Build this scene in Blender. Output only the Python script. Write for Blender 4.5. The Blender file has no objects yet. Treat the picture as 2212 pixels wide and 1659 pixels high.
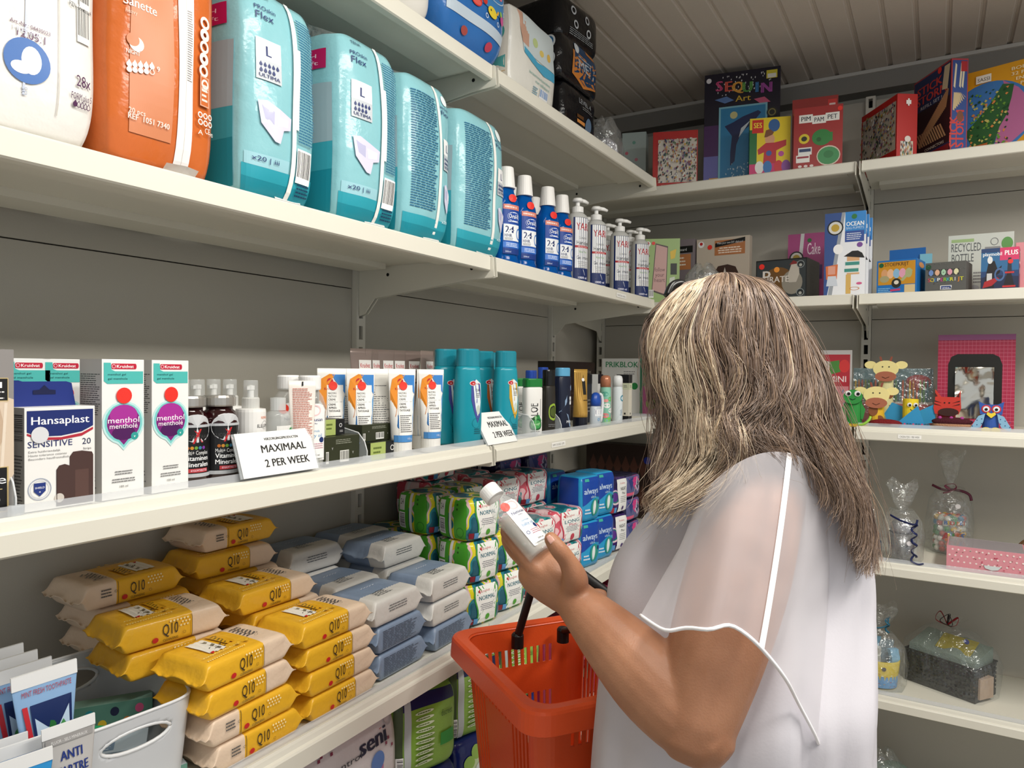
import bpy, bmesh, math, random
from mathutils import Vector, Matrix
from mathutils.geometry import tessellate_polygon
random.seed(7)
SC = bpy.context.scene
COL = SC.collection
# ------------------------------------------------------------------ camera
FPX, YAW, PIT, ROL, CX, CY, H = 1560.7, 0.53259, 0.018573, 0.010617, 1106.0, 829.5, 1.48
_f = Vector((-math.sin(YAW)*math.cos(PIT), math.cos(YAW)*math.cos(PIT), -math.sin(PIT)))
_r0 = Vector((math.cos(YAW), math.sin(YAW), 0)); _u0 = _r0.cross(_f)
CR = _r0*math.cos(ROL) + _u0*math.sin(ROL); CU = _u0*math.cos(ROL) - _r0*math.sin(ROL); CF = _f
CAMPOS = Vector((0, 0, H))
cam = bpy.data.cameras.new('camera'); cam.sensor_width = 36; cam.lens = 36*FPX/2212
cam.clip_start = .02
camo = bpy.data.objects.new('camera', cam); COL.objects.link(camo)
camo.matrix_world = Matrix(((CR.x, CU.x, -CF.x, 0), (CR.y, CU.y, -CF.y, 0), (CR.z, CU.z, -CF.z, H), (0, 0, 0, 1)))
SC.camera = camo
# ------------------------------------------------------------------ world, lamps, exposure
w = bpy.data.worlds.new('world'); SC.world = w; w.use_nodes = True
_bg = w.node_tree.nodes['Background']; _bg.inputs[0].default_value = (.92, .96, 1, 1); _bg.inputs[1].default_value = .72
def area(name, loc, rot, sx, sy, power, col=(1, .96, .89)):
    l = bpy.data.lights.new(name, 'AREA'); l.shape = 'RECTANGLE'; l.size = sx; l.size_y = sy; l.energy = power; l.color = col
    o = bpy.data.objects.new(name, l); COL.objects.link(o); o.location = loc; o.rotation_euler = rot
    return o
LAMPS = [(-.08, .5), (0.75, 1.2)]
area('ceiling_lamp_light', (LAMPS[0][0], LAMPS[0][1], 2.44), (0, 0, 0), .22, 1.15, 18)
area('ceiling_lamp_light', (LAMPS[1][0], LAMPS[1][1], 2.44), (0, 0, 0), .22, 1.15, 40)
SC.view_settings.view_transform = 'Standard'; SC.view_settings.look = 'None'
SC.view_settings.exposure = -0.15; SC.view_settings.gamma = 1.0; SC.view_settings.use_curve_mapping = False
# ------------------------------------------------------------------ pixel <-> shelf planes
def ray(u, v): return CR*((u-CX)/FPX) - CU*((v-CY)/FPX) + CF
def hitX(u, v, X): d = ray(u, v); return CAMPOS + d*(X/d.x)
def hitY(u, v, Y): d = ray(u, v); return CAMPOS + d*(Y/d.y)
def hitZ(u, v, Z): d = ray(u, v); return CAMPOS + d*((Z-H)/d.z)
def P3(u, v, d): return CAMPOS + ray(u, v)*d          # d = distance along the optical axis
def _solve(u, k, val, z):
    A = CR*((u-CX)/FPX) + CF
    # s*A[k]-t*CU[k]=val ; s*A.z - t*CU.z = z-H
    a, b, c, d = A[k], -CU[k], A.z, -CU.z
    det = a*d-b*c; e, f = val, z-H
    s = (e*d-b*f)/det; t = (a*f-e*c)/det
    return CAMPOS + A*s - CU*t
def LY(u, X, z): return _solve(u, 0, X, z).y
def BX(u, Y, z): return _solve(u, 1, Y, z).x
# ------------------------------------------------------------------ materials
def lin(c): return c/12.92 if c <= .04045 else ((c+.055)/1.055)**2.4
def rgb(h):
    if not isinstance(h, str): return tuple(h)
    h = h.lstrip('#')
    if len(h) == 3: h = ''.join(c*2 for c in h)
    return tuple(lin(int(h[i:i+2], 16)/255) for i in (0, 2, 4))
_M = {}
def M(c='#fff', rough=.5, alpha=1, trans=0, metal=0, bump=0, bscale=60, noise=0, nscale=8, sss=0, coat=0, ior=1.45, sheen=0):
    k = (c, rough, alpha, trans, metal, bump, bscale, noise, nscale, sss, coat, ior, sheen)
    if k in _M: return _M[k]
    m = bpy.data.materials.new('mat_%d' % len(_M)); m.use_nodes = True; nt = m.node_tree; b = nt.nodes['Principled BSDF']
    col = rgb(c)+(1,)
    b.inputs['Base Color'].default_value = col; b.inputs['Roughness'].default_value = rough
    b.inputs['Metallic'].default_value = metal; b.inputs['Alpha'].default_value = alpha
    b.inputs['Transmission Weight'].default_value = trans; b.inputs['IOR'].default_value = ior
    b.inputs['Coat Weight'].default_value = coat
    if sss: b.inputs['Subsurface Weight'].default_value = sss; b.inputs['Subsurface Radius'].default_value = (.012, .005, .003)
    if sheen: b.inputs['Sheen Weight'].default_value = sheen
    if bump or noise:
        tc = nt.nodes.new('ShaderNodeTexCoord')
        if bump:
            n = nt.nodes.new('ShaderNodeTexNoise'); n.inputs['Scale'].default_value = bscale; n.inputs['Detail'].default_value = 4
            nt.links.new(tc.outputs['Object'], n.inputs['Vector'])
            bp = nt.nodes.new('ShaderNodeBump'); bp.inputs['Strength'].default_value = bump; bp.inputs['Distance'].default_value = .004
            nt.links.new(n.outputs['Fac'], bp.inputs['Height']); nt.links.new(bp.outputs[0], b.inputs['Normal'])
        if noise:
            n2 = nt.nodes.new('ShaderNodeTexNoise'); n2.inputs['Scale'].default_value = nscale; n2.inputs['Detail'].default_value = 5
            nt.links.new(tc.outputs['Object'], n2.inputs['Vector'])
            mx = nt.nodes.new('ShaderNodeMixRGB'); mx.inputs[1].default_value = tuple(x*(1-noise) for x in col[:3])+(1,)
            mx.inputs[2].default_value = tuple(min(1, x*(1+noise)) for x in col[:3])+(1,)
            nt.links.new(n2.outputs['Fac'], mx.inputs[0]); nt.links.new(mx.outputs[0], b.inputs['Base Color'])
    _M[k] = m; return m
def FILM(c, rough=.22, bump=.5, bscale=35): return M(c, rough, bump=bump, bscale=bscale)
INK = lambda c: M(c, .38)
_CL = {}
def CLEARM(alpha=.16, rough=.1, c='#eef2f2'):
    """thin crinkled clear film: light passes straight through, the folds glint"""
    k = (alpha, rough, c)
    if k in _CL: return _CL[k]
    m = bpy.data.materials.new('mat_film'); m.use_nodes = True; nt = m.node_tree; nt.nodes.remove(nt.nodes['Principled BSDF'])
    out = nt.nodes['Material Output']; tr = nt.nodes.new('ShaderNodeBsdfTransparent'); gl = nt.nodes.new('ShaderNodeBsdfGlossy'); mx = nt.nodes.new('ShaderNodeMixShader')
    tr.inputs[0].default_value = (.97, .975, .975, 1); gl.inputs['Color'].default_value = rgb(c)+(1,); gl.inputs['Roughness'].default_value = rough; mx.inputs[0].default_value = alpha
    tc = nt.nodes.new('ShaderNodeTexCoord'); n = nt.nodes.new('ShaderNodeTexNoise'); n.inputs['Scale'].default_value = 32; n.inputs['Detail'].default_value = 3; nt.links.new(tc.outputs['Object'], n.inputs['Vector'])
    bp = nt.nodes.new('ShaderNodeBump'); bp.inputs['Strength'].default_value = 1; bp.inputs['Distance'].default_value = .02; nt.links.new(n.outputs['Fac'], bp.inputs['Height']); nt.links.new(bp.outputs[0], gl.inputs['Normal'])
    df = nt.nodes.new('ShaderNodeBsdfDiffuse'); df.inputs['Color'].default_value = (.8, .82, .82, 1); m2 = nt.nodes.new('ShaderNodeMixShader'); m2.inputs[0].default_value = .35; nt.links.new(gl.outputs[0], m2.inputs[1]); nt.links.new(df.outputs[0], m2.inputs[2]); nt.links.new(bp.outputs[0], df.inputs['Normal'])
    nt.links.new(tr.outputs[0], mx.inputs[1]); nt.links.new(m2.outputs[0], mx.inputs[2]); nt.links.new(mx.outputs[0], out.inputs['Surface'])
    _CL[k] = m; return m
# ------------------------------------------------------------------ mesh builder
class MB:
    def __init__(s): s.v = []; s.f = []; s.m = []
    def add(s, vs, fs, mi=0):
        o = len(s.v); s.v += [tuple(p) for p in vs]; s.f += [tuple(i+o for i in f) for f in fs]; s.m += [mi]*len(fs); return s
    def box(s, x0, y0, z0, x1, y1, z1, mi=0):
        return s.add([(x0,y0,z0),(x1,y0,z0),(x1,y1,z0),(x0,y1,z0),(x0,y0,z1),(x1,y0,z1),(x1,y1,z1),(x0,y1,z1)],
                     [(0,3,2,1),(4,5,6,7),(0,1,5,4),(1,2,6,5),(2,3,7,6),(3,0,4,7)], mi)
    def rings(s, R, close=True, cap0=True, cap1=True, mi=0):
        n = len(R[0]); vs = [p for r in R for p in r]; fs = []
        for i in range(len(R)-1):
            for j in range(n if close else n-1):
                k = (j+1) % n; fs.append((i*n+j, i*n+k, (i+1)*n+k, (i+1)*n+j))
        if cap0: fs.append(tuple(range(n-1, -1, -1)))
        if cap1: fs.append(tuple((len(R)-1)*n+j for j in range(n)))
        return s.add(vs, fs, mi)
    def lathe(s, prof, seg=24, sx=1, sy=1, cap0=True, cap1=True, mi=0, ex=2.0, ox=0, oy=0):
        R = []
        for r, z in prof:
            ring = []
            for j in range(seg):
                a = 2*math.pi*j/seg; c, q = math.cos(a), math.sin(a)
                ring.append((ox+r*sx*math.copysign(abs(c)**(2/ex), c), oy+r*sy*math.copysign(abs(q)**(2/ex), q), z))
            R.append(ring)
        return s.rings(R, True, cap0, cap1, mi)
    def tube(s, pts, rad, seg=8, mi=0, cap=True, flat=1.0, up=None):
        pts = [Vector(p) for p in pts]; n = len(pts); R = []
        if not hasattr(rad, '__len__'): rad = [rad]*n
        t0 = (pts[1]-pts[0]).normalized(); nx = (up if up else (Vector((0,0,1)) if abs(t0.z) < .9 else Vector((1,0,0))))
        nx = (nx - t0*nx.dot(t0)).normalized()
        for i in range(n):
            t = (pts[min(i+1,n-1)]-pts[max(i-1,0)]).normalized()
            nx = (nx - t*nx.dot(t)).normalized(); b = t.cross(nx)
            R.append([pts[i]+(nx*math.cos(2*math.pi*j/seg)+b*math.sin(2*math.pi*j/seg)*flat)*rad[i] for j in range(seg)])
        return s.rings(R, True, cap, cap, mi)
    def prism(s, poly, a, b, axis='y', mi=0):
        def mk(p, t): return {'y': (p[0], t, p[1]), 'x': (t, p[0], p[1]), 'z': (p[0], p[1], t)}[axis]
        n = len(poly)
        s.add([mk(p, a) for p in poly]+[mk(p, b) for p in poly],
              [tuple(range(n)), tuple(range(2*n-1, n-1, -1))]+[(i, n+i, n+(i+1) % n, (i+1) % n) for i in range(n)], mi); return s
    def sub(s, sx, sy, sz, nx=8, ny=6, nz=8, z0=0, D=None, mi=0):
        """a box of sx*sy*sz standing on z0, its faces cut into grids, every point passed through D"""
        def face(fn, na, nb):
            vs = [fn(i/na, j/nb) for j in range(nb+1) for i in range(na+1)]
            if D: vs = [D(Vector(p)) for p in vs]
            s.add(vs, [(j*(na+1)+i, j*(na+1)+i+1, (j+1)*(na+1)+i+1, (j+1)*(na+1)+i) for j in range(nb) for i in range(na)], mi)
        X, Y = sx/2, sy/2
        face(lambda a, b: (-X+a*sx, -Y, z0+b*sz), nx, nz); face(lambda a, b: (X-a*sx, Y, z0+b*sz), nx, nz)
        face(lambda a, b: (X, -Y+a*sy, z0+b*sz), ny, nz); face(lambda a, b: (-X, Y-a*sy, z0+b*sz), ny, nz)
        face(lambda a, b: (-X+a*sx, -Y+b*sy, z0+sz), nx, ny); face(lambda a, b: (-X+a*sx, Y-b*sy, z0), nx, ny)
        return s
    def build(s, name, mats, parent=None, smooth=False, bevel=0, weld=False, loc=None, rz=0, **tags):
        me = bpy.data.meshes.new(name); me.from_pydata(s.v, [], s.f)
        if not isinstance(mats, (list, tuple)): mats = [mats]
        for m in mats: me.materials.append(m)
        if len(mats) > 1: me.polygons.foreach_set('material_index', s.m)
        if weld or bevel:
            b = bmesh.new(); b.from_mesh(me)
            if weld: bmesh.ops.remove_doubles(b, verts=b.verts, dist=1e-5)
            if bevel: bmesh.ops.bevel(b, geom=list(b.edges), offset=bevel, segments=2, affect='EDGES', profile=.6)
            bmesh.ops.recalc_face_normals(b, faces=b.faces); b.to_mesh(me); b.free()
        if smooth: me.polygons.foreach_set('use_smooth', [True]*len(me.polygons))
        me.update()
        return ob(name, me, parent, loc, rz, **tags)
def ob(name, data=None, parent=None, loc=None, rz=0, label=None, cat=None, group=None, kind=None):
    o = bpy.data.objects.new(name, data); COL.objects.link(o); o.parent = parent
    if loc is not None: o.location = loc
    if rz: o.rotation_euler = (0, 0, rz)
    return tag(o, label, cat, group, kind)
def tag(o, label=None, cat=None, group=None, kind=None):
    if label: o['label'] = label
    if cat: o['category'] = cat
    if group: o['group'] = group
    if kind: o['kind'] = kind
    return o
def dup(root, loc, rot=(0, 0, 0), label=None, group=None, sc=None):
    r = root.copy(); COL.objects.link(r); place(r, loc, rot, label, group)
    if sc: r.scale = sc
    for ch in list(root.children):
        c = ch.copy(); COL.objects.link(c); c.parent = r
        for g in list(ch.children):
            d = g.copy(); COL.objects.link(d); d.parent = c
    return r
def place(o, loc, rot=(0, 0, 0), label=None, group=None):
    o.location = loc; o.rotation_euler = rot if hasattr(rot, '__len__') else (0, 0, rot)
    if label: o['label'] = label
    if group: o['group'] = group
    return o
# kinds are built once, then copied for every further place
class Kind:
    def __init__(s, fn): s.fn = fn; s.o = None
    def __call__(s, loc, rot=(0, 0, 0), label=None, group=None, sc=None):
        if s.o is None:
            s.o = s.fn(); place(s.o, loc, rot, label, group)
            if sc: s.o.scale = sc
            return s.o
        return dup(s.o, loc, rot, label, group, sc)
LEFT = math.pi/2     # turns a thing's front (local -y) towards the aisle on the left shelves
# ------------------------------------------------------------------ print: flat shapes laid on a surface
_T = {}
def glyphs(txt, bold=0):
    k = (txt, bold)
    if k in _T: return _T[k]
    c = bpy.data.curves.new('t', 'FONT'); c.body = txt; c.resolution_u = 2; c.offset = 0
    o = bpy.data.objects.new('t', c); me = o.to_mesh()
    v = [(p.co.x, p.co.y) for p in me.vertices]; f = [tuple(q.vertices) for q in me.polygons]
    o.to_mesh_clear(); bpy.data.objects.remove(o); bpy.data.curves.remove(c)
    x0 = min((p[0] for p in v), default=0); x1 = max((p[0] for p in v), default=1)
    v = [((p[0]-x0), p[1]) for p in v]
    _T[k] = (v, f, max(x1-x0, .01)); return _T[k]
CAPH = max(p[1] for p in glyphs('H')[0])
class Print:
    """shapes in face units (x, y in 0..1 of width W and height Hh); S maps (x m from the middle, z m, out) to a point"""
    def __init__(s, W, Hh, S, base=.0004):
        s.W, s.H, s.S, s.base = W, Hh, S, base; s.v = []; s.f = []; s.mi = []; s.mats = []; s.lay = 0
        s.sv = []; s.sf = []; s.smats = []; s.smi = []
    def _put(s, pts, faces, col, sticker=False, mat=None):
        s.lay += 1; off = s.base+s.lay*(.00008 if s.base > .001 else .00003)
        vs = [tuple(s.S((x-.5)*s.W, y*s.H, off+(.0006 if sticker else 0))) for x, y in pts]
        m = mat or INK(col); V, F, MI, MM = (s.sv, s.sf, s.smi, s.smats) if sticker else (s.v, s.f, s.mi, s.mats)
        if m not in MM: MM.append(m)
        o = len(V); V += vs; F += [tuple(i+o for i in f) for f in faces]; MI += [MM.index(m)]*len(faces)
    def r(s, x0, y0, x1, y1, col, n=6, mat=None):
        if s.base > .001: n = max(n, 22)
        n2 = max(1, int(n)); P = [(x0+(x1-x0)*i/n2, y0+(y1-y0)*j/n2) for j in range(n2+1) for i in range(n2+1)]
        s._put(P, [(j*(n2+1)+i, j*(n2+1)+i+1, (j+1)*(n2+1)+i+1, (j+1)*(n2+1)+i) for j in range(n2) for i in range(n2)], col, mat=mat); return s
    def c(s, x, y, rx, col, ry=None, sticker=False, seg=20, mat=None, ring=0):
        ry = rx*s.W/s.H if ry is None else ry
        P = [(x+rx*math.cos(2*math.pi*i/seg), y+ry*math.sin(2*math.pi*i/seg)) for i in range(seg)]
        if ring:
            P2 = [(x+rx*ring*math.cos(2*math.pi*i/seg), y+ry*ring*math.sin(2*math.pi*i/seg)) for i in range(seg)]
            s._put(P+P2, [(i, (i+1) % seg, seg+(i+1) % seg, seg+i) for i in range(seg)], col, sticker, mat)
        elif s.base > .001 and rx > .06 and not sticker: s.p(P, col, mat)
        else: s._put(P+[(x, y)], [(i, (i+1) % seg, seg) for i in range(seg)], col, sticker, mat)
        return s
    def st(s, x, y, rx, col='#e8342a'): return s.c(x, y, rx, col, sticker=True)
    def p(s, pts, col, mat=None):
        cx = sum(a for a, b in pts)/len(pts); cy = sum(b for a, b in pts)/len(pts); n = len(pts)
        if s.base > .001:      # on bulging wrappers: finer, so that it follows the surface
            fine = []
            for (a, b), (c, d) in zip(pts, list(pts[1:])+[pts[0]]):
                k = max(1, int(math.hypot(c-a, d-b)/.12)); fine += [(a+(c-a)*q/k, b+(d-b)*q/k) for q in range(k)]
            n = len(fine); P = [(cx+(a-cx)*q, cy+(b-cy)*q) for q in (1, .75, .5, .25) for a, b in fine]+[(cx, cy)]
            F = [(r*n+i, r*n+(i+1) % n, (r+1)*n+(i+1) % n, (r+1)*n+i) for r in range(3) for i in range(n)]+[(3*n+i, 3*n+(i+1) % n, 4*n) for i in range(n)]
            s._put(P, F, col, mat=mat); return s
        sg = [(pts[i][0]-cx)*(pts[(i+1) % n][1]-cy)-(pts[i][1]-cy)*(pts[(i+1) % n][0]-cx) for i in range(n)]
        if min(sg) < -1e-9 and max(sg) > 1e-9:     # not star-shaped: cut into triangles properly
            s._put(list(pts), [tuple(t) for t in tessellate_polygon([[Vector((a, b, 0)) for a, b in pts]])], col, mat=mat); return s
        s._put(list(pts)+[(cx, cy)], [(i, (i+1) % n, n) for i in range(n)], col, mat=mat); return s
    def t(s, x, y, h, txt, col='#222', w=None, al='c', bold=0, rot=0):
        """cap height h of face height, centred (or left) at x, baseline y; w squeezes to that share of the width"""
        V, F, wd = glyphs(txt)
        if not F: return s
        sc = h*s.H/CAPH; sx = sc if w is None else w*s.W/wd
        ox = -wd*sx/2 if al == 'c' else 0
        ca, sa = math.cos(rot), math.sin(rot); P = []
        for a, b in V:
            X, Y = a*sx+ox, b*sc; P.append((x+(X*ca-Y*sa)/s.W, y+(X*sa+Y*ca)/s.H))
        if bold:      # heavier strokes: the letters laid twice, a hair apart
            e = bold*.014*min(sx, sc); dx, dy = e*ca/s.W, e*sa/s.H
            s._put([(a-dx, b-dy) for a, b in P], F, col); s._put([(a+dx, b+dy) for a, b in P], F, col); return s
        s._put(P, F, col); return s
    def g(s, x0, y0, x1, y1, n, col='#555', th=.45, rag=.25, al='l'):
        """n lines of small print too fine to read"""
        rnd = random.Random(int(x0*977+y0*131+n)); dy = (y1-y0)/n
        for k in range(n):
            yy = y1-(k+.5)*dy; x = x0; xe = x0+(x1-x0)*(1-rag*rnd.random()); o = ((x1-xe)/2 if al == 'c' else 0)
            P = []; F = []
            while x < xe-.001:
                ww = min((x1-x0)*rnd.uniform(.06, .2), xe-x); i = len(P)
                P += [(x+o, yy-dy*th/2), (x+o+ww*.86, yy-dy*th/2), (x+o+ww*.86, yy+dy*th/2), (x+o, yy+dy*th/2)]; F.append((i, i+1, i+2, i+3)); x += ww
            if P: s._put(P, F, col); s.lay -= 1
        s.lay += 1; return s
    def bar(s, x0, y0, x1, y1, bg='#fff', col='#222', vert=True):
        s.r(x0, y0, x1, y1, bg, 2); rnd = random.Random(int(x0*999)); x = .06; P = []; F = []
        while x < .94:
            ww = rnd.choice((.015, .03, .045)); i = len(P)
            if vert: q = [(x0+(x1-x0)*x, y0+(y1-y0)*.18), (x0+(x1-x0)*(x+ww), y0+(y1-y0)*.18), (x0+(x1-x0)*(x+ww), y1-(y1-y0)*.06), (x0+(x1-x0)*x, y1-(y1-y0)*.06)]
            else: q = [(x0+(x1-x0)*.18, y0+(y1-y0)*x), (x1-(x1-x0)*.06, y0+(y1-y0)*x), (x1-(x1-x0)*.06, y0+(y1-y0)*(x+ww)), (x0+(x1-x0)*.18, y0+(y1-y0)*(x+ww))]
            k = 8 if s.base > .001 else 1; (ax, ay), (bx_, by), (cx_, cy_), (dx, dy) = q
            for j in range(k+1):
                t = j/k
                if vert: P += [(ax, ay+(dy-ay)*t), (bx_, by+(cy_-by)*t)]
                else: P += [(ax+(bx_-ax)*t, ay), (dx+(cx_-dx)*t, dy)]
            F += [(i+2*j, i+2*j+1, i+2*j+3, i+2*j+2) for j in range(k)]; x += ww+rnd.choice((.02, .03, .05))
        s._put(P, F, col); return s
    def drop(s, x, y, rx, col, ring=0):
        k = s.W/s.H; P = [(x+rx*math.sin(a)*(1 if a < 9 else 1), y-rx*k*math.cos(a)) for a in [i*2*math.pi/14 for i in range(14)]]
        P = [(px, py) if i != 7 else (x, y+rx*k*1.9) for i, (px, py) in enumerate(P)]
        P = [(px if i not in (6, 8) else x+(px-x)*.9, py+(rx*k*.25 if i in (6, 8) else 0)) for i, (px, py) in enumerate(P)]
        if ring:
            P2 = [(x+(a-x)*.72, y+(b-y)*.72) for a, b in P]; n = len(P)
            s._put(P+P2, [(i, (i+1) % n, n+(i+1) % n, n+i) for i in range(n)], col)
        else: s.p(P, col)
        return s
    def done(s, parent, name='print', stick='sticker'):
        out = None
        for nm, V, F, MI, MM in ((name, s.v, s.f, s.mi, s.mats), (stick, s.sv, s.sf, s.smi, s.smats)):
            if not F: continue
            me = bpy.data.meshes.new(nm); me.from_pydata(V, [], F)
            for m in MM: me.materials.append(m)
            me.polygons.foreach_set('material_index', MI); me.update()
            o = ob(nm, me, parent); out = out or o
        return out
# surfaces for print
def S_front(y): return lambda x, z, o: (x, y-o, z)
def S_side(x0): return lambda y, z, o: (x0-o, -y, z)       # the side at local -x, seen from there (right hand = local -y)
def S_right(x0): return lambda y, z, o: (x0+o, y, z)
def S_top(z0): return lambda x, y, o: (x, y, z0+o)
def S_D(S, D): return lambda x, z, o: D(Vector(S(x, z, o)))
def S_cyl(rx, ry, rz=None, ex=2.0, a0=-math.pi/2):
    def f(x, z, o):
        k = rz(z) if rz else 1.0
        a = a0+x/(max(rx, ry)*k); c, q = math.cos(a), math.sin(a)
        return ((rx*k+o)*math.copysign(abs(c)**(2/ex), c), (ry*k+o)*math.copysign(abs(q)**(2/ex), q), z)
    return f
def interp(tab):
    def f(z):
        if z <= tab[0][0]: return tab[0][1]
        for (a, p), (b, q) in zip(tab, tab[1:]):
            if z <= b: return p+(q-p)*(z-a)/(b-a) if b > a else q
        return tab[-1][1]
    return f
def spline(pts, n):
    pts = [Vector(p) for p in pts]; out = []
    for i in range(n+1):
        t = i/n*(len(pts)-1); k = min(int(t), len(pts)-2); u = t-k
        p0, p1, p2, p3 = pts[max(k-1, 0)], pts[k], pts[k+1], pts[min(k+2, len(pts)-1)]
        out.append(.5*((2*p1)+(p2-p0)*u+(2*p0-5*p1+4*p2-p3)*u*u+(3*p1-p0-3*p2+p3)*u**3))
    return out
# ================================================================== the room and the shelving
XF, XP, YB, YP, YJ = -.82, -1.197, 2.41, 2.80, 1.30
ZA, ZB, ZC, ZD, ZE, ZG = 2.12, 1.72, 1.32, .92, .52, .12
CREAM = M('#dedbce', .42, noise=.03, nscale=5); PANEL = M('#b7b3a8', .55, noise=.04, nscale=3, bump=.05, bscale=400); DARK = M('#0c0c0c', .8)
STEEL = M('#d9d6cb', .4)
mb = MB(); mb.box(-1.4, -3, -.05, 3, 3, 0); mb.build('floor', M('#b9b2a6', .35, noise=.15, nscale=6), kind='structure')
mb = MB(); mb.box(-1.45, -3, 0, -1.26, 3, 2.62); mb.build('wall_left', M('#bdb8ac', .7, noise=.04), kind='structure')
mb = MB(); mb.box(-1.26, 2.87, 0, 3, 3.0, 2.62); mb.build('wall_back', M('#bdb8ac', .7, noise=.04), kind='structure')
ce = MB().box(-1.26, -3, 2.56, 3, 2.87, 2.62).build('ceiling', M('#6b655c', .7), kind='structure')
pm = MB(); pm.prism([(-.0418, 2.556), (-.0418, 2.540), (-.036, 2.540), (-.0335, 2.535), (.0335, 2.535), (.036, 2.540), (.0418, 2.540), (.0418, 2.556)], -2.95, 2.845, 'y')
pl = pm.build('plank', M('#cdc4b9', .55, noise=.06, nscale=3, bump=.25, bscale=260), ce)
for i in range(44):
    x = -1.21+i*.084
    o = pl if i == 0 else pl.copy()
    if i: COL.objects.link(o)
    o.location = (x, 0, 0)
mb = MB(); mb.box(-1.26, 2.80, 2.465, 3, 2.87, 2.522); mb.build('trim_1', M('#8d8a84', .5), kind='structure')
mb = MB(); mb.box(-1.26, 2.79, 2.522, 3, 2.865, 2.534); mb.build('trim_2', M('#c9c6bf', .5), kind='structure')
def lamp(x, y, label):
    r = ob('ceiling_lamp', None, None, (x, y, 2.46), 0, label, 'lamp')
    MB().box(-.15, -.62, .035, .15, .62, .072).build('housing', M('#e8e8e4', .5), r, bevel=.004)
    for k in (-.06, .06):
        MB().tube([(k, -.57, .02), (k, .57, .02)], .013, 10).build('tube', EMIT, r, smooth=True)
em = bpy.data.materials.new('mat_tube'); em.use_nodes = True; _b = em.node_tree.nodes['Principled BSDF']
_b.inputs['Emission Color'].default_value = (1, .96, .88, 1); _b.inputs['Emission Strength'].default_value = 6; EMIT = em
lamp(LAMPS[0][0], LAMPS[0][1], 'twin tube ceiling lamp hanging over the aisle near the viewer')
lamp(LAMPS[1][0], LAMPS[1][1], 'twin tube ceiling lamp on the right side of the room')

# ---- frames: uprights with slots, and the panels between them (local: x along the run, front -y)
def frame(name, x0, n, loc, rz, label, left=True):
    r = ob(name, None, None, loc, rz, label, 'shelving')
    def upright():
        m = MB(); w, zt = .015, 2.44; s0, s1 = -.0065, .0065; y = -.012
        m.box(-w, y, 0, s0, .02, zt); m.box(s1, y, 0, w, .02, zt)
        z = .1; zz = 0
        while z < zt-.04:
            m.box(s0, y, zz, s1, .02, z); zz = z+.032; z += .05
        m.box(s0, y, zz, s1, .02, zt); m.box(s0-.001, .012, .05, s1+.001, .019, zt-.01, 1)
        return m.build('upright', [STEEL, DARK], r)
    u0 = None
    for i in range(n+1):
        if u0 is None: u0 = upright(); u = u0
        else: u = u0.copy(); COL.objects.link(u)
        u.location = (x0+i, 0, 0)
    p0 = None
    edges = [.02]+[z-.05 for z in (ZG, ZE, ZD, ZC, ZB, ZA)]+[2.43]
    for i in range(n):
        for a, b in zip(edges, edges[1:]):
            m = MB(); m.box(x0+i+.016, .003, a+.0012, x0+i+1-.016, .014, b-.0012); m.build('panel', PANEL, r)
    # foot under every upright
    return r
frame('shelving_frame', .30, 2, (XP, 0, 0), LEFT, 'slotted white shelving frame with grey panels along the left wall')
frame('shelving_frame', -1.218, 3, (0, YP, 0), 0, 'slotted white shelving frame with grey panels along the back wall')
# ---- one shelf: tray, folded front, ribs underneath, two brackets; local x 0..1 along, front -y, top z=0
def shelf(depth, lip, rail, loc, rz, label, strip=None, L=.994):
    r = ob('shelf', None, None, loc, rz, label, 'shelf'); x0, x1 = .009, .991
    m = MB(); m.box(x0, -depth, -.002, x1, -.014, 0)
    m.box(x0+.03, -depth+.03, -.014, x1-.03, -depth+.11, -.002); m.box(x0+.03, -.12, -.014, x1-.03, -.04, -.002)
    m.build('tray', CREAM, r)
    m = MB()
    if rail:
        m.prism([(-depth+.012, .0), (-depth-.002, .004), (-depth-.004, .0), (-depth-.006, -.007), (-depth-.010, -.009), (-depth-.012, -.012), (-depth-.012, -lip-.004), (-depth-.007, -lip-.007), (-depth+.012, -lip-.006)], x0, x1, 'x')
    else:
        m.prism([(-depth+.014, .001), (-depth, .002), (-depth-.003, -.001), (-depth-.003, -lip+.002), (-depth, -lip), (-depth+.014, -lip)], x0, x1, 'x')
    m.build('front_edge', CREAM, r, bevel=0)
    if rail:
        MB().box(x0+.004, -depth+.004, .0, x1-.004, -depth+.006, .014).build('clear_strip', M('#dfe3e8', .1, alpha=.35), r)
    q = [(-.0125, .0), (-depth-.006, .0002), (-depth-.009, -.002), (-depth-.012, -lip-.012), (-depth-.006, -lip-.014), (-depth+.05, -lip-.016), (-.06, -.075), (-.03, -.11), (-.0135, -.115), (-.0125, -.085), (-.0125, -.01)]
    for xx in (.0045, .9935):
        b = MB(); b.prism(q, xx-.0012, xx+.0012, 'x'); b.build('bracket', CREAM, r)
        for zz, yy in ((-.022, -depth+.045), (-.022, -.1)):
            s = .0016 if xx < .5 else -.0016
            h = MB().lathe([(.004, 0), (.004, .0004)], 10).build('hole', DARK, r)
            h.location = (xx+s, yy, zz); h.rotation_euler = (0, math.copysign(math.pi/2, s), 0)
    if strip:
        xs, wd, tx = strip
        pr = Print(wd, .012, lambda x, z, o: (xs+x, -depth-.0125*(1 if rail else .3)-o, -.021+z-.006 if rail else z-.02))
        pr.r(0, 0, 1, 1, '#f6f5f0', 1); pr.t(.5, .25, .45, tx, '#222', w=.85); pr.done(r, 'price_strip')
    return r
LV = {'A': ZA, 'B': ZB, 'C': ZC, 'D': ZD, 'E': ZE, 'G': ZG}
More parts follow.
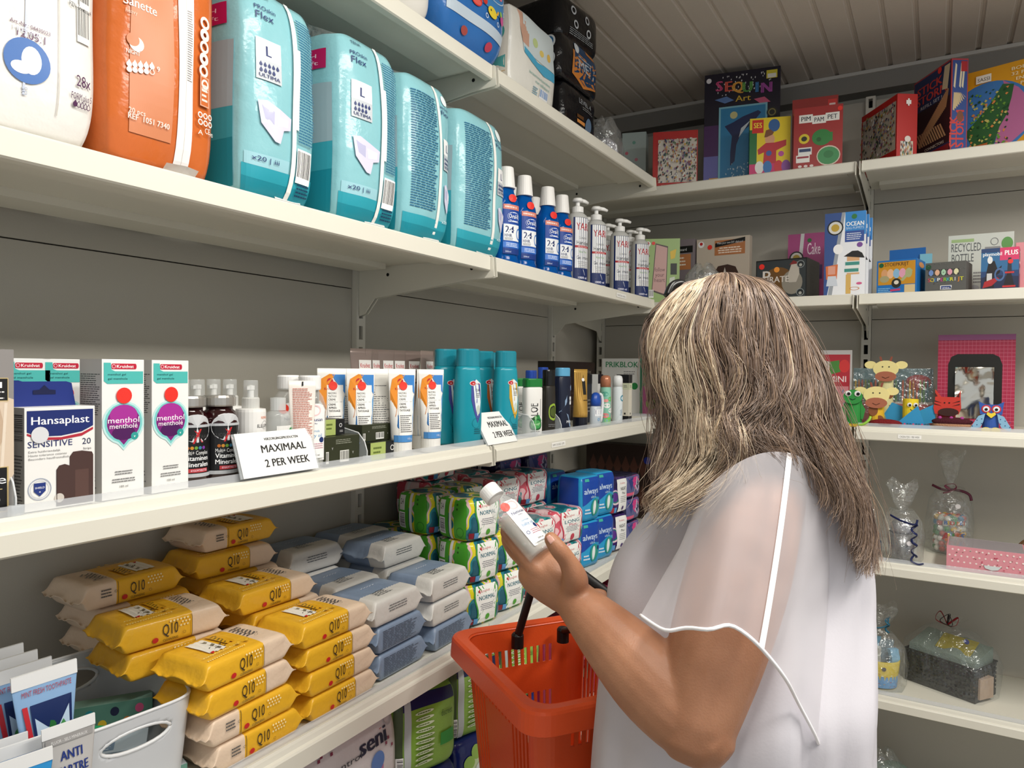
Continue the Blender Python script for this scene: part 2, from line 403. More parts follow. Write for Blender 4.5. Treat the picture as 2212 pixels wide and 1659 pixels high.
WORD = {'A': 'topmost', 'B': 'second from the top', 'C': 'at chest height', 'D': 'at waist height', 'E': 'below waist height', 'G': 'lowest near the floor'}
for k, z in LV.items():
    dep = -XP+XF if k in 'ABCDE' else .44
    rail = k in 'CD'
    for i in (0, 1):
        st = {('C', 1): (.30, .075, 'SHAMPO / DOUCHEGEL   BIJ PRIJS'), ('B', 1): (.72, .075, 'TANDVERZORGING / HANDGEL')}.get((k, i))
        shelf(-XP+XF if k != 'G' else .42, .030 if k != 'D' else .034, rail, (XP, .30+i, z), LEFT,
              'cream metal shelf on the left wall, %s, %s bay' % (WORD[k], ('near', 'far')[i]), st)
    for i in (0, 1):
        st = {('C', 1): (.15, .06, 'CADEAUTJES 1 PER WEEK')}.get((k, i))
        shelf(YP-YB, .030, k in 'CDE', (-1.218+i, YP, z), 0, 'cream metal shelf on the back wall, %s, %s bay' % (WORD[k], ('corner', 'right'
)[i]), st)
# ================================================================== upper left shelves
def pack_D(w, d, h, c=.10, bul=.008, wr=.0015, sd=1, p=7):
    def D(q):
        x, y, z = q; nx, ny, nz = x/(w/2), y/(d/2), (z-h/2)/(h/2)
        kz = 1-c*min(1, abs(nz))**p; kx = 1-c*.7*min(1, abs(nx))**p; ky = 1-c*.7*min(1, abs(ny))**p
        X = x*kz*(1-(1-ky)*.8)+bul*nx*(1-nz*nz)*(1-ny*ny)*.5
        Y = y*kz*kx+bul*ny*max(0, 1-nx*nx)**.7*max(0, 1-nz*nz)**.7
        Z = h/2+(z-h/2)*(1-(1-kx)*.5)*(1-(1-ky)*.5)
        ww = .45*wr*(math.sin(9*z/h+4*nx+sd)+math.sin(5*nx-8*z/h+sd*2)*.7+math.sin(14*z/h-4*nx+sd*3)*.5)
        return Vector((X, Y+ny*ww, max(0, Z)))
    return D
def facepix(X, Y0, w, z0, h):
    def f(u, v):
        p = hitX(u, v, X); return ((p.y-Y0)/w, (p.z-z0)/h)
    return f
def softpack(name, w, d, h, mat, label, cat, loc, rz, group=None, c=.1, bul=.01, wr=.0015, sd=1, nx=32, nz=42, p=7):
    r = ob(name, None, None, loc, rz, label, cat, group)
    D = pack_D(w, d, h, c, bul, wr, sd, p)
    MB().sub(w, d, h, nx, 8, nz, 0, D).build('body', mat, r, smooth=True, weld=True)
    return r, D
XB = -.832
TEAL, TEALD, NAVY = '#8cc4cc', '#1a8b9d', '#1c2f6b'
def ultima(pr, x, y, w, h):
    pr.r(x, y+h*.5, x+w, y+h, '#f4f5f5', 3); pr.r(x, y, x+w, y+h*.5, '#c3c9cf', 3)
    pr.t(x+w/2, y+h*.60, h*.24, 'L', NAVY, bold=2)
    for i in range(5): pr.drop(x+w*(.17+.165*i), y+h*.36, w*.06, NAVY)
    for i in range(4): pr.drop(x+w*(.17+.165*i), y+h*.22, w*.06, NAVY)
    pr.t(x+w/2, y+h*.06, h*.085, 'ULTIMA', NAVY, w=w*.82, bold=1)
def diaper(pr, x, y, w, h):
    pr.p([(x, y+h), (x+w*.25, y+h*1.05), (x+w, y+h*.78), (x+w*.98, y+h*.45), (x+w*.75, y+h*.38), (x+w*.66, y), (x+w*.5, y+h*.02), (x+w*.1, y+h*.42)], '#d7d5ea')
    pr.p([(x+w*.1, y+h*.9), (x+w*.45, y+h*.8), (x+w*.45, y+h*.45), (x+w*.2, y+h*.55)], '#b9b9d8')
    pr.p([(x+w*.5, y+h*.75), (x+w*.9, y+h*.7), (x+w*.88, y+h*.5), (x+w*.55, y+h*.45)], '#eef0f8')
def tena(u0, u1, h, label, style, rz=0, d=.24, wmul=1.0, X=XB):
    Y0, Y1 = LY(u0, X, ZB+.1), LY(u1, X, ZB+.1); w = (Y1-Y0)*wmul; Y1 = Y0+w
    r, D = softpack('incontinence_pack', w, d, h, FILM(TEAL, .2, .55, 28), label, 'pack', (X-d/2, (Y0+Y1)/2, ZB+.001), LEFT+rz, 'teal packs on the second shelf', c=.09, bul=.012, wr=.0018, sd=u0 % 7)
    pr = Print(w, h, S_D(S_front(-d/2), D), .0011)
    pr.r(.02, .0, .98, .07, TEALD, 8); pr.r(.02, .07, .98, .13, '#2a9fb1', 8)
    if style == 0:
        pr.r(.04, .13, .56, .19, '#9ccdd8', 5)
        pr.t(.26, .885, .022, 'PROskin', NAVY, w=.26); pr.t(.25, .84, .035, 'Flex', NAVY, w=.22); pr.t(.24, .95, .02, 'TENA', '#10204c', w=.16)
        ultima(pr, .13, .545, .3, .2); diaper(pr, .14, .26, .42, .18); pr.t(.26, .155, .022, 'x20 | iii', NAVY, w=.32)
        pr.r(.58, .0, .64, .995, '#f3f3ef', 10); pr.g(.68, .3, .96, .93, 44, '#2f6f92', .5, .2)
        pr.r(.62, .36, .68, .76, '#eef1ee', 3); pr.bar(.66, .1, .9, .27); pr.g(.7, .03, .95, .1, 4, '#12395a')
    else:
        pr.g(.1, .17, .62, .9, 46, '#2f6f92', .5, .15); pr.r(.64, .0, .70, .995, '#f3f3ef', 10)
        pr.t(.84, .855, .018, 'PROskin', NAVY, w=.24); pr.t(.83, .815, .03, 'Flex', NAVY, w=.2); pr.c(.84, .92, .07, '#e9f4f5')
        ultima(pr, .74, .46, .22, .2); diaper(pr, .76, .19, .2, .17); pr.t(.84, .12, .018, 'x20', '#e6f3f6', w=.14)
    pr.done(r)
    pr = Print(d, h, S_D(S_side(-w/2), D), .0011); pr.r(0.03, 0.02, .97, .25, TEALD, 8); pr.r(.03, .25, .97, .4, '#3aa3b3', 8); pr.r(.03, .4, .97, .72, '#9fb3bb', 8)
    pr.r(.45, .80, .92, .91, '#c0145c', 3); pr.t(.68, .86, .022, 'WITH', '#f3c9da', w=.3); pr.t(.68, .82, .022, 'AirLift', '#f3c9da', w=.34)
    pr.done(r)
    m = MB(); n = 16; R = []
    for k, (z, a, b) in enumerate(((h*.955, .46, .47), (h*.99, .44, .42), (h+.018, .42, .25), (h+.034, .47, .06), (h+.046, .5, .006))):
        ring = []
        for j in range(n):
            t = 2*math.pi*j/n; c, q = math.cos(t), math.sin(t)
            ring.append((w*a*math.copysign(abs(c)**.5, c)*(1+.03*math.sin(5*t+k)), d*b*math.copysign(abs(q)**.5, q), z+.004*math.sin(3*t+k*2)))
        R.append(ring)
    m.rings(R, True, False, True); m.build('film_top', CLEARM(.32), r, smooth=True)
    m = MB(); m.sub(w*.34, .002, .022, 6, 1, 2, 0, lambda q: Vector((q.x+.02, -d/2+.008-q.z*.25, .012-q.z*.5))); m.build('seal_tail', M('#eeeeea', .4), r)
    return r
# white pack cut by the left frame edge
d0 = .22; Y1 = LY(216, XB, ZB+.1); w0 = .205; Y0 = Y1-w0; h0 = .33
r, D = softpack('incontinence_pack', w0, d0, h0, FILM('#e9e7e3', .25, .7, 22), 'white plastic pack with purple lettering beside the orange pack', 'pack', (XB-d0/2, Y0+w0/2, ZB+.001), LEFT, c=.08, bul=.006, wr=.0022, sd=3)
fp = facepix(XB, Y0, w0, ZB, h0); pr = Print(w0, h0, S_D(S_front(-d0/2), D), .0011)
def put(pr, fp, u, v, hpx, txt, col, wpx=None, **k):
    x, y = fp(u, v); x2, y2 = fp(u, v-hpx); w = None
    if wpx: w = abs(fp(u+wpx/2, v)[0]-fp(u-wpx/2, v)[0])
    pr.t(x, y, y2-y, txt, col, w=w, **k)
x0, y0 = fp(49, 200); pr.r(x0, y0-.02, x0+.012, .97, '#c7cede', 4)
put(pr, fp, 62, 72, 9, 'Art.-Nr.: 04430023', '#5a2a55', 92); put(pr, fp, 64, 96, 17, '12.05.1', '#5a2a55', 64)
x, y = fp(57, 142); pr.c(x, y, .115, '#3f6fb5', seg=28); pr.t(x, y+.085, .016, 'PREMIUM', '#dfe8f5', w=.15)
pr.c(x+.02, y+.005, .05, '#dfe6f0', ry=.045); pr.c(x-.03, y-.025, .05, '#eef2f7', ry=.02)
put(pr, fp, 47, 205, 17, 'sn', '#b4bccb', 20, rot=-1.57)
x, y = fp(128, 150); pr.r(x-.003, .08, x+.003, .98, '#c9c5bd', 8)
x0, y0 = fp(170, 98); x1, y1 = fp(208, 32); pr.bar(x0, y0, min(.965, x1), y1, '#efeeea'); put(pr, fp, 180, 30, 10, 'PZN -06485524', '#333', 56)
x0, y0 = fp(176, 22); x1, y1 = fp(208, 0); pr.bar(x0, y0, min(.965, x1), y1+.06, '#efeeea')
put(pr, fp, 185, 203, 24, '28x', '#4c1f4c', 36); put(pr, fp, 182, 232, 14, 'FORM plus 5', '#4c1f4c', 52)
for i in range(5):
    x, y = fp(166+8.5*i, 238+3*i); pr.drop(x, y, .014, '#4c1f4c', ring=i > 0)
pr.done(r)
# orange pack
Y0, Y1 = LY(229, XB, ZB+.1), LY(466, XB, ZB+.1); w1 = Y1-Y0; h1 = .34
r, D = softpack('incontinence_pack', w1, d0, h1, FILM('#c9682f', .2, .6, 25), 'orange plastic pack with white seam beside the teal packs', 'pack', (XB-d0/2, (Y0+Y1)/2, ZB+.001), LEFT, c=.07, bul=.008, wr=.002, sd=5)
fp = facepix(XB, Y0, w1, ZB, h1); pr = Print(w1, h1, S_D(S_front(-d0/2), D), .0011); W_ = '#f6e9df'
a = fp(378, 200)[0]; b = fp(412, 200)[0]; pr.r(fp(272, 200)[0], .1, fp(366, 200)[0], .97, '#d08258', 8); pr.r(a, .0, b, .995, '#eeeceb', 12); pr.r((a+b)/2-.003, .0, (a+b)/2+.003, .99, '#cfcac6', 10)
pr.g((a+b)/2+.01, .35, b-.01, .62, 30, '#8d8782', .4)
put(pr, fp, 293, 24, 20, 'Sanette', W_, 72, bold=1); put(pr, fp, 273, 32, 9, 'heavy', '#eec9b2', 24)
x, y = fp(285, 100); pr.c(x, y, .06, W_); pr.c(x-.03, y+.012, .052, '#d08258'); put(pr, fp, 278, 122, 9, 'NIGHT', W_, 28, bold=1)
for q in range(2):
    for i in range(5):
        x, y = fp(270+11.5*i, 143+12*q+2*i); pr.drop(x, y, .022, W_, ring=(q == 1 and i == 4))
put(pr, fp, 329, 163, 11, '9', W_); put(pr, fp, 287, 254, 11, '20 pcs', W_, 36); put(pr, fp, 314, 276, 12, 'REF  1051 7340', W_, 90, bold=1)
for i in range(5):
    x, y = fp(437, 56+26*i); pr.c(x, y, .055, W_, ring=.35 if i % 2 else .55)
x0, y0 = fp(428, 235); x1, y1 = fp(452, 178); pr.r(x0, y0, x1, y1, '#dba283', 3); pr.r(x0+.012, y0+.005, x1-.012, y1-.005, '#c9682f', 3); x, y = fp(441, 190); pr.c(x, y, .045, W_, ring=.6); put(pr, fp, 441, 205, 6, 'PEFC', W_, 18); pr.g(x0+.02, y0+.015, x1-.02, y0+.09, 4, W_)
for q in range(2):
    for i in range(3): x, y = fp(428+13*i, 256+16*q+4*i); pr.c(x, y, .028, W_, ring=.6)
put(pr, fp, 446, 300, 12, 'CE', W_, 14); put(pr, fp, 428, 300, 10, '\u2206' if False else 'A', W_, 12); put(pr, fp, 459, 308, 8, 'MD', W_, 11)
pr.done(r)
m = MB(); m.sub(.045, .003, .03, 6, 1, 3, 0, lambda q: Vector((q.x+.02, -d0/2-.004-q.z*.35+.006*abs(q.x)/.02, .002+q.z*.3))); m.build('seal_tail', M('#f2f1ee', .4), r)
tena(517, 684, .30, 'teal pack with pink tag and L mark, next to the orange pack', 0)
tena(730, 861, .31, 'teal pack with pink tag, second from the orange pack', 0)
tena(870, 973, .305, 'teal pack with text block left of the seam, third from the orange pack', 1)
tena(987, 1091, .295, 'teal pack nearest the blue mouthwash bottles', 1)
# ---- mouthwash bottles
BLUE = M('#0b6fd0', .06, trans=.55, ior=1.2, alpha=.96)
def k_mouthwash():
    r = ob('mouthwash_bottle'); r['category'] = 'bottle'
    prof = [(.012, 0), (.0275, .0), (.031, .004), (.031, .012), (.0285, .018), (.0285, .024), (.031, .03), (.031, .135), (.029, .148), (.0215, .163), (.019, .168), (.019, .176), (0, .176)]
    MB().lathe(prof, 28, 1, .72, ex=2.4).build('body', BLUE, r, smooth=True)
    MB().lathe([(.0, .176), (.0205, .176), (.0205, .178), (.0165, .222), (.0155, .224), (0, .224)], 24).build('cap', M('#eceae6', .35), r, smooth=False)
    S = S_cyl(.0315, .0227, None, 2.4); pr = Print(.046, .112, lambda x, z, o: S(x, z+.024, o))
    pr.r(0, 0, 1, .93, '#1450a8', 8); pr.r(0, .90, 1, 1, '#d7826f', 8); pr.g(.1, .92, .9, .98, 1, '#f0d9d0', .5)
    pr.r(0, .62, 1, .9, '#0d3f96', 8); pr.c(.62, .76, .36, '#e8eefb', ry=.095); pr.c(.62, .76, .33, '#1246a5', ry=.08); pr.t(.6, .725, .085, 'Oral-B', '#fff', w=.52, bold=1)
    pr.g(.3, .64, .95, .68, 1, '#dfe6f5'); pr.r(.03, .27, .97, .6, '#eef0f2', 8); pr.t(.36, .43, .13, '24', '#132a66', w=.42, bold=2); pr.t(.3, .34, .065, 'H/HR', '#132a66', w=.4, bold=1); pr.g(.1, .28, .6, .33, 2, '#666')
    pr.c(.92, .42, .2, '#2f6fc0', ry=.12, ring=.75); pr.r(0, .13, 1, .24, '#3f78cf', 8); pr.g(.2, .14, .95, .23, 3, '#e7eefb'); pr.r(0, 0, 1, .11, '#10357f', 8); pr.t(.3, .03, .03, '500ml', '#dfe6f5', w=.3); pr.st(.5, 1.13, .19)
    pr.done(r); return r
KM = Kind(k_mouthwash)
for u, X, lb in ((1092, -.862, 'blue mouthwash bottle half hidden behind the last teal pack'), (1131, -.862, 'front blue mouthwash bottle right of the teal packs'), (1181, -.862, 'blue mouthwash bottle in the middle of the front row'),
                 (1212, -.868, 'blue mouthwash bottle beside the white pump bottles'), (1102, -.945, 'blue mouthwash bottle in the back row, nearest the teal pack'), (1152, -.945, 'blue mouthwash bottle in the back row, its cap between two front bottles')):
    KM((X, LY(u, X, ZB), ZB+.001), LEFT-.35, lb, 'mouthwash bottles')
def k_blackbottle():
    r = ob('shampoo_bottle'); r['category'] = 'bottle'; MB().lathe([(.03, 0), (.032, .01), (.032, .15), (.028, .17), (.02, .175), (.019, .205), (0, .205)], 20, 1, .7).build('body', M('#141414', .3), r, smooth=True)
    MB().lathe([(.0, .176), (.021, .176), (.021, .207), (0, .207)], 18).build('cap', M('#0c0c0c', .3), r); return r
Kind(k_blackbottle)((-.95, LY(1221, -.95, ZB), ZB+.001), LEFT, 'black bottle standing behind the last mouthwash bottle')
# ---- pump bottles
def k_pump():
    r = ob('hand_gel_bottle'); r['category'] = 'pump bottle'
    MB().lathe([(.027, 0), (.0295, .003), (.0295, .176), (.027, .186), (.018, .193), (.014, .195), (0, .195)], 28, 1, .78, ex=2.3).build('body', M('#d3d4d0', .25, trans=.25), r, smooth=True)
    MB().lathe([(0, .194), (.016, .194), (.016, .209), (.009, .212), (.006, .213), (.006, .226), (0, .226)], 18).build('collar', M('#efefec', .4), r)
    m = MB(); m.lathe([(0, .224), (.014, .224), (.015, .228), (.012, .2335), (0, .235)], 18)
    hd = m.build('pump_head', M('#f3f3f0', .4), r, smooth=True); MB().tube([(.0, 0, .230), (.025, 0, .2295), (.038, 0, .2265)], [.006, .0055, .004], 8).build('spout', M('#f3f3f0', .4), hd, smooth=True)
    S = S_cyl(.0297, .0232, None, 2.3); pr = Print(.062, .172, lambda x, z, o: S(x, z+.006, o))
    pr.r(0, 0, 1, 1, '#14285e', 10); pr.r(.1, .2, 1, .995, '#f1f2f2', 10); pr.p([(.1, .3), (.1, .2), (.3, .1), (.6, .09), (1, .09), (1, .3)], '#f1f2f2')
    pr.t(.5, .80, .11, 'YARI', '#b3262b', w=.66, bold=1); pr.t(.5, .66, .03, 'CLEANSING', '#666', w=.4); pr.t(.52, .57, .06, 'Handgel', '#2b2b33', w=.66, bold=1); pr.r(.1, .52, 1, .555, '#b3262b', 8)
    pr.t(.5, .527, .02, '70% ALCOHOL', '#f3e4e4', w=.5); pr.t(.5, .44, .035, 'Aloe Vera', '#7aa36a', w=.42); pr.t(.52, .34, .05, 'Gel mains', '#3b3b44', w=.66); pr.g(.25, .2, .85, .31, 4, '#999', .35, .2, 'c'); pr.t(.5, .03, .035, '1000 ml', '#eef', w=.44, bold=1)
    pr.done(r); return r
KP = Kind(k_pump)
for u, X, lb, ro in ((1246, -.862, 'white hand gel pump bottle next to the mouthwash', .7), (1286, -.858, 'second white hand gel pump bottle from the mouthwash', .1), (1311, -.925, 'third white hand gel bottle, set back behind its neighbours', .2),
                 (1337, -.862, 'fourth white hand gel pump bottle from the mouthwash', -.25), (1359, -.90, 'fifth white hand gel pump bottle, spout to the right', -.2), (1381, -.856, 'last white hand gel pump bottle at the end of the shelf', -.1)):
    KP((X, LY(u, X, ZB), ZB+.001), LEFT-.6+ro*.3, lb, 'hand gel pump bottles')
KP((-.94, LY(1268, -.94, ZB), ZB+.001), LEFT-.3, 'white hand gel pump bottle in the back row, only its pump showing', 'hand gel pump bottles')
# ---- topmost left shelf
XA = -.834
Y1 = LY(938, XA, ZA+.05); w = .24; h = .22
r, D = softpack('diaper_pack', w, .2, h, FILM('#e6e3dc', .3, .6, 20), 'white diaper pack on the top shelf, cut by the frame', 'pack', (XA-.1, Y1-w/2, ZA+.001), LEFT, c=.12, bul=.012, wr=.002, sd=2)
pr = Print(w, h, S_D(S_front(-.1), D), .0011); pr.c(.86, .36, .05, '#c9302c', ring=.5); pr.t(.8, .3, .08, 'III', '#c9302c', w=.16); pr.g(.2, .3, .6, .5, 3, '#9a2f5c'); pr.done(r)
Y0, Y1 = LY(950, XA, ZA+.1), LY(1094, XA, ZA+.1); w = Y1-Y0; h = .27
def Dn(D, w): # tapered towards the base
    def f(q):
        p = D(q); t = max(0, 1-p.z/.09); return Vector((p.x*(1-.30*t*t), p.y*(1-.25*t*t), p.z))
    return f
r = ob('diaper_pack', None, None, (XA-.095, (Y0+Y1)/2, ZA+.001), LEFT, 'blue swim diaper pack printed with crab and whale', 'pack')
D = Dn(pack_D(w, .19, h, .1, .014, .002, 4), w); MB().sub(w, .19, h, 26, 8, 28, 0, D).build('body', FILM('#2f6fb7', .2, .6, 25), r, smooth=True, weld=True)
pr = Print(w, h, S_D(S_front(-.095), D), .0011); pr.r(.05, .22, .95, .3, '#c4d3e0', 8); pr.c(.3, .86, .3, '#d8c9a0', ry=.2); pr.r(.05, .42, .95, .68, '#3f86c4', 8)
for x in (.12, .42): pr.c(x, .56, .13, '#c98f6a', ry=.07)
pr.p([(.16, .64), (.4, .64), (.36, .55), (.3, .5), (.24, .52), (.18, .56)], '#e9ecf4'); pr.t(.28, .585, .03, 'vvv', '#c4356d', w=.16); pr.c(.27, .82, .17, '#c99a78', ry=.14)
pr.t(.75, .80, .05, 'PANTS', '#1d3f8f', w=.34, bold=1); pr.c(.72, .6, .23, '#cfe0ee', ry=.09, ring=.93); pr.c(.64, .6, .06, '#f1f3f5', ry=.04); pr.c(.84, .59, .05, '#e27f93', ry=.028)
pr.c(.42, .41, .085, '#d3382f', ry=.05); pr.c(.42, .395, .07, '#e9635a', ry=.025)
for x in (.3, .55): pr.c(x, .45, .04, '#d3382f', ry=.03)
for x in (.395, .445): pr.c(x, .485, .016, '#fff'); pr.c(x, .484, .008, '#111')
pr.c(.68, .40, .08, '#f0d53c', ry=.045); pr.p([(.73, .39), (.79, .42), (.81, .45), (.78, .45), (.75, .41)], '#f0b53c'); pr.c(.65, .41, .01, '#222')
pr.c(.88, .41, .045, '#d0529a', ry=.04); pr.c(.85, .45, .025, '#9bc95a')
for x, y in ((.2, .36), (.58, .34), (.78, .34), (.93, .48)): pr.c(x, y, .022, '#dfeaf3', ring=.7)
pr.c(.3, .14, .05, '#a84c46', ry=.03); pr.c(.72, .14, .06, '#c4425a', ry=.035)
pr.done(r)
Y0, Y1 = LY(1103, XA, ZA+.08), LY(1200, XA, ZA+.08); w = Y1-Y0; h = .185
r, D = softpack('maternity_pad_pack', w, .2, h, FILM('#dedcd4', .22, .8, 26), 'white pack with a blue wave beside the black packs', 'pack', (XA-.1, (Y0+Y1)/2, ZA+.001), LEFT, c=.05, bul=.004, wr=.0022, sd=6)
pr = Print(w, h, S_D(S_front(-.1), D), .0011); pr.r(.22, .5, .97, .98, '#c8d3d5', 6); pr.p([(.12, .98), (.3, .98), (.36, .75), (.34, .58), (.22, .6), (.17, .75)], '#c79d88')
pr.p([(.24, .56), (.5, .47), (.75, .5), (.97, .5), (.97, .38), (.7, .36), (.4, .42), (.24, .48)], '#4aa3c6'); pr.c(.62, .62, .05, '#dcc36a', ry=.04); pr.c(.8, .64, .05, '#dcb65a', ry=.05); pr.c(.48, .7, .05, '#b9c98a', ry=.06)
pr.t(.6, .27, .035, 'kraamverbanden', '#6fa9a2', w=.5, al='c'); pr.t(.66, .2, .035, 'met tailleband', '#6fa9a2', w=.34); pr.bar(.6, .05, .8, .17, '#e6e7e8', '#3d7fc0'); pr.g(.45, .05, .56, .15, 4, '#6a9bb0'); pr.done(r)
pr = Print(.2, h, S_D(S_side(-w/2), D), .0011); pr.r(.02, .02, .98, .97, '#e6dcc8', 8); pr.p([(.4, .2), (.75, .42), (.95, .36), (.95, .2)], '#5aa79f'); pr.p([(.3, .05), (.6, .2), (.95, .17), (.95, .05)], '#d9b98a'); pr.c(.85, .65, .08, '#4f9f92', ry=.1); pr.done(r)
def blackpack(u0, u1, X, z, h, d, label, rz=0, txt=0):
    Y0, Y1 = LY(u0, X, z), LY(u1, X, z); w = Y1-Y0
    r, D = softpack('incontinence_pack', w, d, h, FILM('#101013', .18, .8, 35), label, 'pack', (X-d/2, (Y0+Y1)/2, z), LEFT+rz, 'black packs for men on the top shelf', c=.07, bul=.005, wr=.0018, sd=u0 % 9)
    pr = Print(w, h, S_D(S_front(-d/2), D), .0011)
    if txt == 1:
        pr.p([(.25, .75), (.95, .75), (.95, .2), (.6, .05), (.25, .2)], '#c47a35'); pr.p([(.3, .95), (.95, .95), (.95, .25), (.6, .11), (.3, .25)], '#123a5e'); pr.t(.64, .42, .22, 'MEN', '#b9c2c9', w=.46, bold=1); pr.c(.36, .85, .06, '#cfd6da'); pr.r(.62, .88, .9, .99, '#c47a35', 2); pr.g(.4, .66, .9, .72, 1, '#9fb0bf')
    elif txt == 2: pr.t(.6, .68, .12, 'LEVEL 4', '#9aa0a5', w=.4); pr.r(.35, .2, .6, .28, '#d08a45', 2); pr.r(.35, .32, .55, .4, '#5b3a1a', 2); pr.c(.72, .25, .1, '#58708a', ry=.2); pr.g(.5, .55, .9, .64, 2, '#777')
    else:
        for x, y in ((.3, .75), (.66, .72), (.36, .45), (.7, .42)): pr.c(x, y, .06, '#c9ced2', ring=.6)
        pr.g(.2, .15, .85, .32, 4, '#8d9296')
    pr.done(r)
    pr = Print(d, h, S_D(S_side(-w/2), D), .0011)
    if txt == 1:
        for y in (.78, .4): pr.c(.75, y, .15, '#cfd6da', ring=.0001); pr.c(.75, y, .11, '#2d6c9b')
    else: pr.r(.05, .42, .6, .47, '#b7b3a8', 3)
    pr.done(r); return r
blackpack(1217, 1286, -.845, ZA+.001, .115, .13, 'black pack for men at the bottom of the stack on the top shelf', 0, 2)
blackpack(1211, 1290, -.842, ZA+.117, .115, .13, 'black pack for men reading MEN in the middle of the stack', 0, 1)
blackpack(1222, 1288, -.85, ZA+.233, .115, .2, 'black pack for men lying on top of the stack', -.12, 0)
# clear bag behind the black packs
def cellobag(name, w, d, h, label, loc, rz=0, neck=.75, top=1.0, alpha=.2, cat='gift bag', sd=1, flare=.8):
    r = ob(name, None, None, loc, rz, label, cat); R = []; n = 22; rnd = random.Random(sd)
    prof = [(0, .96), (.03, 1), (.3, 1.02), (.52, .9), (.66, .55), (neck, .16), (neck+.04, .14), (neck+.12, flare*.45), (top-.04, flare*.75), (top, flare*.85)] if neck < 1 else [(0, .9), (.05, 1), (.4, .97), (.75, .8), (.95, .45), (1, .3)]
    for k, (t, s) in enumerate(prof):
        R.append([(w/2*s*math.cos(a)*(1+.07*math.sin(5*a+k*1.3+sd)), d/2*s*math.sin(a)*(1+.09*math.sin(7*a+k*.9+sd)), h*t+(.012*math.sin(4*a+sd)*(t > .8))) for a in [2*math.pi*j/n for j in range(n)]])
    MB().rings(R, True, True, False).build('film', CLEARM(alpha), r, smooth=True); return r
p = hitX(1300, 290, -.93)
rb = cellobag('plastic_bag', .12, .12, .15, 'clear plastic bag beside the black packs on the top shelf', (-.92, 2.12, ZA+.001), 0, 1.1, 1.2, .35, 'bag', 2)
MB().lathe([(.02, .004), (.045, .01), (.05, .03), (.04, .07), (.02, .09), (0, .095)], 14, 1, .8).build('filling', M('#d8d6e0', .6, bump=.6, bscale=60), rb, smooth=True)
# ================================================================== left shelf at chest height: care products
def LB(u0, u1, X, z): a, b = LY(u0, X, z), LY(u1, X, z); return b-a, (a+b)/2
def LH(u, v, X, z0): return hitX(u, v, X).z-z0
def carton(name, w, d, h, mat, label, cat, loc, rz=0, front=None, side=None, top=None, right=None, group=None, bev=.0008):
    r = ob(name, None, None, loc, rz, label, cat, group)
    MB().box(-w/2, -d/2, 0, w/2, d/2, h).build('box', mat, r, bevel=bev)
    for fn, W, Hh, S in ((front, w, h, S_front(-d/2)), (side, d, h, S_side(-w/2)), (right, d, h, S_right(w/2)), (top, w, d, lambda x, y, o: (x, y-d/2, h+o))):
        if fn: pr = Print(W, Hh, S, .0003); fn(pr); pr.done(r)
    return r
ZC1 = ZC+.001
# hair colour carton at the left frame edge
X = -.842; Yr = LY(30, X, ZC); h = LH(26, 757, X, ZC); w = .075
def f(pr):
    pr.r(0, 0, 1, 1, '#8e8a88', 2); pr.p([(.1, .1), (.7, .05), (1, .25), (1, .7), (.7, .75), (.3, .6)], '#d9c6b0'); pr.p([(.3, .2), (.5, .1), (.9, .5), (.8, .7), (.6, .5)], '#c4ab92')
    for x in (.35, .5, .65, .8): pr.p([(x, .1), (x+.04, .1), (x+.12, .68), (x+.08, .68)], '#e6d8c6')
    pr.r(.2, .69, .93, .83, '#c9b27a', 1); pr.r(.2, .695, .92, .825, '#141414', 1); pr.t(.7, .77, .035, '11', '#fff', w=.3); pr.g(.4, .70, .9, .755, 3, '#ddd')
    pr.r(.1, .03, .93, .3, '#c9b27a', 1); pr.r(.1, .035, .91, .295, '#111', 1); pr.t(.7, .2, .05, 'oce', '#fff', w=.4); pr.r(.3, .165, .85, .17, '#c9b27a', 1); pr.g(.4, .06, .85, .15, 3, '#eee'); pr.t(.8, .93, .02, '>', '#333', bold=1)
carton('hair_colour_box', w, .06, h, M('#a7a4a2', .4), 'grey hair colour carton with blonde strand at the left frame edge', 'box', (X-.03, Yr-w/2, ZC1), LEFT, f)
